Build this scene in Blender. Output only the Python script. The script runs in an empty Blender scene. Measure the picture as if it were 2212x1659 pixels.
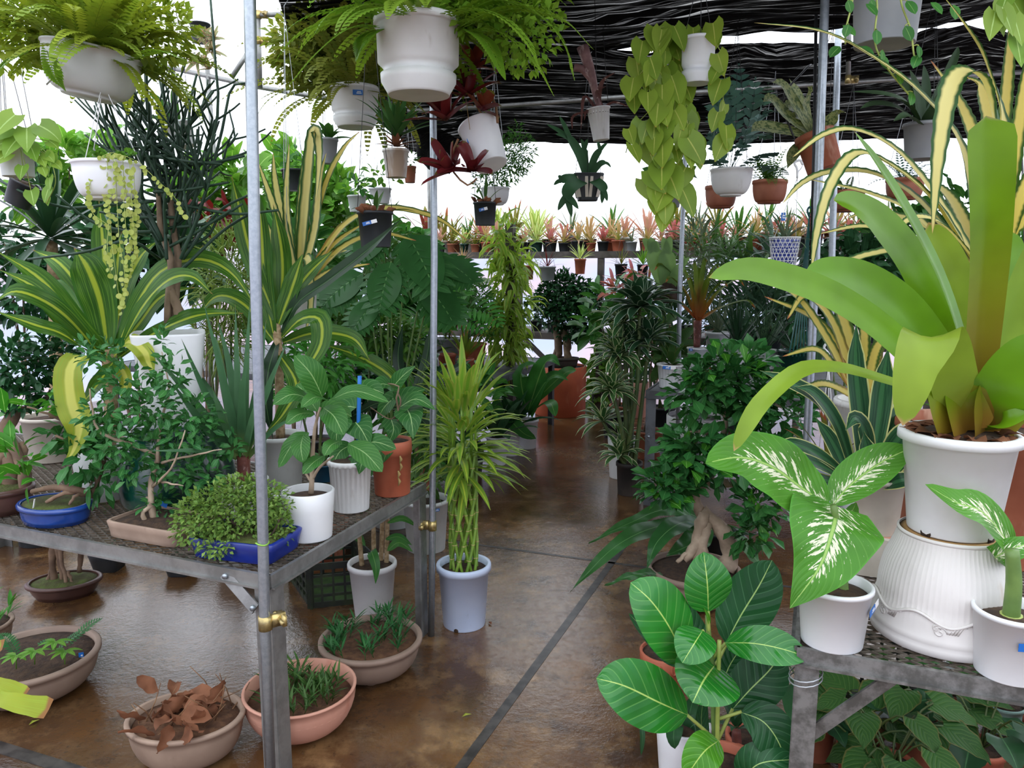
import bpy, math, random
from mathutils import Vector, Matrix, Euler, noise
sc = bpy.context.scene
COL = sc.collection
PI = math.pi
R = random.Random(11)
V = Vector
# ---------------------------------------------------------------- camera frame
CX, CY, FPX, TH, CAMH = 1106.0, 829.5, 1640.0, math.radians(8.8), 1.5
_F = V((0, math.cos(TH), -math.sin(TH))); _U = V((0, math.sin(TH), math.cos(TH))); _X = V((1, 0, 0))
CAM = V((0, 0, CAMH))
def ray(px, py): return _X * ((px - CX) / FPX) + _U * ((CY - py) / FPX) + _F
def W(px, py, Y):
    r = ray(px, py); return CAM + r * (Y / r.y)
def FZ(px, py, z=0.0):
    r = ray(px, py); return CAM + r * ((z - CAMH) / r.z)
def MPP(p): return (p - CAM).dot(_F) / FPX          # metres per photo pixel at a point
YAW = math.radians(22)
A = V((math.sin(YAW), math.cos(YAW), 0)); B = V((math.cos(YAW), -math.sin(YAW), 0))
def AB(a, b, z=0.0): return A * a + B * b + V((0, 0, z))
cd = bpy.data.cameras.new('camera'); cam = bpy.data.objects.new('camera', cd); COL.objects.link(cam)
cd.sensor_fit = 'HORIZONTAL'; cd.sensor_width = 36; cd.lens = 36 * FPX / 2212
cam.location = CAM; cam.rotation_euler = (PI / 2 - TH, 0, 0); cd.clip_start = 0.02; cd.clip_end = 200
sc.camera = cam
# ---------------------------------------------------------------- colours and nodes
def lin(h):
    if not isinstance(h, str): return tuple(h)[:3]
    h = h.lstrip('#'); o = []
    for i in (0, 2, 4):
        c = int(h[i:i+2], 16) / 255
        o.append(c / 12.92 if c <= .04045 else ((c + .055) / 1.055) ** 2.4)
    return tuple(o)
class NT:
    def __init__(s, name):
        s.m = bpy.data.materials.new(name); s.m.use_nodes = True; s.t = s.m.node_tree; s.t.nodes.clear()
        s.out = s.t.nodes.new('ShaderNodeOutputMaterial')
    def n(s, typ, **kw):
        d = s.t.nodes.new('ShaderNode' + typ)
        for k, v in kw.items(): setattr(d, k, v)
        return d
    def put(s, sock, v):
        if isinstance(v, bpy.types.NodeSocket): s.t.links.new(v, sock)
        elif v is not None:
            if sock.type == 'RGBA' and not isinstance(v, (int, float)): v = (*lin(v), 1)
            sock.default_value = v
    def math(s, op, a, b=0.0, c=None, clamp=False):
        d = s.n('Math', operation=op, use_clamp=clamp); s.put(d.inputs[0], a); s.put(d.inputs[1], b)
        if c is not None: s.put(d.inputs[2], c)
        return d.outputs[0]
    def step(s, x, lo, hi, a=0.0, b=1.0):
        d = s.n('MapRange', interpolation_type='SMOOTHSTEP')
        for i, v in enumerate((x, lo, hi, a, b)): s.put(d.inputs[i], v)
        return d.outputs[0]
    def mix(s, f, a, b, blend='MIX'):
        d = s.n('Mix', data_type='RGBA', blend_type=blend)
        s.put(d.inputs[0], f); s.put(d.inputs[6], a); s.put(d.inputs[7], b); return d.outputs[2]
    def noise(s, vec, scale, detail=3, rough=.5, out=0, dist=0):
        d = s.n('TexNoise'); s.put(d.inputs['Vector'], vec); d.inputs['Scale'].default_value = scale
        d.inputs['Detail'].default_value = detail; d.inputs['Roughness'].default_value = rough; d.inputs['Distortion'].default_value = dist
        return d.outputs[out]
    def obj(s): return s.n('TexCoord').outputs['Object']
    def uv(s): return s.n('TexCoord').outputs['UV']
    def map(s, vec, scale=(1, 1, 1), rot=(0, 0, 0), loc=(0, 0, 0)):
        d = s.n('Mapping'); s.put(d.inputs['Vector'], vec); d.inputs['Scale'].default_value = scale
        d.inputs['Rotation'].default_value = rot; d.inputs['Location'].default_value = loc; return d.outputs[0]
    def sep(s, vec):
        d = s.n('SeparateXYZ'); s.put(d.inputs[0], vec); return d.outputs
    def attr(s, name): return s.n('Attribute', attribute_name=name).outputs['Fac']
    def bump(s, h, strength=.3, dist=.01):
        d = s.n('Bump'); s.put(d.inputs['Height'], h); d.inputs['Strength'].default_value = strength; d.inputs['Distance'].default_value = dist
        return d.outputs[0]
    def bsdf(s, col, rough=.5, metal=0.0, spec=.5, normal=None, **kw):
        d = s.n('BsdfPrincipled'); s.put(d.inputs['Base Color'], col); s.put(d.inputs['Roughness'], rough)
        s.put(d.inputs['Metallic'], metal); s.put(d.inputs['Specular IOR Level'], spec)
        if normal is not None: s.put(d.inputs['Normal'], normal)
        for k, v in kw.items(): s.put(d.inputs[k.replace('_', ' ')], v)
        return d.outputs[0]
    def end(s, sh): s.t.links.new(sh, s.out.inputs[0]); return s.m
    def mixsh(s, f, a, b):
        d = s.n('MixShader'); s.put(d.inputs[0], f); s.t.links.new(a, d.inputs[1]); s.t.links.new(b, d.inputs[2]); return d.outputs[0]
M = {}
def leafmat(name, c1, c2=None, mid=None, midw=.1, edge=None, edgew=.2, veins=0, veinc=None, slant=.35, tip=None, tipv=.94, base=None,
            basev=.35, bands=None, nb=14, blotch=None, rough=.40, tr=.28, spec=.26, bump=0, spots=None, stripes=None, vstr=.5):
    s = NT(name); uv = s.sep(s.uv()); u, v = uv[0], uv[1]
    a = s.math('ABSOLUTE', s.math('MULTIPLY_ADD', u, 2.0, -1.0)); ob = s.obj()
    col = s.mix(s.attr('tint'), c1, c2 or c1)
    col = s.mix(1.0, col, s.mix(s.noise(ob, 9, 2), '#b0b0a8', '#ffffff'), 'MULTIPLY')
    if base: col = s.mix(s.step(v, 0.0, basev), base, col)
    if stripes:
        col = s.mix(s.math('MULTIPLY', s.step(s.noise(s.map(s.uv(), (14, .6, 1)), 3, 2), .5, .6), .75), col, stripes)
    if bands:
        w = s.noise(s.map(s.uv(), (5, nb, 1)), 1.2, 2)
        col = s.mix(s.step(w, .5, .56), col, bands)
    if blotch:
        p = s.math('SUBTRACT', v, s.math('MULTIPLY', a, .3))
        cx = s.n('CombineXYZ'); s.put(cx.inputs[0], s.math('MULTIPLY', a, 2.6)); s.put(cx.inputs[1], s.math('MULTIPLY', p, 26.0)); s.put(cx.inputs[2], s.math('GREATER_THAN', u, .5))
        nz = s.noise(cx.outputs[0], 1.25, 3, .6)
        lim = s.math('MULTIPLY_ADD', a, .26, .455)
        lim = s.math('ADD', lim, s.math('MULTIPLY', s.step(v, .62, 1.0), .3))
        k = s.math('MULTIPLY', s.step(s.math('SUBTRACT', nz, lim), 0.0, .03), s.step(a, .035, .07))
        col = s.mix(k, col, blotch)
    h = None
    if veins:
        f = s.math('FRACT', s.math('MULTIPLY', s.math('SUBTRACT', v, s.math('MULTIPLY', a, slant)), float(veins)))
        d = s.math('ABSOLUTE', s.math('SUBTRACT', f, .5)); ln = s.step(d, .07, .025)
        col = s.mix(s.math('MULTIPLY', ln, vstr), col, veinc or '#cfe08a'); h = d
    if edge: col = s.mix(s.step(a, 1 - edgew - .05, 1 - edgew + .05), col, edge)
    if mid: col = s.mix(s.step(s.math('ADD', a, s.math('MULTIPLY_ADD', s.noise(s.map(s.uv(), (6, 2, 1)), 2), .2 * midw, -.1 * midw)), midw * .7, midw * 1.3, 1.0, 0.0), col, mid)
    if spots: col = s.mix(s.step(s.noise(ob, 60, 2), .62, .68), col, spots)
    if tip: col = s.mix(s.step(s.math('ADD', v, s.math('MULTIPLY', a, .02)), tipv, tipv + .04), col, tip)
    nrm = s.bump(h, bump, .004) if (bump and h is not None) else None
    p = s.bsdf(col, rough, spec=spec, normal=nrm)
    t = s.n('BsdfTranslucent'); s.put(t.inputs[0], s.mix(.55, col, s.mix(1.0, col, (1.0, .95, .35), 'MULTIPLY')))
    M[name] = s.end(s.mixsh(tr, p, t.outputs[0])); return M[name]
def plainmat(name, col, col2=None, scale=8, rough=.5, metal=0.0, spec=.5, bump=0, bscale=40, tr=0, dirt=None, dscale=14, dlim=.6):
    s = NT(name); ob = s.obj()
    c = s.mix(s.step(s.noise(ob, scale, 4), .35, .65), col, col2) if col2 else s.mix(0.0, col, col)
    if dirt: c = s.mix(s.math('MULTIPLY', s.step(s.noise(s.map(ob, (1, 1, .35)), dscale, 4, .65), dlim, dlim + .12), .7), c, dirt)
    nrm = s.bump(s.noise(ob, bscale, 4), bump, .006) if bump else None
    sh = s.bsdf(c, rough, metal, spec, nrm)
    if tr:
        t = s.n('BsdfTranslucent'); s.put(t.inputs[0], c); sh = s.mixsh(tr, sh, t.outputs[0])
    M[name] = s.end(sh); return M[name]
# ---------------------------------------------------------------- mesh building
ROOTM = {}
def root_m(o):
    while o is not None and o.name not in ROOTM: o = o.parent
    return ROOTM[o.name] if o is not None else Matrix()
class MB:
    def __init__(s): s.v = []; s.f = []; s.uv = []; s.t = []
    def add(s, verts, faces, uvs=None, tint=.5):
        k = len(s.v); s.v += [tuple(p) for p in verts]; s.f += [tuple(i + k for i in f) for f in faces]
        s.uv += uvs if uvs else [(.5, .5)] * len(verts); s.t += [tint] * len(verts)
    def obj(s, name, mat, parent=None, world=False, smooth=True, label=None):
        me = bpy.data.meshes.new(name); vs = s.v
        if world and parent is not None:
            im = root_m(parent).inverted(); vs = [tuple(im @ V(p)) for p in vs]
        me.from_pydata(vs, [], s.f)
        ul = me.uv_layers.new(name='UVMap'); li = [0] * len(me.loops); me.loops.foreach_get('vertex_index', li)
        fl = [0.0] * (2 * len(li))
        for k, i in enumerate(li): fl[2*k], fl[2*k+1] = s.uv[i]
        ul.data.foreach_set('uv', fl)
        at = me.attributes.new('tint', 'FLOAT', 'POINT'); at.data.foreach_set('value', s.t)
        if smooth: me.polygons.foreach_set('use_smooth', [True] * len(me.polygons))
        me.materials.append(M[mat] if isinstance(mat, str) else mat); me.update()
        o = bpy.data.objects.new(name, me); COL.objects.link(o)
        if parent is not None: o.parent = parent
        if label: o['label'] = label
        return o
def thing(name, label, cat, loc=(0, 0, 0), rot=(0, 0, 0), group=None, scale=1.0):
    o = bpy.data.objects.new(name, None); COL.objects.link(o); o.empty_display_size = .05
    o.location = loc; o.rotation_euler = rot; o.scale = (scale,) * 3
    o['label'] = label; o['category'] = cat
    if group: o['group'] = group
    ROOTM[o.name] = Matrix.LocRotScale(V(loc), Euler(rot), V((scale,) * 3)); return o
def tag(o, label, cat, group=None, kind=None):
    o['label'] = label; o['category'] = cat
    if group: o['group'] = group
    if kind: o['kind'] = kind
    return o
def struct(o): o['kind'] = 'structure'; return o
KIDS = {}
def dup(root, loc, rot=(0, 0, 0), scale=1.0, label=None, group=None):
    r = root.copy(); COL.objects.link(r); r.location = loc; r.rotation_euler = rot; r.scale = (scale,) * 3
    if label: r['label'] = label
    if group: r['group'] = group
    for ch in root.children:
        c = ch.copy(); COL.objects.link(c); c.parent = r
        for g in ch.children:
            d = g.copy(); COL.objects.link(d); d.parent = c
    ROOTM[r.name] = Matrix.LocRotScale(V(loc), Euler(rot), V((scale,) * 3)); return r
def box(mb, c, sx, sy, sz, ax=None, ay=None, az=None):
    ax = ax or V((1, 0, 0)); ay = ay or V((0, 1, 0)); az = az or V((0, 0, 1)); c = V(c)
    vs = [c + ax * (sx / 2 * i) + ay * (sy / 2 * j) + az * (sz / 2 * k) for i in (-1, 1) for j in (-1, 1) for k in (-1, 1)]
    mb.add(vs, [(0, 1, 3, 2), (4, 6, 7, 5), (0, 4, 5, 1), (2, 3, 7, 6), (0, 2, 6, 4), (1, 5, 7, 3)])
def bar(mb, p, q, w, h, up=V((0, 0, 1))):
    p, q = V(p), V(q); ay = (q - p).normalized(); ax = ay.cross(up)
    if ax.length < 1e-4: ax = V((1, 0, 0))
    ax.normalize(); az = ax.cross(ay)
    box(mb, (p + q) / 2, w, (q - p).length, h, ax, ay, az)
def spline(pts, n=8):
    pts = [V(p) for p in pts]
    if len(pts) < 3: return [pts[0].lerp(pts[-1], i / n) for i in range(n + 1)]
    P = [pts[0] * 2 - pts[1]] + pts + [pts[-1] * 2 - pts[-2]]; out = []; L = len(pts) - 1
    for k in range(n + 1):
        x = min(k / n * L, L - 1e-6); i = int(x); t = x - i; p0, p1, p2, p3 = P[i:i+4]
        out.append(.5 * ((2 * p1) + (p2 - p0) * t + (2 * p0 - 5 * p1 + 4 * p2 - p3) * t * t + (3 * p1 - p0 - 3 * p2 + p3) * t ** 3))
    return out
def tube(mb, pts, rad, n=6, cap=True, tint=.5):
    pts = [V(p) for p in pts]; m = len(pts)
    rad = rad if isinstance(rad, (list, tuple)) else [rad] * m
    if len(rad) == 2 and m != 2: rad = [rad[0] + (rad[1] - rad[0]) * i / (m - 1) for i in range(m)]
    vs, fs, uv = [], [], []; ref = None
    for i, p in enumerate(pts):
        t = (pts[min(i + 1, m - 1)] - pts[max(i - 1, 0)])
        t = t.normalized() if t.length > 1e-9 else V((0, 0, 1))
        if ref is None: ref = t.orthogonal().normalized()
        ref = (ref - t * ref.dot(t)); ref = ref.normalized() if ref.length > 1e-6 else t.orthogonal().normalized()
        b = t.cross(ref)
        for k in range(n):
            an = 2 * PI * k / n; vs.append(p + (ref * math.cos(an) + b * math.sin(an)) * rad[i]); uv.append((k / n, i / (m - 1)))
    for i in range(m - 1):
        for k in range(n):
            k2 = (k + 1) % n; fs.append((i*n+k, i*n+k2, (i+1)*n+k2, (i+1)*n+k))
    if cap: fs.append(tuple(range(n))[::-1]); fs.append(tuple((m-1)*n+k for k in range(n)))
    mb.add(vs, fs, uv, tint)
def lathe(mb, prof, n=40, ax=(1, 1), sq=0, flute=None, c=(0, 0, 0), warp=0, closed=False):
    """revolve (r, z) pairs; sq > 0 makes the plan a rounded square; flute = (count, depth, z0, z1)"""
    vs, fs, uv = [], [], []; m = len(prof); c = V(c)
    for i, (r, z) in enumerate(prof):
        for k in range(n):
            an = 2 * PI * k / n; rr = r
            if sq:
                e = sq; rr = r / ((abs(math.cos(an)) ** e + abs(math.sin(an)) ** e) ** (1 / e))
            if flute and flute[2] <= z <= flute[3] and i <= flute[4]: rr -= flute[1] * (.5 + .5 * math.cos(an * flute[0]))
            if warp: rr *= 1 + warp * noise.noise(V((math.cos(an) * 1.3, math.sin(an) * 1.3, z * 6)))
            vs.append(c + V((rr * ax[0] * math.cos(an), rr * ax[1] * math.sin(an), z))); uv.append((k / n, i / max(1, m - 1)))
    for i in range(m - 1):
        for k in range(n):
            k2 = (k + 1) % n; fs.append((i*n+k, i*n+k2, (i+1)*n+k2, (i+1)*n+k))
    if prof[0][0] > 1e-5: fs.append(tuple(range(n))[::-1])
    if closed: fs.append(tuple((m-1)*n+k for k in range(n)))
    mb.add(vs, fs, uv)
# ---------------------------------------------------------------- leaves
def prof(kind, v):
    if kind == 'strap': return min(1, .65 + 3 * v) * max(0, 1 - v ** 4) ** .8 * (1 - .25 * v)
    if kind == 'sword': return min(1, .6 + 2.2 * v) * (1 - v ** 1.6) if v > .25 else min(1, .6 + 2.2 * v) * (1 - v ** 1.6)
    if kind == 'drac': return (.3 + .7 * math.sin(PI * min(1, v * 1.05 + .02)) ** .8) * (1 if v < .75 else max(0, (1 - v) / .25) ** .7)
    if kind == 'lance': return max(0, math.sin(PI * v ** .8)) ** .9
    if kind == 'oval': return max(0, math.sin(PI * v ** .92)) ** .62
    if kind == 'obov': return max(0, math.sin(PI * v ** 1.7)) ** .75
    if kind == 'heart': return (.62 + .38 * math.sin(PI / 2 * v / .26)) if v < .26 else max(0, 1 - ((v - .26) / .74) ** 1.45) ** 1.0
    if kind == 'fish': return .35 + .65 * v if v < .96 else .8
    if kind == 'blunt': return (.72 + .28 * v) * (1 if v < .9 else max(0, 1 - ((v - .9) / .1) ** 3) ** .6)
    if kind == 'brom': return min(1, .95 + .1 * v) * max(0, 1 - v ** 7) ** .7
    if kind == 'round': return max(0, math.sin(PI * v)) ** .5
    if kind == 'needle': return 1 - v * .9
    return 1
def ribbon(mb, pts, w, kind='strap', nrm=V((0, 0, 1)), nu=2, fold=.25, wave=0, wfreq=5, tint=None, lobe=0, twist=0, teeth=0, nrm2=None, fix=None):
    m = len(pts) - 1; vs, fs, uv = [], [], []; tint = R.random() if tint is None else tint; ph = R.random() * 6
    n0 = V(nrm); n1 = V(nrm2) if nrm2 is not None else n0; side = None
    for i, p in enumerate(pts):
        v = i / m; t = pts[min(i+1, m)] - pts[max(i-1, 0)]
        t = t.normalized() if t.length > 1e-9 else V((0, 0, 1))
        nn = n0.lerp(n1, v)
        s = t.cross(nn)
        if s.length < .12: s = side if side is not None else t.orthogonal()
        s.normalize()
        if side is not None and s.dot(side) < 0 and twist == 0 and nrm2 is None: s = -s
        if fix is not None: s = (V(fix) - t * t.dot(V(fix))).normalized()
        side = s.copy(); n_ = s.cross(t)
        if twist:
            an = twist * v; s, n_ = s * math.cos(an) + n_ * math.sin(an), n_ * math.cos(an) - s * math.sin(an)
        hw = w / 2 * prof(kind, v)
        if teeth and 0 < i < m: hw *= 1 + teeth * (1 if i % 2 else -1)
        for j in range(nu + 1):
            x = 2 * j / nu - 1
            q = p + s * (hw * x * math.cos(fold)) + n_ * (hw * abs(x) * math.sin(fold))
            if wave: q = q + n_ * (wave * abs(x) * math.sin(v * wfreq * 2 * PI + ph + (1.5 if x > 0 else 0)))
            if lobe: q = q - t * (lobe * w * abs(x) ** 1.6 * (1 - v) ** 3)
            vs.append(q); uv.append(((x + 1) / 2, v))
    k = nu + 1
    for i in range(m):
        for j in range(nu): fs.append((i*k+j, i*k+j+1, (i+1)*k+j+1, (i+1)*k+j))
    mb.add(vs, fs, uv, tint)
def arch(base, d, L, droop=1.0, n=10, curl=0, stiff=1.3):
    """centre line of a leaf leaving base along d and bending down under its own weight"""
    p = V(base); d = V(d).normalized(); out = [p.copy()]; st = L / n
    for i in range(n):
        v = (i + 1) / n
        d = (d + V((0, 0, -1)) * (droop * st / L * (v ** stiff) * 2.2)).normalized()
        if curl: d = (Matrix.Rotation(curl / n, 3, 'Z') @ d).normalized()
        p = p + d * st; out.append(p.copy())
    return out
def sph(az, el): return V((math.cos(az) * math.cos(el), math.sin(az) * math.cos(el), math.sin(el)))
def leafnormal(d):
    d = V(d).normalized(); s = d.cross(V((0, 0, 1)))
    if s.length < .05: return V((R.uniform(-1, 1), R.uniform(-1, 1), .2)).normalized()
    return s.cross(d).normalized()
def rosette(root, z0, n, L, w, mat, el=(.25, 1.35), droop=.7, kind='strap', fold=.35, nseg=9, sep=False, base_r=.012, nu=2, off=(0, 0), jit=.15,
            lvar=.15, wave=0, name='leaf', az0=None, azr=None, seed=None, curl=0, inner=.75, teeth=0):
    rr = random.Random(seed) if seed is not None else R
    mb = MB(); az0 = rr.random() * 6.28 if az0 is None else az0
    for i in range(n):
        f = i / max(1, n - 1); az = az0 + i * 2.39996
        if azr: az = azr[0] + (azr[1] - azr[0]) * ((i * .618) % 1)
        e = el[0] + (el[1] - el[0]) * f + rr.uniform(-jit, jit); d = sph(az, e)
        ln = L * (1 - (1 - inner) * f) * (1 + rr.uniform(-lvar, lvar))
        b = V((off[0] + math.cos(az) * base_r * (1 - .6 * f), off[1] + math.sin(az) * base_r * (1 - .6 * f), z0 + .004 * i / max(1, n / 8)))
        pts = arch(b, d, ln, droop * (1 - .55 * f) * rr.uniform(.7, 1.3), nseg, rr.uniform(-curl, curl))
        if sep: mb = MB()
        ribbon(mb, pts, w * rr.uniform(.85, 1.1), kind, leafnormal(d), nu, fold, wave, tint=rr.random(), teeth=teeth)
        if sep: mb.obj(name, mat, root)
    if not sep: mb.obj('foliage' if name == 'leaf' else name, mat, root)
def oneleaf(mb, p, d, L, w, kind='oval', droop=.5, n=4, nu=2, fold=.25, nrm=None, wave=0, lobe=0, tint=None):
    ribbon(mb, arch(p, d, L, droop, n), w, kind, nrm if nrm is not None else leafnormal(d), nu, fold, wave, 2, tint, lobe)
def bush(mb, c, rad, n, L, w, kind='oval', shell=.55, up=.25, droop=.4, rr=R, nseg=3, fold=.2, nrmup=.5):
    c = V(c); rad = V(rad)
    for i in range(n):
        while True:
            q = V((rr.uniform(-1, 1), rr.uniform(-1, 1), rr.uniform(-1, 1)))
            if shell < q.length < 1: break
        p = c + V((q.x * rad.x, q.y * rad.y, q.z * rad.z))
        d = (q + V((rr.uniform(-.8, .8), rr.uniform(-.8, .8), rr.uniform(-.6, .6) + up))).normalized()
        nn = (V((rr.uniform(-.5, .5), rr.uniform(-.5, .5), nrmup)) + q * .6).normalized()
        l = L * rr.uniform(.7, 1.2)
        oneleaf(mb, p, d, l, w * l / L, kind, droop, nseg, 2, fold, nn)
# ================================================================ light
wd = bpy.data.worlds.new('overcast'); sc.world = wd; wd.use_nodes = True
_wt = wd.node_tree; _bg = _wt.nodes['Background']; _bg.inputs[1].default_value = 2.95
_tc = _wt.nodes.new('ShaderNodeTexCoord'); _sx = _wt.nodes.new('ShaderNodeSeparateXYZ'); _wt.links.new(_tc.outputs['Generated'], _sx.inputs[0])
_rp = _wt.nodes.new('ShaderNodeValToRGB'); _wt.links.new(_sx.outputs[2], _rp.inputs[0]); _wt.links.new(_rp.outputs[0], _bg.inputs[0])
_rp.color_ramp.elements[0].position = 0.0; _rp.color_ramp.elements[0].color = (.29, .29, .31, 1); _rp.color_ramp.elements[1].position = .09; _rp.color_ramp.elements[1].color = (.90, .965, 1.04, 1)
sc.view_settings.view_transform = 'Standard'; sc.view_settings.look = 'None'; sc.view_settings.exposure = 0.0; sc.view_settings.gamma = 1
sc.view_settings.use_curve_mapping = False
cy = sc.cycles
cy.use_denoising = True; cy.max_bounces = 5; cy.diffuse_bounces = 3; cy.glossy_bounces = 2; cy.transmission_bounces = 3; cy.transparent_max_bounces = 10
cy.use_adaptive_sampling = True; cy.adaptive_threshold = .02; cy.sample_clamp_indirect = 6; cy.caustics_reflective = False; cy.caustics_refractive = False
# ================================================================ setting materials
def mk_floor():
    s = NT('wet_concrete'); ob = s.obj()
    n1 = s.noise(ob, 1.1, 5, .62); n2 = s.noise(ob, 6, 6, .68); n3 = s.noise(ob, 34, 4, .6)
    c = s.mix(s.step(n1, .36, .64), '#523620', '#80592f'); c = s.mix(s.step(n2, .42, .68), c, '#5c4731')
    c = s.mix(s.math('MULTIPLY', s.step(n2, .46, .7), .75), c, '#a37c50'); c = s.mix(s.math('MULTIPLY', s.step(s.noise(s.map(ob, loc=(7, 2, 0)), 3.2, 6, .7), .52, .66), .7), c, '#33221a'); c = s.mix(s.math('MULTIPLY', s.step(n3, .56, .72), .55), c, '#2c1f14')
    wet = s.step(s.noise(s.map(ob, loc=(3, 1, 0)), .8, 4, .55), .40, .56)
    rough = s.math('ADD', s.math('MULTIPLY_ADD', wet, -.17, .25), s.math('MULTIPLY', s.step(n3, .4, .7), .08))
    c = s.mix(wet, c, s.mix(.55, c, '#33231a'))
    h = s.math('ADD', s.math('MULTIPLY', s.noise(ob, 9, 6, .65), .5), s.math('MULTIPLY', s.noise(ob, 55, 4, .7), .30))
    M['floor'] = s.end(s.bsdf(c, rough, spec=1.0, normal=s.bump(h, .42, .008)))
mk_floor()
plainmat('joint', '#2a2624', '#4c4743', 20, .35)
def mk_film():
    s = NT('film'); ob = s.obj(); z = s.sep(ob)
    n = s.noise(s.map(ob, (.55, .55, .25)), 1.6, 4, .6)
    c = s.mix(s.step(n, .35, .75), '#ffffff', '#e8e6f0')
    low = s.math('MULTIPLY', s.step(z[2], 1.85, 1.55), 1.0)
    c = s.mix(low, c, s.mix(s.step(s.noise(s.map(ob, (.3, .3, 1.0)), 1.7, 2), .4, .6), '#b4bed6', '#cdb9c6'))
    tr = s.n('BsdfTransparent'); s.put(tr.inputs[0], s.mix(.25, c, '#ffffff')); tl = s.n('BsdfTranslucent'); s.put(tl.inputs[0], c)
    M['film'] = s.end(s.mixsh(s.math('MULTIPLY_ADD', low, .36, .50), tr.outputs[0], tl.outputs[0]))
mk_film()
def mk_net():
    s = NT('shade_cloth'); uv = s.uv()
    a = s.noise(s.map(uv, (3.2, 75, 1)), 2.0, 4, .7, dist=.4); b = s.noise(s.map(uv, (7, 300, 1)), 2.0, 3, .6)
    k = s.math('MULTIPLY', s.step(a, .50, .70), s.step(b, .42, .66))
    col = s.mix(k, '#0a0909', '#6e6861')  # grey streaks paint sheen and light leaking through the weave into the black
    tr = s.n('BsdfTransparent'); tr.inputs[0].default_value = (1, .97, .93, 1)
    M['net'] = s.end(s.mixsh(s.math('MULTIPLY', k, .22), s.bsdf(col, .9, spec=.12, normal=s.bump(a, .5, .02)), tr.outputs[0]))
mk_net()
def mk_steel(name, c1, c2, rough, sc_=30):
    s = NT(name); ob = s.obj()
    c = s.mix(s.step(s.noise(ob, sc_, 4, .65), .35, .65), c1, c2)
    M[name] = s.end(s.bsdf(c, s.math('MULTIPLY_ADD', s.noise(ob, 12, 3), .25, rough), .75))
mk_steel('pipe', '#aab1b7', '#9aa2a9', .2, 70); mk_steel('galv', '#9c9c99', '#868683', .36, 14); mk_steel('galvold', '#93928f', '#6a6965', .45, 26)
mk_steel('brass', '#d0b878', '#9a8a60', .2); mk_steel('grate', '#8c857a', '#6b6358', .4)
plainmat('darkwood', '#3b352e', '#57504a', 9, .7); plainmat('slate', '#55585c', '#3c3d3f', 12, .6)
plainmat('tie', '#8fc04a', rough=.4); plainmat('wire', '#b9bdc0', rough=.35, metal=.5); plainmat('whitewire', '#e8e8e8', rough=.4); plainmat('darkwire', '#2b2c2c', rough=.5)
# ================================================================ room
def sheet(name, pts, nu, nv, mat, wob=.0):
    mb = MB(); vs, uv, fs = [], [], []; p = [V(q) for q in pts]; nrm = (p[1] - p[0]).cross(p[3] - p[0]).normalized()
    for j in range(nv + 1):
        for i in range(nu + 1):
            q = p[0].lerp(p[1], i / nu).lerp(p[3].lerp(p[2], i / nu), j / nv)
            vs.append(q + nrm * wob * noise.noise(q * .9)); uv.append((i / nu, j / nv))
    for j in range(nv):
        for i in range(nu): k = j * (nu + 1) + i; fs.append((k, k + 1, k + nu + 2, k + nu + 1))
    mb.add(vs, fs, uv); return struct(mb.obj(name, mat))
A0, A1, B0, B1, ZR = -3.2, 10.4, -7.5, 4.6, 3.5
sheet('floor', [AB(A0, B0), AB(A0, B1), AB(A1, B1), AB(A1, B0)], 1, 1, 'floor')
sheet('wall_back', [AB(A1, B0), AB(A1, B1), AB(A1, B1, ZR), AB(A1, B0, ZR)], 40, 14, 'film', .12)
sheet('wall_left', [AB(A0, B0), AB(A1, B0), AB(A1, B0, ZR), AB(A0, B0, ZR)], 40, 14, 'film', .12)
sheet('wall_right', [AB(A0, B1), AB(A1, B1), AB(A1, B1, ZR), AB(A0, B1, ZR)], 40, 14, 'film', .12)
sheet('wall_front', [AB(A0, B0), AB(A0, B1), AB(A0, B1, ZR), AB(A0, B0, ZR)], 30, 14, 'film', .12)
sheet('ceiling', [AB(A0, B0, ZR), AB(A0, B1, ZR), AB(A1, B1, ZR), AB(A1, B0, ZR)], 30, 30, 'film', .12)
def joint(name, p, q, w):
    mb = MB(); d = (q - p); bar(mb, p - V((0, 0, .0005)), q - V((0, 0, .0005)), w, .004); struct(mb.obj(name, 'joint', smooth=False))
j0, j1 = FZ(1080, 1544), FZ(1321, 1216); ja = (j1 - j0).normalized()
joint('trim_1', j0 - ja * 3.2, j1 + ja * 6.0, .034)
k0, k1 = FZ(1040, 1178), FZ(1321, 1216); ka = (k1 - k0).normalized()
joint('trim_2', k0 - ka * 5, k1 + ka * 3.5, .022)
joint('trim_3', FZ(-300, 1520), FZ(240, 1690), .045)
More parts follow.
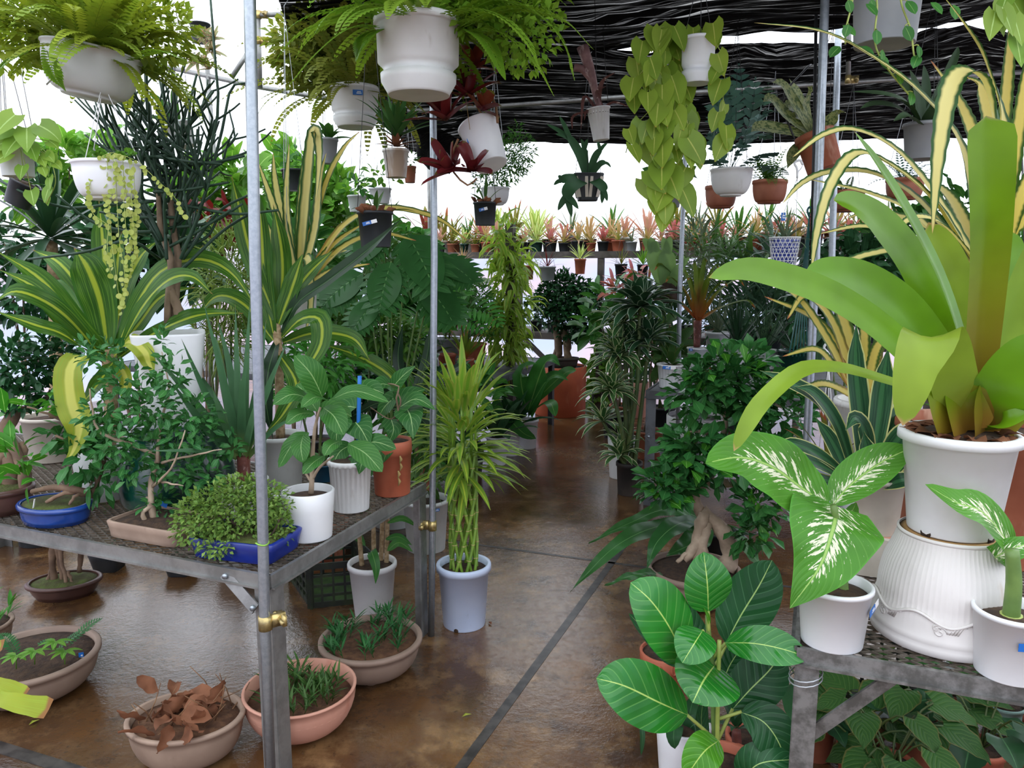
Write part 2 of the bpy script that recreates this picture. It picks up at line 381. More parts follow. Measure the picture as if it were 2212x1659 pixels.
# ================================================================ shade cloth overhead
def net(name, rowa, rowb, za, zb, nu, nv, label, rip=.022, sag=.05, seed=0):
    def at(row, f):
        x = row[0][0] + (row[-1][0] - row[0][0]) * f
        for (x0, y0), (x1, y1) in zip(row, row[1:]):
            if x <= x1 + 1e-6: return x, y0 + (y1 - y0) * (x - x0) / (x1 - x0)
        return row[-1]
    mb = MB(); vs, uv, fs = [], [], []
    ea = [FZ(*at(rowa, i / nu), za) for i in range(nu + 1)]; eb = [FZ(*at(rowb, i / nu), zb) for i in range(nu + 1)]
    for j in range(nv + 1):
        g = j / nv
        for i in range(nu + 1):
            p = ea[i].lerp(eb[i], g)
            w = noise.noise(V((p.x * .6 + seed, p.y * 7, seed))) * rip * .9 + noise.noise(V((p.x * 2.0, p.y * 20, 3 + seed))) * rip * .85 + noise.noise(V((p.x * 3.4, p.y * 42, 8))) * rip * .4
            p = p + V((0, 0, w - sag * math.sin(g * PI * 3) ** 2 - .02 * noise.noise(V((p.x * 1.2, p.y, 9)))))
            vs.append(p); uv.append((i / nu * (ea[-1] - ea[0]).length / 4, g * (eb[0] - ea[0]).length / 4))
    for j in range(nv):
        for i in range(nu): k = j * (nu + 1) + i; fs.append((k, k + 1, k + nu + 2, k + nu + 1))
    mb.add(vs, fs, uv); return tag(mb.obj(name, 'net'), label, 'shade cloth')
net('shade_cloth', [(300, -700), (2700, -700)], [(655, 120), (1290, 108), (1480, 82), (1640, 70), (1800, 62), (2000, 56), (2212, 20), (2600, -30)], 2.62, 2.52, 60, 220,
    'black gathered shade cloth overhead, the piece nearer the viewer', seed=2)
net('shade_cloth', [(640, 95), (1250, 100), (1400, 112), (1480, 106), (1600, 92), (1660, 100), (1790, 92), (1960, 78), (2080, 50), (2212, 76), (2600, 60)],
    [(905, 330), (1150, 306), (1500, 314), (1750, 305), (2000, 300), (2300, 297), (2700, 297)], 2.56, 2.55, 80, 300,
    'black wrinkled shade cloth behind the white gap, ending above the far plants', seed=5)
def bunch():
    mb = MB(); pts = [W(905, 262, 6.3), W(930, 300, 6.3), W(948, 335, 6.3), W(962, 368, 6.3)]
    tube(mb, spline(pts, 14), [.03, .13, .15, .1, .02] and [.04 + .085 * math.sin(PI * i / 14) for i in range(15)], 22)
    mb.v = [tuple(V(p) + V((1, 1, .5)) * .07 * noise.noise(V((p[0] * 9, p[1] * 9, p[2] * 3)))) for p in mb.v]
    tag(mb.obj('shade_cloth_bundle', 'net'), 'black bundled corner of shade cloth hanging behind the middle pipe', 'shade cloth')
bunch()
# ================================================================ pipes
def pipe(name, label, pts, r=.0159, mat='pipe', clamps=(), tie=None):
    t = thing(name, label, 'pipe', V(pts[0]))
    mb = MB(); tube(mb, pts, r, 14); mb.obj('pipe', mat, t, True)
    for c, ax in clamps:
        c = V(c); mb = MB(); tube(mb, [c - V((0, 0, .02)), c + V((0, 0, .02))], r * 1.28, 14)
        box(mb, c + ax * (r * 2.1), .05, .012, .036, ax, ax.cross(V((0, 0, 1)))); box(mb, c + ax * (r * 3.2), .012, .05, .03, ax, ax.cross(V((0, 0, 1))))
        k = mb.obj('clamp', 'brass', t, True)
        mb = MB(); ay = ax.cross(V((0, 0, 1))); tube(mb, [c + ax * (r * 2.6) - ay * .034, c + ax * (r * 2.6) + ay * .034], .006, 8); tube(mb, [c + ax * (r * 2.6) - ay * .04, c + ax * (r * 2.6) - ay * .03], .011, 6)
        mb.obj('bolt', 'brass', k, True)
    if tie:
        mb = MB(); c = V(tie); tube(mb, [c + V(((r + .002) * math.cos(i * .45), (r + .002) * math.sin(i * .45), .0025 * math.sin(i * .9))) for i in range(28)], .0022, 5)
        mb.obj('twine', 'tie', t, True)
    return t
P0 = FZ(583, 1243, .64); P1 = FZ(918, 1043, .64); TA = (P1 - P0).normalized(); TB = V((TA.y, -TA.x, 0))
d1 = P0.y - .045
f1 = W(590, 1790, d1); f1.z = 0
pipe('steel_pipe_post', 'galvanised steel pipe standing at the near corner of the left bench, green twine round it', [f1, W(572, 1345, d1), W(566, 1080, d1), W(551, 560, d1), W(539.5, 0, d1), W(528, -480, d1)],
     .0148, clamps=[(W(573, 1345, d1), V((.75, .5, 0)).normalized())], tie=W(566.5, 1173, d1))
d2 = P1.y - .03
f2 = W(932, 1408, d2)
pipe('steel_pipe_post', 'galvanised pipe clamped twice to the far corner leg of the left bench', [V((f2.x, f2.y, 0)), W(934, 1135, d2), W(938, 560, d2), W(936, 290, d2), W(934, 100, d2), W(932, -60, d2)],
     .0135, clamps=[(W(934, 1135, d2), V((-.95, .2, 0)).normalized()), (W(933, 1388, d2), V((-.95, .2, 0)).normalized())])
d3 = 2.95
f3 = W(1728, 1409, d3)
pipe('steel_pipe_post', 'tall galvanised pipe in front of the yellow striped leaves on the right', [V((f3.x, f3.y, 0)), W(1741, 1000, d3), W(1762, 560, d3), W(1782, 0, d3), W(1790, -330, d3)], .0159)
f4 = W(1782, 1240, 3.75)
pipe('steel_pipe_post', 'thinner galvanised pipe just behind the tall right pipe', [V((f4.x, f4.y, 0)), W(1797, 560, 3.75), W(1813, 0, 3.75), W(1818, -150, 3.75)], .0159)
pipe('steel_pipe_post', 'short pipe hanging down to the cross rail, right of the tall right pipe', [W(1832, 178, 4.05), W(1836, -60, 4.05)], .012, 'galv', clamps=[(W(1832, 172, 4.05), V((1, 0, 0)))])
f5 = W(1462, 1075, 4.92)
pipe('steel_pipe_post', 'slim grey pipe standing below the lime green trailing vine', [V((f5.x, f5.y, 0)), W(1468, 640, 4.92), W(1480, 340, 4.92), W(1490, 60, 4.92)], .0145)
f6 = W(930, 870, 7.6); pipe('steel_pipe_post', 'slim grey pipe far back beside the middle pipe', [V((f6.x, f6.y, 0)), W(928, 450, 7.6), W(924, 245, 7.6)], .02, 'galv')
pipe('steel_pipe_post', 'short vertical pipe right of the near left pipe under the cloth', [W(562, 190, 4.3), W(557, 24, 4.3)], .013, 'galv', clamps=[(W(558, 88, 4.3), V((1, 0, 0))), (W(558, 32, 4.3), V((1, 0, 0)))])
f7 = W(452, 1040, 5.3); pipe('steel_pipe_post', 'grey pole behind the dark thin-stemmed tree', [V((f7.x, f7.y, 0)), W(462, 330, 5.3), W(448, 150, 5.3)], .016, 'galv')
pipe('steel_rail', 'grey overhead rail sloping behind the left hanging fern', [W(330, 138, 5.3), W(560, 188, 5.3), W(725, 216, 5.3)], .016, 'galv')
pipe('steel_rail', 'short grey rail running right from the top of the short pipe', [W(553, 33, 4.3), W(640, 30, 4.3)], .013, 'galv')
pipe('steel_rail', 'diagonal grey brace left of the near left pipe', [W(500, 168, 5.2), W(548, 95, 5.2)], .016, 'galv')
pipe('steel_rail', 'long grey cross rail under the black shade cloth', [W(880, 240, 4.1), W(1080, 229, 4.1), W(1380, 207, 4.1), W(1930, 172, 4.1), W(2300, 150, 4.1)], .012, 'galv')
pipe('hanger_rod', 'slim green rod standing left of the tall right pipe', [W(1752, 560, 2.98), W(1758, 330, 2.98), W(1763, 32, 2.98)], .006, M['darkwire'])
# ================================================================ benches
def bench(name, label, p, ax, ay, lx, ly, z, legs, mat='galv', rail=.042, braces=(), mesh=True, legw=.055):
    """p: near corner, ax: along the front edge, ay: going back"""
    t = thing(name, label, 'bench', V((p.x, p.y, 0))); p = V((p.x, p.y, z)); h = rail
    def r(a, b):
        mb = MB(); bar(mb, a - V((0, 0, h / 2)), b - V((0, 0, h / 2)), .012, h); bar(mb, a - V((0, 0, h - .003)), b - V((0, 0, h - .003)), .03, .006); mb.obj('rail', mat, t, True, False)
    q = [p, p + ax * lx, p + ax * lx + ay * ly, p + ay * ly]
    for i in range(4): r(q[i], q[(i + 1) % 4])
    for x, y in legs:
        c = p + ax * x + ay * y; mb = MB(); lw = legw; e = 1 if x < lx / 2 else -1; g = 1 if y < ly / 2 else -1
        bar(mb, V((c.x, c.y, 0)) + ax * (e * lw / 2), V((c.x, c.y, z - h)) + ax * (e * lw / 2), lw, .005, ay)
        bar(mb, V((c.x, c.y, 0)) + ay * (g * lw / 2), V((c.x, c.y, z - h)) + ay * (g * lw / 2), .005, lw, ay)
        mb.obj('leg', mat, t, True, False)
    for a, b, w_ in braces:
        mb = MB(); bar(mb, a, b, w_, .006, (b - a).cross(V((0, 0, 1))).cross(b - a) if False else V((0, -1, 0)))
        o = mb.obj('brace', mat, t, True, False); mb = MB()
        for c in (a.lerp(b, .06), b.lerp(a, .06)): tube(mb, [c + V((0, -.012, 0)), c + V((0, .0, 0))], .008, 8)
        mb.obj('bolt', 'pipe', o, True)
    if mesh:
        mb = MB(); dx, dy = .052, .026; zz = z - .008
        for sgn in (1, -1):
            k = dy / dx * sgn; nmin, nmax = (-int(lx * 1.0 / dx) - 2, int(ly / dy) + 2) if sgn > 0 else (0, int((ly + lx * dy / dx) / dy) + 2)
            for i in range(nmin, nmax):
                y0 = i * dy; pts = []
                # line y = y0 + k x clipped to the rectangle
                xs = sorted([0, lx, -y0 / k, (ly - y0) / k]); xa, xb = None, None
                ok = [x for x in xs if -1e-6 <= x <= lx + 1e-6 and -1e-6 <= y0 + k * x <= ly + 1e-6]
                if len(ok) < 2 or ok[-1] - ok[0] < .01: continue
                a = p + ax * ok[0] + ay * (y0 + k * ok[0]); b = p + ax * ok[-1] + ay * (y0 + k * ok[-1])
                bar(mb, V((a.x, a.y, zz)), V((b.x, b.y, zz)), .0034, .005)
        mb.obj('wire_grate', 'grate', t, True, False)
    return t
TL = -((FZ(0, 1132, .64) - P0).normalized()); TL = -TL      # along the front edge of the left bench, to the left
bench('steel_bench', 'long grey steel bench with wire grate on the left, brace at its near corner', P0, TL, TA, 2.7, (P1 - P0).length, .64, [(0, 0), (0, (P1 - P0).length), (2.6, 0), (2.6, (P1 - P0).length)],
      braces=[(W(484, 1238, P0.y + .06), W(552, 1316, P0.y - .004), .034)])
Q0 = FZ(1722, 1397, .64); QX = (FZ(2212, 1480, .64) - Q0).normalized(); QY = A.copy()
rb = bench('steel_bench', 'grey stained steel bench in the right foreground carrying the upturned fluted pot', Q0, QX, QY, 1.5, 1.05, .64, [(0, 0), (0, 1.05), (1.45, 0)], 'galvold',
      braces=[(W(1722, 1606, Q0.y + .01), W(1945, 1452, Q0.y - .05), .034)], rail=.04, legw=.05)
mb = MB(); c = Q0 + QX * .022 + QY * .022 - V((0, 0, .085))
for k in range(2): tube(mb, [c + V((.036 * math.cos(i * .4), .036 * math.sin(i * .4), .012 * k + .008 * math.cos(i * .4))) for i in range(17)], .0018, 5)
mb.obj('wire_loop', 'wire', rb, True)
S0 = FZ(1397, 843, .74)
bench('steel_bench', 'dark grey steel bench farther back on the right, white pots on it', S0, B, A, 1.2, 2.6, .74, [(0, 0), (0, 2.5), (1.15, 0), (.28, .0)], 'slate', rail=.05,
      braces=[(W(1397, 938, S0.y - .01), W(1462, 1010, S0.y - .01), .04)], mesh=False, legw=.06)
G0 = FZ(1012, 838, .64)
bench('steel_bench', 'dark bench behind the left bench, terracotta pots along its end', G0, -B, A, 3.6, 1.9, .64, [(0, 0), (0, 1.9), (3.5, 0)], 'slate', rail=.05, mesh=False, legw=.06)
# decks of the two far benches
for nm, p, ax, ay, lx, ly, z, lb in (('bench_deck', S0, B, A, 1.2, 2.6, .74, 'flat dark deck lying on the far right bench under the white pots'), ('bench_deck', G0, -B, A, 3.6, 1.9, .64, 'flat dark deck lying on the bench behind the left bench')):
    mb = MB(); c = V((p.x, p.y, z - .012)) + ax * (lx / 2) + ay * (ly / 2); box(mb, c, lx - .02, ly - .02, .014, ax, ay); tag(mb.obj(nm, 'slate', smooth=False), lb, 'bench deck')
# ================================================================ back shelving
SH0 = W(865, 546, 8.75); SHX = B.copy(); SZ = SH0.z; SL = 5.6
def shelving():
    t = thing('back_shelving', 'long dark shelving along the back wall with rows of small bromeliads', 'shelf', V((SH0.x, SH0.y, 0)))
    for z, nm, dep in ((SZ, 'shelf', .75), (SZ - .85, 'shelf', .8)):
        mb = MB(); box(mb, V((SH0.x, SH0.y, z - .012)) + SHX * (SL / 2) + A * (dep / 2 - .02), SL, dep, .02, SHX, A); o = mb.obj(nm, 'darkwood', t, True, False)
        mb = MB(); box(mb, V((SH0.x, SH0.y, z - .035)) + SHX * (SL / 2) - A * .02, SL, .03, .07, SHX, A); mb.obj('front_rail', 'darkwood', o, True, False)
    for x in (1.45, 2.35, 3.35, 4.3, .2, 5.4):
        mb = MB(); p = V((SH0.x, SH0.y, 0)) + SHX * x; bar(mb, p, p + V((0, 0, SZ - .03)), .06, .06, A); mb.obj('post', 'darkwood', t, True, False)
    for x0, x1 in ((1.5, 2.0), (2.95, 2.4)):
        mb = MB(); p = V((SH0.x, SH0.y, 0)) - A * .03; bar(mb, p + SHX * x0 + V((0, 0, SZ - .9)), p + SHX * x1 + V((0, 0, SZ - 1.35)), .045, .045, A); mb.obj('brace', 'darkwood', t, True, False)
shelving()
# ================================================================ pot materials
plainmat('white', '#f1f1f0', '#e6e6e4', 6, .42, dirt='#b9b1a4', dscale=9, dlim=.62, tr=.08)
plainmat('whiteclean', '#f2f3f4', '#eaebec', 6, .35, tr=.08)
plainmat('bluewhite', '#d3e0f7', '#c9d8f2', 6, .35, dirt='#aab6cc', dscale=30, dlim=.66)
plainmat('greywhite', '#d9dcd9', '#c8ccc9', 6, .5, dirt='#a8a79c', dscale=9, dlim=.62)
plainmat('grey', '#9c9fa2', '#8c9094', 6, .5); plainmat('beige', '#cfc6b8', '#bdb3a4', 8, .6)
plainmat('terra', '#b26a4c', '#a0583c', 7, .75, dirt='#d2a48a', dscale=8, dlim=.58, bump=.08)
plainmat('terraorange', '#bd6a4e', '#a9573c', 7, .6, dirt='#8d4a34', dscale=6, dlim=.6)
plainmat('terrapink', '#d6a08a', '#c8907a', 5, .7, dirt='#b7705a', dscale=7, dlim=.6, bump=.05)
plainmat('terrabrown', '#a6664a', '#8d5139', 7, .6); plainmat('taupe', '#9c8676', '#8b7566', 6, .65, bump=.05)
plainmat('brownclay', '#a58d7a', '#8f7867', 7, .7, dirt='#6f5a4b', bump=.06); plainmat('maroon', '#5e4038', '#4c332d', 7, .35)
plainmat('black', '#25282b', '#303437', 7, .45); plainmat('blackbrown', '#33302f', '#4a423c', 5, .55)
plainmat('blue', '#1f4a9a', '#173a80', 7, .25, spec=.7); plainmat('navy', '#1a2f8a', '#142672', 7, .3, spec=.6); plainmat('teal', '#1f5c7c', '#1a4c68', 7, .4)
plainmat('glazegreen', '#0f4436', '#0c3328', 5, .18, spec=.8); plainmat('mint', '#a9cfc4', '#94bdb2', 6, .5)
plainmat('plaster', '#ddd8d3', '#d0cbc6', 6, .6, dirt='#b99b78', dscale=9, dlim=.6)
plainmat('rawclay', '#b08a5a', '#a07a4c', 8, .8); plainmat('soil', '#33241a', '#4a3626', 40, .95, bump=.9, bscale=90); plainmat('soilbrown', '#6a4a32', '#503524', 40, .95, bump=.9, bscale=80)
plainmat('moss', '#43401f', '#4f5c24', 20, .95, bump=.9, bscale=120); plainmat('tagblue', '#1d66b8', rough=.4); plainmat('tagwhite', '#f2f2f2', rough=.4)
plainmat('bark', '#8a765f', '#6d5a47', 16, .8, bump=.4, bscale=40); plainmat('barkpale', '#b7a28b', '#94806a', 14, .75, bump=.35, bscale=40)
plainmat('barkdark', '#4a3a30', '#33271f', 20, .85, bump=.4, bscale=50); plainmat('cane', '#b79f7c', '#8c734f', 60, .7, bump=.3, bscale=30)
plainmat('dryleaf', '#966244', '#70462e', 9, .8, tr=.2); plainmat('drybrown', '#6e4c33', '#8b6847', 20, .85); plainmat('root', '#8a705a', '#665040', 14, .8)
plainmat('stemgreen', '#6e8a45', '#5a7638', 14, .5); plainmat('stemdark', '#40582c', '#54602f', 14, .5); plainmat('stempale', '#a8b45c', '#8c9c48', 14, .5)
plainmat('bamboo', '#7fa23a', '#6b8f33', 18, .35, dirt='#a9bd5c', dscale=20, dlim=.6); plainmat('bamboonode', '#c9b27a', rough=.5)
plainmat('crate', '#1d201c', '#2f3a22', 9, .6); plainmat('cratemoss', '#3c5a24', '#2a3f1c', 14, .8); plainmat('styro', '#dcdcda', '#cfcfcd', 10, .7); plainmat('stake', '#2272c4', rough=.4)
plainmat('straw', '#a9905a', '#8c7444', 20, .8); plainmat('redstem', '#7c4438', '#5c3028', 20, .6, tr=.05, dirt='#c0a09a', dscale=40, dlim=.55)
# ================================================================ pot shapes, all in the thing's own frame, base at z = 0
def soil_disc(root, r, z, mat='soil', ax=(1, 1), sq=0, n=36, name='soil'):
    mb = MB(); lathe(mb, [(r, z - .012), (r * .98, z), (r * .7, z + .006), (r * .35, z + .009), (.0005, z + .01)], n, ax, sq); return mb.obj(name, mat, root)
def pot(root, r, h, mat='white', rb=.76, lip=.07, lipw=.07, soil='soil', sd=.1, n=44, ax=(1, 1), sq=0, flute=None, kind='nursery', c=(0, 0, 0), soilname='soil'):
    """r: rim radius, h: height, rb: base/rim ratio, lip: rim height / h, lipw: rim overhang / r"""
    mb = MB(); b = r * rb; L = h * lip; o = r * (1 - lipw); t = .035 * r + .001
    if kind == 'nursery':
        p = [(b * .9, 0), (b, .0), (b * 1.01, h * .012), (o, h - L), (r, h - L), (r, h - L * .25), (r - t * .5, h), (o - t * .6, h)]; it = o - t
    elif kind == 'bowl':
        p = [(b * .96, 0), (b, .004), (b, h * .06)] + [(b + (o - b) * math.sin(PI / 2 * k / 9) ** .9, h * .06 + (h - L - h * .06) * (1 - math.cos(PI / 2 * k / 9))) for k in range(1, 10)] + [(r, h - L * .9), (r, h - L * .2), (r - t * .6, h), (o - t * .6, h)]; it = o - t
    elif kind == 'hang':       # hanging pot with a stepped saucer
        p = [(b * .8, 0), (b * .82, 0), (b * .84, h * .03), (b * 1.0, h * .17), (b * 1.01, h * .27), (b * .93, h * .285), (b * .88, h * .30), (b * .97, h * .37), (o * .985, h * .42), (o, h - L), (r, h - L), (r, h - L * .2), (r - t * .5, h), (o - t * .6, h)]; it = o - t
    elif kind == 'bonsai':
        p = [(b, 0), (b, h * .12), (b * 1.03, h * .14)] + [(b * 1.03 + (o - b * 1.03) * (k / 6) ** .7, h * .14 + (h - L - h * .14) * k / 6) for k in range(1, 7)] + [(r, h - L * .95), (r * 1.005, h - L * .4), (r - t, h), (o - t * 1.2, h)]; it = o - t * 1.2
    elif kind == 'cyl':
        p = [(b, 0), (b * 1.01, h * .02), (b + (r - b) * .25, h * .25), (b + (r - b) * .6, h * .6), (r, h - .004), (r - t, h), (r - 2 * t, h)]; it = r - 2 * t
    zs = h * (1 - sd)
    p += [(it, h - .001), (it * .985, zs - .01)]
    if flute: flute = (flute[0], flute[1] * r, h * .02, h - L, 4)
    lathe(mb, p, max(n, flute[0] * 6 if flute else 0), ax, sq, flute, c); o_ = mb.obj('pot', mat, root)
    if soil:
        mb = MB(); q = it * .99; zz = zs + c[2]
        lathe(mb, [(q, zs - .012), (q * .98, zs), (q * .7, zs + .006), (q * .35, zs + .009), (.0005, zs + .01)], 32, ax, sq, None, c); mb.obj(soilname, soil, root)
    return zs
def feet(root, r, mat, n=3, s=.03, ax=(1, 1), rot=.5):
    for k in range(n):
        an = rot + 2 * PI * k / n; mb = MB(); lathe(mb, [(s * .8, -.0), (s, .004), (s * 1.15, s * .9)], 10, c=(r * ax[0] * math.cos(an), r * ax[1] * math.sin(an), 0), closed=True); mb.obj('foot', mat, root)
def slots(root, r, h, k=3, col='soil', rot=0):
    for i in range(k):
        an = rot + 2 * PI * i / k; d = V((math.cos(an), math.sin(an), 0)); mb = MB(); tube(mb, [d * (r * .90) + V((0, 0, .006)), d * (r * 1.012) + V((0, 0, .006))], h, 10); mb.obj('drain_slot', col, root)
def nametag(root, p, ang, w=.05, h=.017, white=False, tilt=0, out=.0015, mat='tagblue', both=False):
    """small blue label with pale rows of print, facing direction ang (world azimuth)"""
    p = V(p); nrm = V((math.cos(ang), math.sin(ang), 0)); x = V((-nrm.y, nrm.x, 0)); y = V((0, 0, 1)); x, y = x * math.cos(tilt) + y * math.sin(tilt), y * math.cos(tilt) - x * math.sin(tilt)
    mb = MB(); box(mb, p, w, h, .0012, x, y, nrm); o = mb.obj('name_tag', mat, root, smooth=False)
    mb = MB()
    for k in range(2): box(mb, p + nrm * .0009 + x * (w * .12) + y * (h * (.14 - .28 * k)), w * (.5 if k else .38), h * .15, .0004, x, y, nrm)
    mb.obj('print', 'tagwhite', o, smooth=False)
    if both:
        mb = MB(); box(mb, p + x * (w * .82), w * .66, h * .95, .001, x, y, nrm); mb.obj('paper_strip', 'tagwhite', root, smooth=False)
FRONT = -PI / 2
def hangers(root, r, z, top, mat='wire', n=3, rad=.0014, rot=.4, hook=True, ax=(1, 1)):
    """wires from the rim up to a knot `top` in the thing's frame, and a hook on it"""
    top = V(top)
    for k in range(n):
        an = rot + 2 * PI * k / n; p = V((r * ax[0] * math.cos(an), r * ax[1] * math.sin(an), z)); mb = MB(); tube(mb, [p, p.lerp(top, .5), top], rad, 5); mb.obj('hanger', mat, root)
    if hook:
        mb = MB(); tube(mb, [top + V((.012 * math.sin(i * .5), 0, .03 + .014 * math.cos(i * .5) + (0 if i < 9 else 0))) for i in range(10)] if False else [top + V((0, 0, -.01)), top + V((0, 0, .02)), top + V((.012, 0, .035)), top + V((.02, 0, .05)), top + V((.008, 0, .064)), top + V((-.008, 0, .058))], rad * 1.5, 6); mb.obj('hook', mat, root)
def hangline(root, a, b, mat='darkwire', rad=.0015, name='wire'):
    mb = MB(); tube(mb, [V(a), V(a).lerp(V(b), .5), V(b)], rad, 5); mb.obj(name, mat, root, True)
# ================================================================ leaf materials
L = leafmat
L('boston', '#a8d048', '#86bc38', rough=.5, tr=.45); L('boston_olive', '#b4b850', '#90a848', rough=.55, tr=.45); L('boston_yellow', '#bccc48', '#9aba40', rough=.5, tr=.45)
L('lime', '#aecb50', '#98bc48', mid='#c6cf6a', midw=.05, rough=.32, tr=.42, tip='#b5a040'); L('pothos', '#8fbe4c', '#aed058', mid='#b8d880', midw=.06, tr=.4); L('button', '#b8cc62', '#d0d878', rough=.4, tr=.4)
L('pencil', '#3c5a44', '#2f4a3a', rough=.5, tr=.1)
L('drac_mass', '#47772a', '#3a6826', mid='#a8b83e', midw=.13, edge='#3c6a28', edgew=.12, stripes='#6c9638', rough=.3, tr=.32, tip='#b88a5a', tipv=.965)
L('drac_yellow', '#c2cc48', '#b4c444', mid='#d8d86c', midw=.3, stripes='#8fae3c', rough=.35, tr=.4, tip='#b8805a', tipv=.95)
L('drac_dark', '#35593a', '#2b4e34', rough=.28, tr=.2); L('cordy_dark', '#2c4a2c', '#203a26', mid='#4d6a45', midw=.06, rough=.3, tr=.2)
L('yucca', '#5f8c62', '#4a7850', rough=.45, tr=.2, tip='#8c7a4a', tipv=.96, base='#93ae68', basev=.22)
L('fig', '#27862a', '#349632', mid='#b8d870', midw=.024, veins=8, veinc='#7fc060', slant=.26, rough=.2, tr=.25, spec=.6, bump=.5, vstr=.38)
L('fig_dark', '#2c6438', '#245a30', mid='#a8c878', midw=.024, veins=8, veinc='#64986a', slant=.26, rough=.28, tr=.18, bump=.5, vstr=.32)
L('fig_young', '#5aa82e', '#6ab438', mid='#b8d86a', midw=.03, veins=8, veinc='#8cc85a', slant=.26, rough=.25, tr=.35, bump=.4)
L('dieff', '#65a93a', '#58a036', mid='#a9d070', midw=.035, edge='#5aa83a', edgew=.02, blotch='#f4f4d8', veins=13, veinc='#86bc58', slant=.3, rough=.3, tr=.34, bump=.35, vstr=.25)
L('brom_big', '#7fb41c', '#6ca420', rough=.3, tr=.36, spec=.5, base='#948038', basev=.28, tip='#b08048', tipv=.985)
L('brom_big_lime', '#a6c244', '#98bc3c', rough=.32, tr=.42, base='#9fa03c', basev=.2, tip='#c09a6a', tipv=.965)
L('brom_brown', '#7da71a', '#76a01c', rough=.3, tr=.34, base='#94702e', basev=.72, tip='#a08a6a', tipv=.985)
L('ananas', '#4a7440', '#3d6a38', mid='#e6da8e', midw=.6, rough=.35, tr=.34, tip='#c8a86a', tipv=.97); L('ananas_warm', '#5a7a3c', '#47702f', mid='#e2cf70', midw=.6, rough=.35, tr=.36, base='#d8a05a', basev=.35, tip='#c07a50')
L('agave_var', '#2f5c3c', '#28543a', edge='#cfd28c', edgew=.13, mid='#3f7048', midw=.2, stripes='#44744c', rough=.28, tr=.2)
L('ficus', '#3a7c40', '#4c8e48', rough=.24, tr=.2, mid='#5a9050', midw=.05); L('ficus_light', '#5aa834', '#489a30', rough=.3, tr=.35, mid='#93cc6a', midw=.06); L('ficus_dark', '#2b5a36', '#376a3e', rough=.25, tr=.15)
L('murraya', '#3a7c42', '#549a4e', rough=.4, tr=.25, mid='#74aa6c', midw=.06); L('tinyshrub', '#6e9a46', '#9cbc5c', rough=.5, tr=.35)
L('cherim', '#4f8c40', '#438038', mid='#8cb070', midw=.04, veins=9, veinc='#78a85c', slant=.35, rough=.42, tr=.28, vstr=.5, bump=.3)
L('aristol', '#42803c', '#3a7838', mid='#a9cc88', midw=.035, veins=6, veinc='#86b070', slant=.4, rough=.4, tr=.25, vstr=.5)
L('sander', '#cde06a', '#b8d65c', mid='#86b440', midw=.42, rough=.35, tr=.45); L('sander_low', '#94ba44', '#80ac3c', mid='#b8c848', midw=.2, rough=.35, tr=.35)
L('monst', '#3a703c', '#457c40', mid='#6a9a5c', midw=.03, rough=.28, tr=.2); L('palm', '#4fa040', '#63b048', rough=.4, tr=.35); L('palmdark', '#3a7a44', '#488a4a', rough=.4, tr=.25)
L('fernblue', '#5c8a80', '#6c988c', rough=.5, tr=.2); L('fernmid', '#4c8034', '#6a9a3c', rough=.5, tr=.35); L('asparagus', '#4a8a3c', '#6aa848', rough=.55, tr=.35)
L('stag', '#3a6a44', '#4c7a4c', rough=.5, tr=.2); L('staglight', '#98c07c', '#86b06c', rough=.5, tr=.35)
L('redbrom', '#8c2f34', '#74323a', base='#5c2a2c', basev=.3, rough=.25, tr=.35, tip='#6a5a2c', tipv=.9); L('redgreen', '#9a4a30', '#7c3a34', base='#6a2a34', basev=.45, rough=.3, tr=.35, tip='#7a7a34', tipv=.85)
L('pinkbrom', '#eaa8a0', '#e0b8a8', base='#c8b878', basev=.4, rough=.4, tr=.4); L('peachbrom', '#e4b494', '#d0b47c', base='#a0a85a', basev=.5, rough=.4, tr=.4); L('rosebrom', '#d8747c', '#e0989c', rough=.4, tr=.4, base='#8c7a4a')
L('limebrom', '#b8d070', '#a4c45c', mid='#d8e4a0', midw=.4, rough=.35, tr=.4); L('greenbrom', '#5a9040', '#48803a', rough=.35, tr=.3); L('silverbrom', '#8a9c80', '#74886c', rough=.5, tr=.25); L('olivebrom', '#7a8a3c', '#94843c', rough=.4, tr=.3, tip='#a05a3c', tipv=.8)
L('bigbrom_grey', '#55704c', '#48664a', rough=.45, tr=.2); L('vriesea', '#b8c088', '#a4b074', bands='#5c7048', nb=12, rough=.4, tr=.3); L('tubebrom', '#8a5a54', '#6c4844', spots='#c8b0a4', rough=.5, tr=.15); L('pinkvar', '#b8c098', '#8a9a64', edge='#dca898', edgew=.25, rough=.4, tr=.35)
L('warn', '#4a7a44', '#5a8a4c', edge='#dce4b4', edgew=.24, rough=.35, tr=.3); L('warn_dark', '#33593c', '#3c6642', edge='#b4c8ac', edgew=.14, rough=.3, tr=.2); L('crypt', '#7a9434', '#6c8a30', base='#b8683a', basev=.45, rough=.4, tr=.35, tip='#c07a4a', tipv=.85)
L('sansev', '#3a5c40', '#2f5038', bands='#5c7c58', nb=9, rough=.4, tr=.15); L('zebra', '#33603c', '#2a5634', veins=9, veinc='#9ab88c', slant=.5, rough=.4, tr=.2, vstr=.8); L('begonia', '#3c6a30', '#4a7a38', veins=7, veinc='#7a9a50', slant=.5, rough=.55, tr=.25, bump=.6, edge='#6a6a38', edgew=.08)
L('broad', '#468a42', '#589a46', mid='#7cac5c', midw=.05, rough=.35, tr=.3); L('broad_light', '#6cb040', '#84bc48', mid='#a8d070', midw=.05, rough=.35, tr=.42); L('broad_dark', '#305a38', '#3a6840', mid='#4c7a4c', midw=.04, rough=.3, tr=.15)
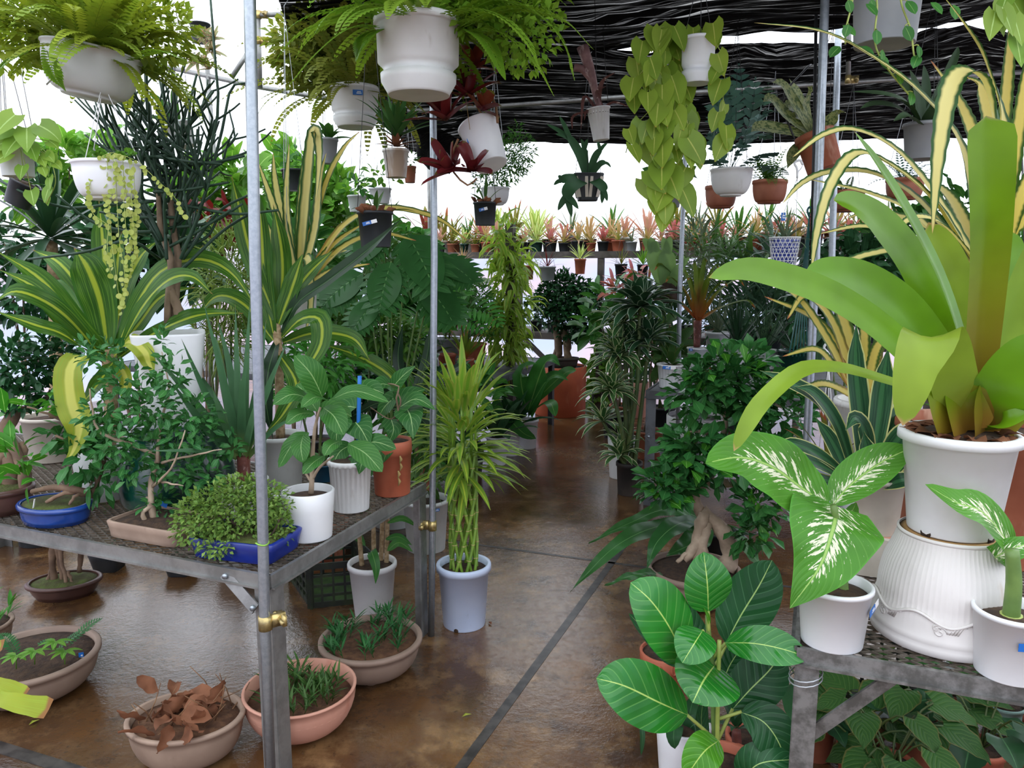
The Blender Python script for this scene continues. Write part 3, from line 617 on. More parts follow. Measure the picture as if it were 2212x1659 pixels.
L('grassy', '#4c7a3c', '#648c48', rough=.4, tr=.3); L('spider', '#6a9a50', '#7aa858', mid='#d8dcae', midw=.35, rough=.4, tr=.35); L('rhips', '#7a9a44', '#94ac54', rough=.5, tr=.25); L('bloodred', '#8a2a28', '#6c2426', rough=.35, tr=.3)
L('fishtail', '#c0cc3c', '#b0c43c', stripes='#a4bc3c', rough=.4, tr=.45, tip='#a07040'); L('fuzzy', '#5a8450', '#6c9460', rough=.55, tr=.3)
plainmat('tealplastic', '#1d5a55', rough=.4); plainmat('stained', '#e8e6e2', '#dcd9d3', 6, .5, dirt='#a8845c', dscale=7, dlim=.48); plainmat('beigeclean', '#e6dccb', rough=.5); plainmat('rhiz', '#8a5636', '#6c4028', 30, .85)
plainmat('terraurn', '#bd5a30', '#a64a26', 3, .6, dirt='#d08a5e', dscale=3, dlim=.6); plainmat('caudexmat', '#8a7a4c', '#4a3c28', 14, .8, dirt='#3a3020', dscale=10, dlim=.5)
L('swordgreen', '#4c7458', '#5c8464', rough=.4, tr=.2)
L('agreen', '#5f9450', '#4f8446', rough=.4, tr=.25)
plainmat('tubepurple', '#9a7470', '#7c5a58', 20, .6, dirt='#cbb6ae', dscale=40, dlim=.56)
# ================================================================ helpers that place things from measured points
def PX(pts): return [W(*p) for p in pts]
def base_at(px, py, z=0.0):
    p = FZ(px, py, z); return p
CAMN = V((0, -.75, .65))
def hleaf(root, pts, wpx, mat, kind='brom', nrm=None, n=14, nu=4, fold=.25, name='leaf', wave=0, lobe=0, tint=None, teeth=0, twist=0, nrm2=None, mb=None, label=None, fix=None):
    w = [W(*p) for p in pts]; mid = w[len(w) // 2]; m = mb or MB()
    ribbon(m, spline(w, n), wpx * MPP(mid), kind, nrm if nrm is not None else CAMN, nu, fold, wave, 3, tint, lobe, twist, teeth, nrm2, fix)
    return None if mb else m.obj(name, mat, root, True, label=label)
def htube(root, pts, rpx, mat, name='stem', n=8, k=10):
    w = [W(*p) for p in pts]; mb = MB(); mm = MPP(w[len(w) // 2])
    rr = [r * mm for r in rpx] if isinstance(rpx, (list, tuple)) else [rpx * mm] * 2
    s = spline(w, k); tube(mb, s, [rr[0] + (rr[1] - rr[0]) * i / k for i in range(k + 1)], n); return mb.obj(name, mat, root, True)
def potted(name, label, cat, p, wpx, h, mat='white', group=None, rot=(0, 0, 0), **kw):
    """thing with a pot standing at p whose rim is wpx photo pixels wide; returns thing, soil height, rim radius"""
    t = thing(name, label, cat, p, rot, group); r = wpx / 2 * MPP(V(p) + V((0, 0, h))); z = pot(t, r, h, mat, **kw); return t, z, r
# ================================================================ right foreground: upturned fluted pot and the big bromeliad on it
fp = FZ(2034, 1364, .64)
t = thing('fluted_pot', 'upturned white fluted pot with scroll relief standing on the right bench', 'pot', fp)
mb = MB()
pr = [(.150, 0), (.156, .004), (.157, .02), (.154, .026), (.1555, .03), (.155, .042), (.1525, .046), (.152, .075), (.1495, .09), (.148, .093), (.147, .11), (.1455, .13), (.142, .155), (.136, .18), (.128, .2), (.119, .222), (.114, .238), (.112, .248)]
n_ = 240; vs, fs, uv = [], [], []
def band(an): return .078 + .016 * math.sin(an * 7 + 1.0)
for i, (r, z) in enumerate(pr):
    for k in range(n_):
        an = 2 * PI * k / n_; rr = r
        if z > .085 and z < .245: rr -= .0022 * (.5 + .5 * math.cos(an * 80))
        vs.append(V((rr * math.cos(an), rr * math.sin(an), z))); uv.append((k / n_, i / 17))
for i in range(len(pr) - 1):
    for k in range(n_): k2 = (k + 1) % n_; fs.append((i*n_+k, i*n_+k2, (i+1)*n_+k2, (i+1)*n_+k))
mb.add(vs, fs, uv); body = mb.obj('body', 'plaster', t)
mb = MB(); lathe(mb, [(.1125, .246), (.113, .252), (.108, .254)], 60); mb.obj('rim', 'plaster', t)
mb = MB(); lathe(mb, [(.108, .249), (.085, .253), (.083, .250), (.0005, .250)], 48); mb.obj('clay_base', 'rawclay', t)
def on_band(an, z, out=.001): r = .1525 + out; return V((r * math.cos(an), r * math.sin(an), z))
mb = MB(); tube(mb, [on_band(2 * PI * i / 150, .086 + .011 * math.sin(7 * 2 * PI * i / 150), -.0008) for i in range(151)], .0034, 6, False); mb.obj('scroll_relief', 'plaster', body)
for k in range(7):
    a0 = 2 * PI * (k + .62) / 7; mb = MB()
    for sgn, cz, sc_ in ((1, .062, 1.0), (-1, .070, .6)):
        pts = [on_band(a0 + sgn * .0 + (sc_ * .015 * (1 - i / 15) * math.cos(i * .62 * sgn)) / .15 + sgn * .05 * (sc_ < 1), cz + sc_ * .015 * (1 - i / 15) * math.sin(i * .62), -.0004) for i in range(14)]
        tube(mb, pts, .0021, 5)
    for q in range(4):
        tube(mb, [on_band(a0 + .12 + q * .035, .062, -.0008), on_band(a0 + .14 + q * .05, .07 + .004 * q, -.0002), on_band(a0 + .17 + q * .06, .066 + .005 * q, -.0008)], [.0028, .0012], 5)
    mb.obj('scroll_relief', 'plaster', body)
pz = fp + V((0, 0, .254))
t = thing('large_bromeliad', 'huge lime green bromeliad in a white pot on the upturned fluted pot', 'bromeliad', pz)
zt = pot(t, .128, .235, 'white', rb=.72, lip=.09, lipw=.09, sd=.03, n=64)
slots(t, .092, .013, 4, 'soil', -1.1)
BIG = [([(2100, 905, 1.76), (2112, 760, 1.70), (2128, 560, 1.62), (2132, 400, 1.58), (2130, 250, 1.57)], 112, 'brom_brown', V((0, -1, .1)), 'blunt', .35),
 ([(2090, 880, 1.80), (2075, 740, 1.84), (2030, 600, 1.82), (1960, 460, 1.78), (1900, 360, 1.74), (1845, 283, 1.72)], 62, 'brom_big', V((.7, -.7, .2)), 'strap', .2),
 ([(2105, 880, 1.86), (2090, 720, 1.92), (2050, 580, 1.93), (2005, 480, 1.93)], 82, 'brom_big_lime', V((-.2, -1, .1)), 'brom', .2),
 ([(2085, 880, 1.82), (2045, 730, 1.88), (1985, 590, 1.88), (1910, 490, 1.86), (1850, 445, 1.84), (1800, 432, 1.82)], 84, 'brom_big', V((-.3, -.8, .6)), 'brom', .15),
 ([(2085, 890, 1.76), (2020, 760, 1.76), (1950, 665, 1.75), (1870, 610, 1.74), (1800, 592, 1.72), (1738, 590, 1.70)], 92, 'brom_big', V((-.2, -1, .45)), 'brom', .12),
 ([(2080, 900, 1.74), (2000, 800, 1.72), (1900, 705, 1.70), (1800, 640, 1.68), (1700, 600, 1.66), (1610, 582, 1.64), (1530, 600, 1.62)], 64, 'brom_big', V((-.2, -1, .35)), 'brom', .12),
 ([(2085, 925, 1.69), (2066, 840, 1.63), (2044, 760, 1.58), (2012, 728, 1.54), (1985, 770, 1.50), (1968, 840, 1.485), (1950, 920, 1.48)], 112, 'brom_big_lime', V((-.1, -.6, 1)), 'brom', .01),
 ([(2060, 900, 1.72), (1990, 850, 1.66), (1900, 818, 1.62), (1810, 795, 1.60), (1730, 800, 1.58), (1650, 865, 1.57), (1610, 925, 1.56), (1585, 975, 1.56)], 50, 'brom_big_lime', V((-.1, -.5, 1)), 'brom', .12),
 ([(2120, 890, 1.78), (2170, 740, 1.80), (2220, 600, 1.80), (2270, 480, 1.8)], 100, 'brom_big_lime', V((.2, -1, .3)), 'brom', .2),
 ([(2120, 915, 1.70), (2170, 850, 1.62), (2225, 790, 1.57), (2300, 740, 1.54)], 145, 'brom_big', V((-.25, -1, .4)), 'brom', .2),
 ([(2120, 935, 1.70), (2170, 910, 1.63), (2240, 880, 1.60)], 52, 'brom_big', V((0, -.8, .8)), 'strap', .2),
 ([(2090, 930, 1.67), (2070, 860, 1.655), (2055, 790, 1.66)], 112, 'brom_brown', V((-.1, -1, .2)), 'strap', .55),
 ([(2075, 925, 1.70), (2030, 860, 1.69), (1995, 800, 1.70)], 70, 'brom_brown', V((-.4, -1, .3)), 'strap', .4),
 ([(2078, 935, 1.70), (2058, 868, 1.66), (2040, 800, 1.645), (2036, 745, 1.64)], 150, 'brom_brown', V((-.15, -1, .2)), 'strap', .4),
 ([(2128, 935, 1.69), (2140, 870, 1.655), (2165, 820, 1.66), (2200, 770, 1.68)], 140, 'brom_brown', V((.15, -1, .25)), 'strap', .4),
 ([(2100, 880, 1.9), (2150, 700, 2.0), (2175, 560, 2.02), (2185, 500, 2.02)], 70, 'brom_big', V((0, -1, .2)), 'brom', .2),
 ([(2095, 870, 1.9), (2030, 790, 1.96), (1960, 720, 1.98), (1880, 640, 2.0)], 44, 'brom_big', V((-.2, -1, .5)), 'strap', .2)]
for i, (pts, w, m, nr, kd, fo) in enumerate(BIG): hleaf(t, pts, w, m, kd, nr, 22, 6, fo, fix=(-1, -.15, 0) if i == 6 else None)
mb = MB()
for i in range(22):
    az = i * .2856 + R.uniform(-.1, .1); d = sph(az, R.uniform(.0, .5)); p = V((math.cos(az) * .07, math.sin(az) * .07, .228)); ribbon(mb, arch(p, d, .055, .4, 4), .05, 'strap', leafnormal(d), 2, .3, .006, 3)
mb.obj('dry_bract', 'dryleaf', t)
# ---------------------------------------------------------------- dieffenbachias
p = FZ(1796, 1384, .64)
t, z, r = potted('dieffenbachia', 'dieffenbachia with three white-splashed leaves in a white pot at the right bench corner', 'potted plant', p, 157, .142, 'whiteclean', rb=.8, lip=.07, lipw=.05, sd=.16)
nametag(t, (.064, -.052, .098), -.75, .034, .016, tilt=.25, both=True)
htube(t, [(1822, 1290, p.y), (1818, 1190, p.y + .01), (1800, 1092, p.y - .02)], (12, 7), 'stemgreen')
hleaf(t, [(1793, 1092, 1.70), (1740, 1060, 1.69), (1670, 1010, 1.67), (1600, 988, 1.66), (1524, 1000, 1.64)], 146, 'dieff', 'oval', V((-.25, -.75, .65)), 20, 6, .12, wave=.003)
hleaf(t, [(1797, 1092, 1.71), (1840, 1045, 1.73), (1905, 998, 1.74), (1967, 968, 1.74)], 96, 'dieff', 'oval', V((-.55, -.75, .4)), 20, 6, .25)
hleaf(t, [(1808, 1094, 1.68), (1800, 1140, 1.61), (1770, 1225, 1.57), (1706, 1314, 1.56)], 208, 'dieff', 'heart', V((-.05, -.8, .6)), 22, 8, .10, wave=.004)
hleaf(t, [(1808, 1200, 1.78), (1830, 1130, 1.80), (1850, 1085, 1.82)], 40, 'dieff', 'oval', V((0, -1, .3)), 10, 4, .2)
p = FZ(2176, 1452, .64)
t, z, r = potted('dieffenbachia', 'dieffenbachia cut by the right edge, one twisted leaf over the big pot', 'potted plant', p, 160, .145, 'whiteclean', rb=.8, lip=.07, lipw=.05, sd=.16)
nametag(t, (-.012, -.0745, .094), -1.72, .042, .017, both=True)
htube(t, [(2182, 1352, p.y), (2190, 1260, p.y - .01), (2186, 1188, p.y - .01)], (18, 14), 'stemgreen', n=12)
mb = MB(); q = W(2184, 1332, p.y); tube(mb, [q - V((0, 0, .006)), q + V((0, 0, .006))], .0215, 12); mb.obj('stem_collar', 'stempale', t, True)
hleaf(t, [(2190, 1215, 1.60), (2172, 1165, 1.56), (2120, 1105, 1.54), (2065, 1085, 1.54), (1998, 1046, 1.56)], 86, 'dieff', 'oval', V((.15, -1, .5)), 20, 6, .2, twist=-.5)
hleaf(t, [(2180, 1210, 1.62), (2150, 1205, 1.55), (2200, 1180, 1.53), (2270, 1165, 1.56)], 56, 'dieff', 'oval', V((0, -.7, .8)), 14, 4, .15)
# ---------------------------------------------------------------- rubber plant in front
p = W(1560, 1700, 1.75); p.z = 0
t, z, r = potted('rubber_plant', 'rubber plant with large glossy green leaves tied to a cane, foreground right of the aisle', 'potted plant', p, 170, .26, 'terraorange')
htube(t, [(1558, 1780, 1.75), (1545, 1580, 1.75), (1540, 1455, 1.75), (1532, 1385, 1.75), (1528, 1330, 1.75)], (9, 5), 'stemgreen', n=10)
htube(t, [(1548, 1780, 1.73), (1550, 1560, 1.73), (1554, 1383, 1.73)], (5, 4.5), 'stempale', 'support_cane')
FIG = [([(1530, 1322, 1.74), (1528, 1262, 1.72), (1520, 1192, 1.74)], 108, 'fig', V((.05, -.9, .5)), 'oval', .1),
 ([(1478, 1428, 1.74), (1450, 1362, 1.70), (1408, 1300, 1.68), (1362, 1258, 1.69)], 134, 'fig', V((.2, -.85, .5)), 'oval', .1),
 ([(1568, 1390, 1.79), (1600, 1330, 1.80), (1640, 1265, 1.80), (1668, 1210, 1.80)], 118, 'fig_dark', V((-.25, -.9, .35)), 'oval', .05),
 ([(1518, 1362, 1.70), (1500, 1390, 1.65), (1474, 1432, 1.63)], 92, 'fig', V((-.2, -.8, .7)), 'oval', .15),
 ([(1566, 1388, 1.72), (1630, 1390, 1.66), (1690, 1402, 1.63), (1746, 1420, 1.62)], 84, 'fig', V((-.1, -.8, .6)), 'oval', .12),
 ([(1486, 1545, 1.72), (1425, 1518, 1.66), (1350, 1482, 1.62), (1288, 1465, 1.61)], 136, 'fig', V((-.05, -.85, .55)), 'oval', .06),
 ([(1545, 1436, 1.75), (1520, 1470, 1.66), (1496, 1518, 1.62)], 156, 'fig', V((.25, -.55, .9)), 'oval', .28),
 ([(1582, 1532, 1.76), (1620, 1490, 1.76), (1660, 1450, 1.77), (1690, 1410, 1.78)], 112, 'fig_dark', V((-.1, -.9, .4)), 'oval', .08),
 ([(1600, 1538, 1.73), (1650, 1560, 1.70), (1685, 1610, 1.68), (1700, 1670, 1.68)], 96, 'fig_dark', V((-.3, -.8, .6)), 'oval', .15),
 ([(1552, 1600, 1.66), (1520, 1625, 1.60), (1480, 1680, 1.58)], 82, 'fig_young', V((.2, -.6, .8)), 'oval', .15),
 ([(1470, 1440, 1.84), (1430, 1400, 1.86), (1358, 1325, 1.88)], 46, 'fig_dark', V((.3, -.8, .5)), 'oval', .2),
 ([(1525, 1620, 1.80), (1515, 1560, 1.82), (1520, 1500, 1.83)], 40, 'fig_dark', V((.5, -.8, .3)), 'oval', .1),
 ([(1530, 1420, 1.84), (1500, 1370, 1.88), (1478, 1300, 1.9)], 62, 'fig_dark', V((.2, -.9, .3)), 'oval', .1),
 ([(1560, 1480, 1.84), (1575, 1440, 1.86), (1600, 1400, 1.88)], 80, 'fig_dark', V((-.2, -.9, .3)), 'oval', .1),
 ([(1600, 1690, 1.70), (1640, 1650, 1.66), (1720, 1640, 1.66)], 90, 'fig_dark', V((0, -.6, .8)), 'oval', .1)]
for pts, w, m, nr, kd, fo in FIG: hleaf(t, pts, w, m, kd, nr, 18, 8, fo)
for a, b in (((1536, 1590, 1.75), (1484, 1544, 1.72)), ((1543, 1556, 1.75), (1602, 1537, 1.73)), ((1545, 1610, 1.75), (1583, 1531, 1.76)), ((1531, 1372, 1.75), (1530, 1320, 1.74)), ((1538, 1425, 1.75), (1567, 1389, 1.74)), ((1530, 1395, 1.75), (1518, 1362, 1.71)), ((1538, 1500, 1.75), (1478, 1427, 1.74)), ((1540, 1450, 1.75), (1569, 1391, 1.79)), ((1542, 1650, 1.75), (1552, 1601, 1.67))):
    htube(t, [a, b], (4.5, 3.5), 'stempale', 'petiole', 6, 3)
mb = MB(); ribbon(mb, spline(PX([(1533, 1352, 1.745), (1528, 1330, 1.735), (1520, 1334 - 22, 1.73)]), 5), .012, 'lance', CAMN, 2, .5); mb.obj('leaf_bud', 'fig_young', t, True)
# ---------------------------------------------------------------- variegated pineapple-like bromeliad above, hung in a dark pot
p = W(2160, 745, 2.28)
t, z, r = potted('hanging_variegated_bromeliad', 'yellow striped spiny bromeliad arching behind the huge lime green one', 'bromeliad', p, 150, .19, 'black', rb=.7)
hangers(t, r, .185, (0, 0, .62), 'darkwire')
AN = [([(2120, 560, 2.22), (2080, 330, 2.15), (1990, 205, 2.1), (1870, 115, 2.05), (1770, 68, 2.0), (1628, 49, 1.95)], 38), ([(2140, 560, 2.2), (2150, 330, 2.1), (2128, 190, 2.02), (2085, 155, 1.97), (2050, 200, 1.94), (2026, 340, 1.92), (2014, 505, 1.92)], 66),
 ([(2160, 540, 2.24), (2170, 300, 2.2), (2130, 140, 2.12), (2080, 50, 2.05), (2020, -30, 2.0)], 38), ([(2130, 560, 2.25), (2125, 380, 2.3), (2080, 240, 2.34), (2010, 130, 2.34)], 46), ([(2145, 560, 2.28), (2150, 350, 2.32), (2120, 200, 2.34), (2085, 165, 2.33)], 52),
 ([(2110, 570, 2.2), (2030, 440, 2.16), (1940, 330, 2.12), (1850, 283, 2.08), (1780, 292, 2.05), (1712, 340, 2.02)], 40), ([(2110, 580, 2.2), (2010, 430, 2.14), (1910, 350, 2.08), (1845, 335, 2.03), (1795, 400, 2.0), (1765, 500, 1.99), (1752, 592, 1.99)], 40),
 ([(2110, 590, 2.22), (1990, 440, 2.2), (1890, 378, 2.17), (1800, 372, 2.14), (1735, 395, 2.12), (1690, 440, 2.1)], 34), ([(2105, 600, 2.2), (1980, 470, 2.16), (1880, 420, 2.12), (1750, 388, 2.08)], 34),
 ([(2100, 610, 2.2), (1970, 520, 2.16), (1870, 490, 2.14), (1770, 505, 2.12)], 30), ([(2100, 620, 2.2), (1980, 545, 2.12), (1880, 550, 2.08), (1800, 580, 2.06), (1735, 605, 2.05)], 30), ([(2110, 570, 2.15), (2040, 490, 2.05), (1980, 470, 2.0), (1928, 500, 1.97)], 38),
 ([(2150, 570, 2.2), (2180, 400, 2.1), (2215, 180, 2.05), (2240, 60, 2.0)], 40), ([(2155, 580, 2.2), (2200, 440, 2.1), (2260, 300, 2.05)], 42), ([(2160, 600, 2.18), (2212, 470, 2.05), (2290, 400, 2.0)], 40), ([(2160, 620, 2.18), (2225, 540, 2.05), (2300, 520, 2.0)], 36), ([(2150, 640, 2.15), (2200, 600, 2.02), (2280, 600, 2.0)], 34),
 ([(2140, 560, 2.3), (2165, 300, 2.4), (2180, 120, 2.4), (2190, 10, 2.38)], 34), ([(2120, 590, 2.3), (2020, 500, 2.4), (1900, 460, 2.45), (1830, 470, 2.45)], 34), ([(2130, 600, 2.3), (2060, 440, 2.42), (1990, 380, 2.45)], 40)]
for i, (pts, w) in enumerate(AN): hleaf(t, pts, w, 'ananas_warm' if pts[-1][0] > 2150 or i in (3, 4) else 'ananas', 'strap', V((-.2, -.6, .8)), 44, 4, .3, teeth=.07)
# ---------------------------------------------------------------- terracotta pot, striped agave and its stand, white pot with striped leaves
p = FZ(2088, 1188, .64)
t, z, r = potted('terracotta_pot', 'large weathered terracotta pot standing behind the huge bromeliad', 'pot', p, 325, .40, 'terra', rb=.8, lip=.06, sd=.08)
rosette(t, z, 9, .22, .035, 'greenbrom', (.3, 1.2), .8, seed=4)
p = FZ(1886, 1226, .64)
t = thing('clay_block', 'flat pale clay block under the agave pot on the right bench', 'block', p); mb = MB(); box(mb, (0, 0, .055), .20, .15, .11, B, A); mb.obj('block', 'beige', t, smooth=False)
mb = MB(); box(mb, (0, 0, .1105), .16, .11, .003, B, A); mb.obj('top_face', 'terrapink', t, smooth=False)
p = p + V((0, 0, .112))
t, z, r = potted('striped_agave', 'dark green agave with cream leaf margins in a beige pot behind the dieffenbachia', 'potted plant', p, 108, .16, 'beige', rb=.78)
AG = [([(1866, 1035, 2.2), (1858, 900, 2.22), (1848, 790, 2.24), (1850, 690, 2.26)], 48), ([(1880, 1035, 2.18), (1898, 900, 2.2), (1908, 820, 2.22), (1920, 745, 2.24)], 50), ([(1850, 1035, 2.15), (1815, 930, 2.08), (1765, 860, 2.04), (1690, 820, 2.02), (1640, 800, 2.02)], 40), ([(1848, 1040, 2.12), (1810, 920, 2.05), (1760, 850, 2.02), (1715, 835, 2.02)], 36),
 ([(1845, 1045, 2.1), (1780, 990, 2.02), (1720, 960, 1.98), (1670, 955, 1.98)], 34), ([(1850, 1050, 2.1), (1780, 1010, 2.0), (1720, 985, 1.95), (1650, 960, 1.93)], 30), ([(1850, 1050, 2.08), (1790, 1040, 2.0), (1740, 1030, 1.98), (1690, 1040, 1.98)], 30), ([(1865, 1040, 2.1), (1872, 960, 2.02), (1850, 905, 1.98), (1826, 930, 1.96)], 46),
 ([(1870, 1050, 2.08), (1872, 990, 2.0), (1866, 930, 1.99)], 44), ([(1890, 1040, 2.12), (1930, 960, 2.06), (1965, 930, 2.04), (1995, 940, 2.02)], 46), ([(1890, 1050, 2.1), (1940, 1000, 2.02), (1985, 985, 2.0)], 44), ([(1890, 1060, 2.1), (1940, 1040, 2.0), (1992, 1030, 1.98)], 40), ([(1840, 1050, 2.2), (1800, 960, 2.26), (1760, 900, 2.3)], 36), ([(1885, 1030, 2.26), (1940, 900, 2.34), (1960, 860, 2.36)], 40)]
for pts, w in AG: hleaf(t, pts, w, 'agave_var', 'drac', V((-.1, -.8, .6)), 16, 4, .25)
p = FZ(1868, 1122, .64)
t, z, r = potted('variegated_bromeliad', 'yellow margined bromeliad in a tall white pot behind the agave', 'bromeliad', p, 160, .42, 'white', rb=.78, lip=.05)
nametag(t, (-.05, -.09, .33), -2.0, .05, .018, tilt=-.5, both=True)
for pts, w in [([(1850, 850, 2.5), (1810, 760, 2.48), (1760, 690, 2.46), (1650, 640, 2.42)], 30), ([(1855, 850, 2.5), (1830, 720, 2.5), (1800, 640, 2.5), (1790, 590, 2.5)], 36), ([(1850, 850, 2.5), (1800, 790, 2.44), (1760, 755, 2.4), (1690, 770, 2.36)], 26), ([(1860, 850, 2.5), (1866, 720, 2.5), (1850, 620, 2.5)], 30), ([(1870, 850, 2.5), (1890, 760, 2.46), (1920, 720, 2.44)], 30), ([(1850, 855, 2.48), (1790, 740, 2.44), (1720, 640, 2.42), (1640, 600, 2.4)], 26), ([(1850, 855, 2.48), (1800, 700, 2.44), (1740, 640, 2.42), (1700, 690, 2.4)], 26), ([(1870, 850, 2.55), (1910, 700, 2.6), (1930, 650, 2.6)], 30), ([(1850, 860, 2.45), (1780, 830, 2.36), (1720, 850, 2.3)], 26), ([(1880, 860, 2.45), (1920, 820, 2.4), (1915, 900, 2.36)], 24)]:
    hleaf(t, pts, w, 'ananas_warm', 'strap', V((-.1, -.8, .6)), 36, 4, .3, teeth=.06)
# ================================================================ left bench and what stands under it
def bushpx(mb, x, y, Y, rx, ry, n, Lp, wp, kind='oval', shell=.3, **kw):
    c = W(x, y, Y); m = MPP(c); bush(mb, c, (rx * m, min(rx, ry) * m, ry * m), n, Lp * m, wp * m, kind, shell, **kw)
def treepx(root, clumps, mat, Lp, wp, name='foliage', **kw):
    mb = MB()
    for x, y, Y, rx, ry, n in clumps: bushpx(mb, x, y, Y, rx, ry, n, Lp, wp, **kw)
    return mb.obj(name, mat, root, True)
def branches(root, lists, mat, name='trunk', n=8, k=8, warp=0):
    mb = MB()
    for pts, r0, r1 in lists:
        w = PX(pts); m = MPP(w[0]); s = spline(w, k)
        if warp: s = [s[0]] + [q + V((R.uniform(-1, 1), R.uniform(-1, 1), R.uniform(-1, 1))) * warp for q in s[1:]]
        tube(mb, s, [(r0 + (r1 - r0) * i / k) * m * (1 + (R.uniform(-.18, .18) if warp else 0)) for i in range(k + 1)], n)
    return mb.obj(name, mat, root, True)
ANG = math.atan2(TL.y, TL.x)
# ---------------------------------------------------------------- front row of the left bench
p = FZ(122, 1122, .64)
t, z, r = potted('bonsai_ficus', 'ficus bonsai with twisting surface roots in an oval blue pot on the left bench', 'bonsai', p, 172, .065, 'blue', kind='bonsai', ax=(1, .74), rb=.86, lip=.25, soil='moss', sd=.05, rot=(0, 0, ANG))
branches(t, [([(70, 1062, 2.5), (110, 1052, 2.47), (160, 1058, 2.46), (195, 1066, 2.5)], 5, 8), ([(100, 1085, 2.45), (140, 1065, 2.45), (185, 1062, 2.5)], 4, 6), ([(195, 1075, 2.52), (210, 1030, 2.55), (222, 985, 2.56), (200, 930, 2.55)], 11, 5), ([(150, 1090, 2.44), (165, 1070, 2.45), (190, 1070, 2.5)], 3, 5), ([(215, 1000, 2.56), (180, 970, 2.52), (120, 940, 2.5)], 5, 3), ([(200, 940, 2.55), (120, 900, 2.52), (60, 880, 2.5)], 4, 2)], 'root', warp=.002)
treepx(t, [(185, 985, 2.5, 45, 45, 60), (225, 1040, 2.5, 38, 30, 26), (150, 930, 2.52, 50, 35, 40), (215, 930, 2.56, 40, 35, 40)], 'ficus', 44, 20, shell=.2)
treepx(t, [(60, 985, 2.5, 45, 35, 13), (50, 900, 2.5, 45, 45, 12), (95, 880, 2.5, 45, 30, 10), (20, 1000, 2.48, 35, 30, 7), (70, 1035, 2.46, 30, 22, 6)], 'ficus_light', 58, 27, name='young_foliage', shell=.3)
mb = MB(); bar(mb, W(68, 1128, 2.44), W(75, 1078, 2.44), .006, .002); mb.obj('plant_label', 'tagwhite', t, True, False)
nametag(t, (-.03, -.02, .10), -1.2, .03, .014)
p = FZ(-8, 1100, .64)
t, z, r = potted('bonsai_ficus', 'old ficus bonsai with thick knotted trunk in a maroon pot at the left edge', 'bonsai', p, 175, .09, 'maroon', kind='bonsai', ax=(1, .8), rb=.85, lip=.2, soil='moss', rot=(0, 0, ANG))
branches(t, [([(15, 1080, 2.65), (25, 1010, 2.66), (5, 950, 2.7), (40, 880, 2.75)], 24, 14), ([(48, 1085, 2.62), (52, 1040, 2.62), (40, 990, 2.64), (20, 950, 2.68)], 11, 12), ([(-10, 1085, 2.62), (-15, 1030, 2.62), (10, 980, 2.66)], 12, 10), ([(62, 1080, 2.66), (60, 1010, 2.66), (45, 960, 2.68)], 6, 8), ([(-30, 1080, 2.64), (-25, 1000, 2.66), (0, 940, 2.7)], 9, 9), ([(30, 890, 2.75), (80, 870, 2.8), (130, 830, 2.85)], 9, 4), ([(20, 900, 2.75), (-10, 840, 2.8)], 9, 5)], 'root', warp=.005)
treepx(t, [(30, 790, 2.75, 70, 60, 330), (105, 770, 2.8, 55, 50, 220), (30, 860, 2.7, 50, 30, 110), (115, 850, 2.78, 45, 30, 90), (-40, 820, 2.75, 50, 70, 120)], 'ficus_dark', 27, 12, shell=.25)
p = FZ(352, 1152, .64)
t, z, r = potted('bonsai_orange_jasmine', 'wide spreading small-leaved bonsai shrub in a brown rectangular tray', 'bonsai', p, 205, .055, 'brownclay', kind='cyl', ax=(1, .62), sq=9, rb=.93, soil='soil', sd=.15, n=64, rot=(0, 0, ANG))
branches(t, [([(335, 1130, p.y), (325, 1080, p.y), (330, 1030, p.y + .02), (345, 985, p.y + .03)], 9, 5), ([(320, 1140, p.y - .02), (308, 1108, p.y - .02), (330, 1090, p.y), (318, 1075, p.y + .02)], 5, 5), ([(345, 990, p.y + .03), (285, 960, p.y), (215, 935, p.y - .05), (200, 890, p.y - .05), (195, 840, p.y - .05)], 4.5, 1.5), ([(300, 965, p.y), (260, 940, p.y + .05)], 3, 2), ([(340, 1000, p.y), (345, 920, p.y + .05), (365, 850, p.y + .08), (350, 760, p.y + .08)], 4, 1.2), ([(350, 1000, p.y), (410, 985, p.y - .03), (480, 970, p.y - .05)], 3.5, 1.2), ([(330, 1050, p.y), (370, 1010, p.y - .06), (400, 930, p.y - .06)], 3.5, 1.2), ([(345, 1040, p.y), (395, 1050, p.y - .07)], 3, 1)], 'barkpale', warp=.002)
C = [(250, 950, 65, 45), (330, 880, 60, 55), (425, 900, 55, 45), (470, 960, 55, 35), (290, 1010, 55, 38), (385, 1010, 60, 45), (335, 1085, 38, 35), (270, 830, 45, 45), (370, 810, 35, 50), (235, 760, 30, 35), (215, 890, 40, 40), (440, 1030, 45, 30), (190, 770, 18, 45), (350, 745, 12, 40), (305, 930, 50, 45), (385, 940, 50, 45)]
treepx(t, [(x, y, p.y + R.uniform(-.06, .08), rx, ry, int(rx * ry / 24)) for x, y, rx, ry in C], 'murraya', 25, 12, shell=.1)
nametag(t, (.03, -.035, .085), -1.3, .032, .016, tilt=.4)
p = FZ(535, 1190, .64)
t, z, r = potted('bonsai_cushion_shrub', 'low cushion shrub of tiny pale leaves in a navy rectangular tray at the bench corner', 'bonsai', p, 206, .062, 'navy', kind='cyl', ax=(1, .66), sq=10, rb=.9, soil='moss', sd=.12, n=64, rot=(0, 0, ANG + .12))
branches(t, [([(545, 1180, p.y), (520, 1140, p.y), (470, 1110, p.y)], 6, 3), ([(535, 1160, p.y), (560, 1110, p.y), (580, 1080, p.y)], 5, 2), ([(560, 1180, p.y - .03), (590, 1150, p.y - .04), (605, 1120, p.y - .04)], 2, 1.5)], 'barkdark')
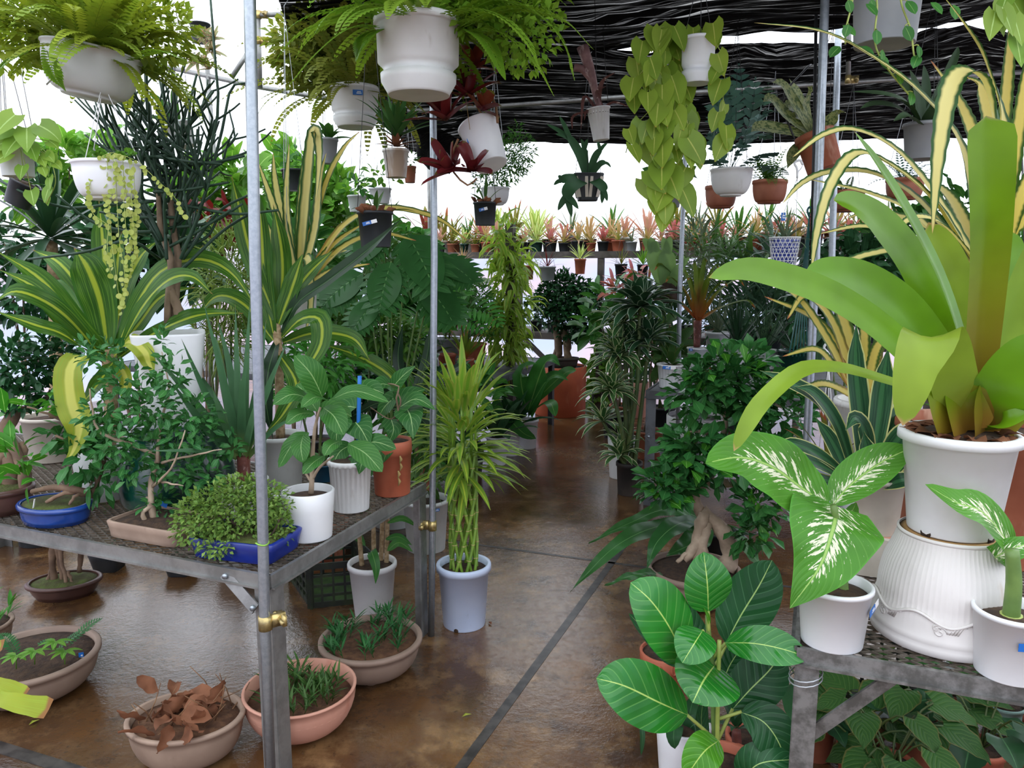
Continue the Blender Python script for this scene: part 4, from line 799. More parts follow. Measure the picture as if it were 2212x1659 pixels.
treepx(t, [(500, 1105, p.y, 105, 70, 1700), (430, 1130, p.y - .03, 60, 60, 600), (575, 1090, p.y, 58, 50, 560), (470, 1180, p.y - .08, 45, 28, 240), (520, 1060, p.y + .05, 60, 35, 420), (600, 1140, p.y - .02, 30, 45, 200)], 'tinyshrub', 13, 7, shell=.15, nseg=2)
# ---------------------------------------------------------------- green jar, square white planter and the pencil tree
p = FZ(390, 1088, .64); GJ = p
t = thing('glazed_jar', 'big dark green glazed jar carrying the square white planter', 'jar', p)
mb = MB(); lathe(mb, [(.15, 0), (.18, .004), (.196, .04), (.2, .09), (.192, .15), (.172, .21), (.145, .25), (.135, .262), (.142, .272), (.142, .29), (.134, .297), (.0005, .297)], 56); mb.obj('body', 'glazegreen', t)
q = p + V((0, 0, .298))
t = thing('pencil_tree', 'tall thin-stemmed leafless pencil tree in a white square planter', 'potted tree', q, (0, 0, .38))
mb = MB(); rr = .098
lathe(mb, [(rr * .8, 0), (rr * .82, .004), (rr * 1.22, .325), (rr * 1.22, .332), (rr * 1.16, .332), (rr * 1.13, .29)], 80, sq=7); mb.obj('pot', 'whiteclean', t); soil_disc(t, rr * 1.13, .29, sq=7, n=40)
qy = q.y
branches(t, [([(362, 700, qy), (366, 620, qy), (368, 560, qy), (345, 480, qy), (342, 400, qy)], 8, 6), ([(372, 690, qy + .02), (385, 560, qy + .03), (372, 480, qy + .03), (366, 400, qy + .03)], 9, 6), ([(395, 700, qy), (378, 650, qy), (360, 600, qy)], 12, 7)], 'bark', warp=.002)
mb = MB()
def grow(p, d, Ln, r, lev, rr_):
    pts = [p]; dd = d.copy()
    for i in range(4):
        dd = (dd + V((rr_.uniform(-.1, .1), rr_.uniform(-.1, .1), .06))).normalized(); pts.append(pts[-1] + dd * Ln / 4)
    tube(mb, pts, [r, r * .8], 5, True, rr_.random())
    if lev <= 0: return
    for k in range(rr_.choice((2, 2, 3))):
        an = rr_.uniform(0, 6.28); sp = rr_.uniform(.5, .95); s = dd.orthogonal().normalized(); b = dd.cross(s)
        nd = (dd + (s * math.cos(an) + b * math.sin(an)) * sp + V((0, 0, .02))).normalized()
        grow(pts[rr_.choice((2, 3, 4))], nd, Ln * rr_.uniform(.75, 1.15), r * .84, lev - 1, rr_)
rr_ = random.Random(5)
for x, y, dx, dz in ((362, 640, -.10, 1), (350, 520, -.35, 1), (366, 470, .05, 1), (355, 430, -.5, .9), (385, 480, .45, .9), (372, 420, .2, 1), (395, 540, .7, .9), (345, 440, -.15, 1), (380, 600, .3, 1), (350, 560, -.1, 1), (400, 440, .6, .8), (370, 380, .4, 1)):
    grow(W(x, y, qy + rr_.uniform(-.05, .12)), V((dx, rr_.uniform(-.35, .35), dz)).normalized(), rr_.uniform(.12, .17), .0066, 3, rr_)
for pts in ([(340, 470), (260, 440), (150, 450), (60, 420), (-20, 380)], [(340, 500), (280, 500), (200, 480), (120, 420)], [(345, 560), (280, 520), (180, 545), (60, 560)], [(350, 520), (300, 420), (270, 330), (230, 230)], [(360, 560), (350, 400), (320, 250), (312, 120)], [(362, 560), (335, 360), (318, 200), (316, 60)], [(370, 600), (390, 420), (380, 250), (370, 130)], [(390, 560), (440, 430), (480, 280), (500, 190), (540, 180)],
            [(380, 560), (430, 400), (470, 250), (465, 130), (455, 0)], [(350, 540), (290, 380), (240, 300), (215, 220)], [(345, 520), (280, 400), (250, 290), (225, 250)], [(395, 560), (470, 460), (540, 420)], [(395, 580), (480, 500), (560, 450)], [(360, 560), (400, 380), (410, 230), (425, 160)]):
    w = PX([(x, y, qy + rr_.uniform(-.08, .1)) for x, y in pts]); tube(mb, spline(w, 10), [.0062, .0042], 5, True, rr_.random())
for k in range(34):
    a = (rr_.uniform(325, 405), rr_.uniform(300, 540)); an = rr_.uniform(-.3, 3.5); ln = rr_.uniform(90, 210); e = (a[0] + ln * math.cos(an), a[1] - ln * .8 * math.sin(an)); dy = rr_.uniform(-.12, .14)
    w = PX([(a[0], a[1], qy + dy * .3), ((a[0] + e[0]) / 2 + rr_.uniform(-12, 12), (a[1] + e[1]) / 2 + rr_.uniform(-4, 16), qy + dy * .7), (e[0], e[1], qy + dy)]); tube(mb, spline(w, 7), [.006, .0042], 5, True, rr_.random())
mb.obj('pencil_stems', 'pencil', t, True)
# ---------------------------------------------------------------- dracaena with striped leaves, left
p = FZ(228, 1072, .64)
t, z, r = potted('striped_dracaena', 'dracaena with wide yellow-striped leaves, two of them yellow, left of the white planter', 'potted plant', p, 120, .2, 'greywhite', kind='cyl', rb=.85)
htube(t, [(232, 1000, p.y), (240, 900, p.y), (236, 790, p.y), (234, 755, p.y)], (14, 15), 'cane', 'trunk', 12)
y0 = p.y
DR = [([(228, 760, 0), (160, 690, -.1), (90, 605, -.15), (-10, 540, -.2)], 50, 0), ([(226, 770, -.05), (150, 700, -.2), (80, 625, -.25), (-5, 580, -.28)], 44, 0), ([(224, 775, -.05), (150, 690, -.22), (85, 645, -.3), (30, 630, -.34), (-10, 650, -.36)], 46, 0), ([(222, 785, -.05), (140, 725, -.25), (70, 700, -.32), (-10, 672, -.36)], 38, 0), ([(232, 750, 0), (216, 650, .0), (190, 580, -.02), (160, 535, -.03)], 84, 0), ([(240, 750, .03), (230, 620, .06), (222, 520, .1), (214, 430, .12)], 52, 0),
 ([(250, 755, 0), (300, 650, 0), (350, 585, -.02), (430, 560, -.03), (500, 590, -.03), (556, 668, -.02)], 52, 0), ([(255, 760, -.05), (310, 660, -.15), (365, 605, -.2), (415, 598, -.22), (460, 636, -.24)], 44, 0), ([(252, 775, -.05), (330, 722, -.1), (400, 690, -.12), (450, 678, -.1), (525, 676, -.1)], 40, 0), ([(246, 770, -.08), (280, 738, -.2), (312, 760, -.24), (322, 785, -.24), (336, 810, -.24)], 40, 1), ([(225, 780, -.08), (180, 768, -.25), (152, 800, -.3), (155, 870, -.32), (172, 920, -.33), (160, 970, -.33), (140, 1000, -.33)], 66, 1),
 ([(250, 775, -.06), (232, 800, -.2), (200, 845, -.24), (165, 885, -.25)], 36, 0), ([(250, 780, -.04), (272, 820, -.12), (262, 880, -.14)], 30, 1), ([(215, 770, 0), (140, 640, .1), (100, 600, .15)], 40, 0), ([(245, 750, .05), (265, 640, .12), (300, 560, .2), (340, 520, .25)], 46, 0), ([(225, 750, .05), (190, 650, .15), (130, 570, .2), (70, 540, .25)], 46, 0), ([(250, 765, .02), (300, 700, .05), (350, 640, .1), (420, 620, .12)], 42, 0), ([(232, 740, .1), (250, 600, .15), (262, 500, .2)], 46, 0)]
for pts, w, ye in DR: hleaf(t, [(x, y, y0 + d) for x, y, d in pts], w, 'drac_yellow' if ye else 'drac_mass', 'drac', V((.05, -.8, .6)), 18, 6, .22, wave=.004)
# ---------------------------------------------------------------- yucca
p = FZ(528, 1112, .64)
t, z, r = potted('yucca', 'yucca with stiff grey-green sword leaves behind the cushion shrub', 'potted plant', p, 110, .13, 'greywhite', rb=.8)
htube(t, [(528, 1060, p.y), (527, 1020, p.y), (526, 985, p.y)], (13, 14), 'redstem', 'trunk', 12)
rng = random.Random(3)
YU = [([(520, 980, 0), (485, 830, -.03), (438, 645, -.05)], 24), ([(515, 985, 0), (430, 880, -.12), (316, 745, -.2)], 26), ([(516, 980, 0), (450, 860, -.06), (391, 730, -.1)], 24), ([(514, 988, 0), (440, 915, -.14), (366, 820, -.22)], 30), ([(510, 992, 0), (440, 975, -.2), (318, 974, -.3)], 20), ([(524, 978, 0), (514, 820, 0), (508, 655, .02)], 24), ([(528, 978, 0), (532, 820, -.03), (540, 645, -.03)], 24), ([(534, 980, 0), (575, 850, 0), (622, 735, 0)], 24), ([(532, 985, 0), (560, 900, -.1), (590, 830, -.14)], 22), ([(522, 980, .02), (498, 800, .06), (470, 690, .08)], 24), ([(530, 980, .02), (560, 820, .06), (575, 690, .1)], 24), ([(536, 990, 0), (590, 930, -.1), (640, 900, -.14)], 20), ([(520, 985, 0), (480, 900, -.15), (460, 840, -.2)], 24), ([(526, 975, 0), (524, 860, -.06), (535, 760, -.08)], 26), ([(520, 980, .05), (450, 840, .12), (400, 790, .15)], 22), ([(515, 985, .05), (470, 760, .1), (455, 720, .1)], 22), ([(530, 985, -.02), (548, 900, -.12), (566, 840, -.14)], 24)]
for pts, w in YU: hleaf(t, [(x, y, p.y + d) for x, y, d in pts], w, 'yucca', 'sword', V((0, -.8, .5)), 10, 2, .35)
# ---------------------------------------------------------------- white cup, ribbed pot, terracotta pot
p = FZ(670, 1158, .64)
t, z, r = potted('custard_apple_seedling', 'young broad-leaved tree in a plain white cup pot with a handle', 'potted plant', p, 112, .155, 'whiteclean', kind='cyl', rb=.84, sd=.16)
mb = MB(); tube(mb, [V((-r * .99, -.006, .13)), V((-r * 1.25, -.012, .142)), V((-r * 1.42, -.012, .136)), V((-r * 1.5, -.012, .12))], .007, 8); mb.obj('handle', 'whiteclean', t)
y0 = p.y
branches(t, [([(672, 1066, y0), (674, 1030, y0), (676, 975, y0), (680, 925, y0), (692, 880, y0 - .01)], 6, 2.5), ([(674, 1035, y0), (690, 1010, y0 - .01), (720, 985, y0 - .03)], 4, 2), ([(672, 1040, y0), (655, 1015, y0)], 3.5, 2)], 'barkpale', n=10)
CH = [([(697, 858, 0), (672, 808, -.04), (636, 768, -.05)], 60), ([(672, 862, 0), (630, 852, -.06), (590, 874, -.09)], 48), ([(708, 864, 0), (680, 858, -.08), (650, 880, -.12)], 36), ([(716, 862, 0), (770, 845, -.02), (840, 868, -.05)], 36), ([(698, 880, 0), (722, 900, -.06), (742, 940, -.09)], 54), ([(678, 892, 0), (645, 895, -.06), (617, 916, -.08)], 38), ([(656, 938, 0), (650, 965, -.08), (655, 1000, -.1)], 42), ([(668, 935, 0), (632, 960, -.02), (602, 1010, -.02)], 40), ([(700, 984, -.02), (676, 1000, -.08), (654, 1024, -.1)], 34), ([(736, 952, -.02), (715, 962, -.07), (700, 985, -.09)], 34), ([(752, 958, -.03), (790, 980, -.07), (826, 1020, -.1)], 52), ([(690, 900, .02), (720, 880, .06), (760, 900, .08)], 46), ([(686, 890, .02), (660, 850, .08), (640, 830, .1)], 46)]
for pts, w in CH: hleaf(t, [(x, y, y0 + d) for x, y, d in pts], w, 'cherim', 'oval', V((0, -.75, .7)), 12, 6, .12, wave=.002)
p = FZ(759, 1098, .64)
t, z, r = potted('climbing_vine_seedling', 'heart-leaved vine tied to a blue stake in a white ribbed pot', 'potted plant', p, 98, .185, 'white', rb=.78, lip=.1, flute=(26, .045), sd=.06)
y0 = p.y
htube(t, [(772, 1010, y0), (777, 812, y0)], 4.5, 'stake', 'stake', 8)
branches(t, [([(760, 1010, y0), (770, 930, y0), (776, 880, y0)], 3, 2), ([(770, 950, y0), (810, 930, y0 - .03)], 2, 1.5)], 'stemdark')
for pts, w, kd in [([(768, 912, 0), (782, 930, -.04), (800, 965, -.06)], 66, 'heart'), ([(735, 908, 0), (728, 930, -.04), (726, 965, -.05)], 60, 'heart'), ([(775, 962, -.02), (812, 955, -.06), (856, 970, -.08)], 42, 'oval'), ([(765, 985, 0), (780, 1000, -.07), (775, 1025, -.08)], 40, 'heart'), ([(770, 880, 0), (745, 880, .04), (715, 905, .06)], 60, 'oval'), ([(776, 850, .02), (800, 840, .06), (830, 850, .08)], 50, 'oval'), ([(760, 960, .04), (735, 975, .02), (720, 1000, 0)], 46, 'oval')]:
    hleaf(t, [(x, y, y0 + d) for x, y, d in pts], w, 'aristol', kd, V((0, -.8, .6)), 12, 6, .12, lobe=.18 if kd == 'heart' else 0)
p = FZ(848, 1064, .64)
t, z, r = potted('climbing_vine', 'vine with heart-shaped leaves and dry pods in an orange terracotta pot', 'potted plant', p, 88, .21, 'terraorange', rb=.86, lip=.25, lipw=.04, sd=.05)
y0 = p.y
branches(t, [([(852, 940, y0), (862, 900, y0 - .02), (856, 860, y0 - .03), (862, 835, y0 - .02), (835, 828, y0)], 2.6, 1.6), ([(850, 940, y0), (852, 900, y0), (866, 870, y0 - .03), (858, 845, y0)], 2.6, 1.6), ([(860, 895, y0), (840, 905, y0 - .05), (800, 880, y0 - .06)], 1.6, 1.2)], 'bark')
for pts, w, kd in [([(842, 832, 0), (822, 830, -.04), (806, 848, -.06)], 44, 'heart'), ([(852, 832, 0), (872, 810, -.02), (898, 790, -.03)], 40, 'heart'), ([(862, 880, 0), (900, 862, -.05), (942, 886, -.08)], 44, 'heart'), ([(880, 884, -.02), (888, 905, -.07), (893, 948, -.1)], 66, 'heart'), ([(845, 905, 0), (850, 930, -.05), (838, 960, -.06)], 44, 'heart'), ([(856, 870, .03), (890, 850, .06), (920, 840, .08)], 46, 'heart'), ([(850, 860, .03), (830, 880, .06), (815, 905, .08)], 46, 'heart'), ([(842, 960, -.02), (835, 975, -.07), (828, 1000, -.08)], 40, 'heart')]:
    hleaf(t, [(x, y, y0 + d) for x, y, d in pts], w, 'aristol', kd, V((0, -.8, .6)), 12, 6, .15, lobe=.2)
mb = MB()
for k in range(4):
    q = W(864 + 3 * (k % 2) - 2 * k, 985 + 16 * k, y0 - .085); tube(mb, [q, q + V((.004, 0, -.012)), q + V((-.002, 0, -.03))], [.0025, .006, .0015], 6)
mb.obj('dry_pod', 'straw', t, True)
# ---------------------------------------------------------------- behind them: cane dracaena in a white pot, others
p = FZ(606, 1056, .64)
t, z, r = potted('cane_dracaena', 'tall cane dracaena with striped leaves in a grey-white pot behind the white cup', 'potted plant', p, 112, .22, 'greywhite', rb=.8, sd=.1)
y0 = p.y
htube(t, [(606, 950, y0), (604, 850, y0), (602, 770, y0), (596, 690, y0 + .02)], (10, 9), 'cane', 'trunk', 12)
CD = [([(612, 720, 0), (642, 655, -.02), (715, 602, -.05), (800, 535, -.1), (866, 474, -.12)], 36, 'cordy_dark'), ([(608, 730, 0), (650, 690, -.08), (690, 690, -.12), (694, 740, -.14), (668, 790, -.15), (640, 835, -.16)], 48, 'drac_mass'), ([(590, 720, 0), (572, 620, 0), (565, 500, 0), (556, 400, 0)], 44, 'drac_mass'), ([(602, 700, 0), (632, 620, 0), (655, 545, 0)], 46, 'drac_mass'), ([(596, 690, 0), (545, 560, .0), (520, 460, .02), (500, 380, .03)], 44, 'drac_mass'), ([(600, 760, 0), (640, 830, -.12), (615, 890, -.16), (575, 935, -.18)], 40, 'drac_mass'), ([(598, 740, 0), (580, 800, -.1), (575, 870, -.13), (590, 950, -.14)], 36, 'cordy_dark'), ([(605, 700, .05), (610, 560, .1), (590, 440, .12)], 44, 'drac_mass'), ([(612, 740, 0), (680, 720, .06), (760, 730, .1), (800, 780, .1)], 42, 'drac_mass'), ([(590, 735, 0), (530, 660, .04), (470, 640, .06), (420, 690, .06)], 40, 'drac_mass'), ([(600, 690, .03), (660, 600, .12), (720, 540, .16)], 40, 'drac_mass')]
for pts, w, m in CD: hleaf(t, [(x, y, y0 + d) for x, y, d in pts], w, m, 'drac', V((0, -.8, .6)), 18, 6, .25, wave=.003)
p = FZ(702, 1036, .64)
t, z, r = potted('small_succulent', 'low plant in a teal pot hidden between the two front white pots', 'potted plant', p, 60, .07, 'teal', rb=.8); rosette(t, z, 10, .06, .02, 'fuzzy', (.3, 1.2), .5, 'oval', seed=2)
p = FZ(118, 990, .64)
t, z, r = potted('dark_dracaena', 'dark green dracaena on a slim trunk at the back left of the left bench', 'potted plant', p, 120, .2, 'beige', rb=.8)
y0 = p.y
htube(t, [(122, 900, y0), (120, 700, y0), (112, 520, y0)], (15, 11), 'cane', 'trunk', 10)
lt = root_m(t).inverted() @ W(110, 520, y0); rosette(t, lt.z, 46, .46, .04, 'drac_dark', (-.5, 1.4), .9, 'drac', .3, 10, off=(lt.x, lt.y), seed=8)
# ---------------------------------------------------------------- pots on the floor behind and under the left bench
p = FZ(921, 1184, 0)
t, z, r = potted('narrow_leaf_dracaena', 'narrow-leaved dracaena in a pale grey bucket behind the far leg of the left bench', 'potted plant', p, 104, .28, 'greywhite', rb=.78, lip=.06, sd=.12)
nametag(t, (.07, -.115, .25), -1.0, .035, .014)
y0 = p.y
htube(t, [(915, 1085, y0), (900, 960, y0 - .02), (884, 870, y0 - .05)], (6, 5), 'cane', 'trunk')
for pts, w in [([(884, 872, -.05), (955, 815, -.1), (1022, 775, -.14)], 24), ([(884, 880, -.05), (960, 875, -.15), (1036, 868, -.2)], 22), ([(882, 870, -.05), (840, 810, -.1), (770, 768, -.14), (695, 742, -.18)], 40), ([(880, 865, -.05), (860, 780, 0), (870, 700, 0)], 24), ([(886, 870, -.05), (920, 780, 0), (930, 700, .02)], 22), ([(880, 880, -.05), (820, 870, -.1), (760, 900, -.12)], 26), ([(885, 885, -.05), (930, 930, -.12), (945, 1000, -.14)], 20), ([(876, 880, -.05), (800, 830, 0), (730, 840, 0)], 26)]:
    hleaf(t, [(x, y, y0 + d) for x, y, d in pts], w, 'drac_mass' if w > 38 else 'cordy_dark', 'drac', V((0, -.8, .6)), 12, 4, .25)
treepx(t, [(915, 930, y0, 40, 110, 120), (930, 1010, y0, 34, 60, 60)], 'grassy', 60, 11, 'low_foliage', kind='lance', shell=.1, droop=.8, nseg=4)
p = FZ(807, 1326, 0)
t, z, r = potted('cane_plant', 'white pot of ringed canes standing behind the brown bowl under the left bench', 'potted plant', p, 106, .24, 'white', rb=.74, lip=.09, sd=.1)
y0 = p.y
for i, (x, x2) in enumerate(((783, 770), (808, 806), (834, 838), (822, 828))): htube(t, [(x, 1235, y0 + .02 * i), ((x + x2) / 2, 1160, y0 + .02 * i), (x2, 1050, y0 + .02 * i)], (5.5, 4.5), 'cane', 'cane', 8)
for pts, w in [([(806, 1212, -.02), (802, 1190, -.1), (812, 1225, -.14), (811, 1262, -.14)], 24), ([(836, 1190, 0), (862, 1172, -.02), (892, 1192, -.04)], 20), ([(832, 1165, .02), (862, 1160, 0), (890, 1178, -.02)], 16), ([(790, 1180, .05), (760, 1150, .06), (735, 1190, .06)], 22), ([(836, 1130, 0), (870, 1120, 0), (905, 1140, 0)], 14), ([(806, 1060, 0), (780, 1000, .05), (740, 960, .08)], 24), ([(806, 1060, 0), (840, 1000, .05), (870, 960, .08)], 24), ([(770, 1060, 0), (730, 1010, .05), (700, 990, .08)], 24)]:
    hleaf(t, [(x, y, y0 + d) for x, y, d in pts], w, 'broad', 'lance', V((0, -.8, .6)), 10, 4, .2)
p = FZ(142, 1284, 0)
t, z, r = potted('bonsai_root_tree', 'bonsai with tall bare stilt roots in an oval mossy dish under the left bench', 'bonsai', p, 150, .075, 'maroon', kind='bonsai', ax=(1, .74), rb=.75, lip=.2, soil='moss', sd=.1, rot=(0, 0, .25))
y0 = p.y
branches(t, [([(118, 1265, y0), (112, 1215, y0), (120, 1170, y0), (130, 1120, y0)], 7, 9), ([(148, 1285, y0 - .04), (140, 1240, y0 - .03), (130, 1205, y0 - .02), (132, 1160, y0), (135, 1120, y0)], 3.5, 6), ([(135, 1270, y0), (132, 1225, y0), (124, 1180, y0)], 5, 7), ([(172, 1235, y0 + .05), (174, 1200, y0 + .04), (178, 1150, y0 + .02)], 5, 6), ([(100, 1262, y0), (112, 1230, y0)], 4, 6), ([(160, 1265, y0 - .03), (146, 1235, y0 - .02)], 2.5, 4)], 'root', warp=.003)
treepx(t, [(140, 1090, y0, 60, 25, 120)], 'ficus_dark', 26, 12)
for (x, y, w, h, lb, mt) in ((237, 1228, 66, .1, 'square black nursery pot under the left bench beside the bonsai dish', 'black'), (392, 1238, 60, .08, 'low black nursery pot under the middle of the left bench', 'black')):
    p = FZ(x, y, 0); t, z, r = potted('nursery_pot', lb, 'pot', p, w, h, mt, kind='cyl', sq=6, rb=.75); rosette(t, z, 6, .08, .02, 'broad_dark', (.2, 1), .6, 'oval', seed=x)
def crate(name, label, p, ax, ay, lx, ly, h, mat, mat2=None, rows=4, cols=6):
    t = thing(name, label, 'crate', p)
    loc = root_m(t)
    for o_, d, ln in ((V((0, 0, 0)), ax, lx), (ay * ly, ax, lx), (V((0, 0, 0)), ay, ly), (ax * lx, ay, ly)):
        mb = MB(); o2 = p + o_
        for k in range(rows + 1): z = .01 + (h - .02) * k / rows; bar(mb, o2 + V((0, 0, z)), o2 + d * ln + V((0, 0, z)), .008, .03 if k in (0, rows) else .012)
        for k in range(cols + 1): bar(mb, o2 + d * (ln * k / cols) + V((0, 0, .0)), o2 + d * (ln * k / cols) + V((0, 0, h)), .03 if k in (0, cols) else .01, .01, d.cross(V((0, 0, 1))))
        mb.obj('side', mat, t, True, False)
    mb = MB(); box(mb, p + ax * (lx / 2) + ay * (ly / 2) + V((0, 0, .008)), lx, ly, .008, ax, ay); mb.obj('floor_panel', mat2 or mat, t, True, False)
    return t
p = FZ(672, 1314, 0)
crate('plastic_crate', 'dark mossy plastic crate standing under the left bench', p, V((.97, .24, 0)).normalized(), V((-.5, .86, 0)).normalized(), .30, .34, .2, 'crate', 'cratemoss')
# ---------------------------------------------------------------- bowls on the floor in front
def tufts(root, z, r, n, mat, L=.06, w=.009, seed=0, k=7, name='seedling', kind='lance'):
    rg = random.Random(seed)
    for i in range(n):
        an, rr = rg.uniform(0, 6.28), r * math.sqrt(rg.random()) * .88; b = V((rr * math.cos(an), rr * math.sin(an), z)); mb = MB()
        lean = V((rg.uniform(-.4, .4), rg.uniform(-.4, .4), 1)).normalized(); tube(mb, [b, b + lean * L * .7], .0012, 4)
        for j in range(k):
            d = (lean + sph(rg.uniform(0, 6.28), 0) * rg.uniform(.5, 1.1)).normalized(); oneleaf(mb, b + lean * L * rg.uniform(.15, .7), d, L * rg.uniform(.6, 1), w, kind, .3, 4, 2, .3, tint=rg.random())
        mb.obj(name, mat, root)
p = FZ(803, 1448, 0)
t, z, r = potted('planter_bowl', 'wide taupe bowl of dark seedlings beside the far leg of the left bench', 'planter bowl', p, 222, .135, 'taupe', kind='bowl', rb=.5, lip=.14, lipw=.06, soil='soilbrown', sd=.13)
feet(t, r * .45, 'taupe', 3, .028, rot=-1.4); tufts(t, z, r, 42, 'palmdark', .075, .009, 3)
p = FZ(652, 1572, 0)
t, z, r = potted('planter_bowl', 'salmon pink ringed bowl of green seedlings in front behind the near bench leg', 'planter bowl', p, 240, .15, 'terrapink', kind='bowl', rb=.42, lip=.05, lipw=.015, soil='soilbrown', sd=.3)
feet(t, r * .36, 'terrapink', 3, .026, rot=-1.7); tufts(t, z, r * .84, 42, 'grassy', .08, .009, 9)
mb = MB()
for k, (rr_, zz) in enumerate(((.93, .085), (.88, .068), (.96, .1))): tube(mb, [V((r * rr_ * .985 * math.cos(i * .1309), r * rr_ * .985 * math.sin(i * .1309), zz)) for i in range(49)], .0026, 5, False)
mb.obj('raised_ring', 'terrapink', t)
p = FZ(408, 1632, 0)
t, z, r = potted('planter_bowl', 'ribbed clay bowl full of dry brown leaves at the bottom of the picture', 'planter bowl', p, 250, .14, 'brownclay', kind='bowl', rb=.55, lip=.1, lipw=.05, soil='soilbrown', sd=.14, ax=(1, .82))
mb = MB()
for k in range(4): tube(mb, [V((r * (.80 + .035 * k) * math.cos(i * .1309), .82 * r * (.80 + .035 * k) * math.sin(i * .1309), .05 + .017 * k)) for i in range(49)], .003, 5, False)
mb.obj('raised_ring', 'brownclay', t)
rg = random.Random(21)
for i in range(30):
    an, rr_ = rg.uniform(0, 6.28), r * math.sqrt(rg.random()) * .75; b = V((rr_ * math.cos(an), .82 * rr_ * math.sin(an), z + rg.uniform(.01, .06))); d = sph(rg.uniform(0, 6.28), rg.uniform(-.2, 1.0)); mb = MB()
    ribbon(mb, arch(b, d, rg.uniform(.07, .11), rg.uniform(-.8, 1.2), 7), rg.uniform(.04, .065), 'oval', V((rg.uniform(-1, 1), rg.uniform(-1, 1), .8)), 4, rg.uniform(.1, .5), .006, 2); mb.obj('dry_leaf', 'dryleaf', t)
for i in range(16):
    an, rr_ = rg.uniform(0, 6.28), r * math.sqrt(rg.random()) * .85; b = V((rr_ * math.cos(an), .82 * rr_ * math.sin(an), z)); d = (sph(rg.uniform(0, 6.28), rg.uniform(.3, 1.3))); mb = MB(); e = b + d * rg.uniform(.08, .16)
    tube(mb, [b, (b + e) / 2 + V((.008, 0, .006)), e], [.0022, .0012], 5); mb.obj('dry_twig', 'drybrown', t)
p = FZ(76, 1490, 0)
t, z, r = potted('planter_bowl', 'wide taupe bowl with fern and palmate seedlings at the left edge', 'planter bowl', p, 268, .14, 'taupe', kind='bowl', rb=.55, lip=.13, lipw=.05, soil='soil', sd=.12)
feet(t, r * .5, 'taupe', 3, .03, rot=-.9); nametag(t, (r * .8, -.0, .128), -1.2, .016, .03)
def pinnate(mb, pts, L, w, n, kind='lance', droop=.25, up=.25, taper=True, nseg=3, tint=None, rach=.0012, base=.12, swl=1.0, sides=V((0, 0, 1))):
    """a fern or palm frond: leaflets in two ranks along the stalk pts"""
    s = spline(pts, max(n, 6)); m = len(s) - 1; tint = R.random() if tint is None else tint
    if rach: tube(mb, s, [rach, rach * .4], 4, False, tint)
    for i in range(int(m * base), m + 1):
        v = i / m; t = (s[min(i+1, m)] - s[max(i-1, 0)]).normalized(); sd = t.cross(sides)
        sd = sd.normalized() if sd.length > .05 else V((1, 0, 0)); nn = sd.cross(t)
        k = (math.sin(PI * min(1, (v - base) / (1 - base) * .86 + .14)) ** .7 if taper else 1) * swl
        for sg in (1, -1):
            d = (sd * sg + t * (.35 + .5 * v) + nn * up).normalized()
            oneleaf(mb, s[i], d, max(.004, L * k), w * (.6 + .4 * k), kind, droop, nseg, 2, .12, nn, tint=min(1, max(0, tint + R.uniform(-.15, .15))))
rg = random.Random(31)
for (x, y, a) in ((118, 1365, .5), (40, 1375, 2.6), (60, 1400, 1.4), (20, 1370, 2.9), (150, 1350, .9)):
    mb = MB(); b = W(x, y + 45, p.y + rg.uniform(-.06, .1)); d = sph(a, .7); pinnate(mb, arch(b, d, .13, .6, 8), .035, .008, 14); mb.obj('fern_frond', 'palmdark', t, True)
for (x, y) in ((35, 1445), (75, 1435), (120, 1415), (140, 1435)):
    b = W(x, y, p.y - .12); mb = MB(); tp = b + V((.005, 0, .05)); tube(mb, [b, tp], .0018, 5)
    for k in range(6): oneleaf(mb, tp, sph(-1.57 + (k - 2.5) * .75, .05), .055, .02, 'lance', .3, 4)
    mb.obj('palmate_seedling', 'broad_light', t, True)
p = FZ(-42, 1402, 0); t, z, r = potted('planter_bowl', 'clay bowl just showing at the left edge behind the wide taupe one', 'planter bowl', p, 135, .11, 'brownclay', kind='bowl', rb=.55, lip=.12); tufts(t, z, r, 8, 'palm', .09, .014, 5)
p = W(-150, 1690, 1.95); p.z = 0
t, z, r = potted('fishtail_palm', 'yellow-green palm leaf tips with ragged ends reaching in at the left edge', 'palm', p, 180, .24, 'terra')
htube(t, [(-150, 1560, 1.95), (-130, 1480, 1.93), (-60, 1480, 1.9)], (7, 3), 'stempale')
for pts, w in [([(-60, 1480, 1.9), (-10, 1478, 1.85), (52, 1506, 1.83)], 46), ([(-60, 1485, 1.9), (10, 1512, 1.8), (106, 1532, 1.78)], 50), ([(-80, 1480, 1.92), (-60, 1430, 1.9), (8, 1392, 1.9)], 34), ([(-90, 1480, 1.92), (-140, 1440, 1.9), (-180, 1420, 1.9)], 46), ([(-60, 1490, 1.9), (-40, 1560, 1.85), (-20, 1600, 1.83)], 46)]:
    hleaf(t, pts, w, 'fishtail', 'fish', V((0, -.6, .8)), 12, 6, .15, wave=.004)
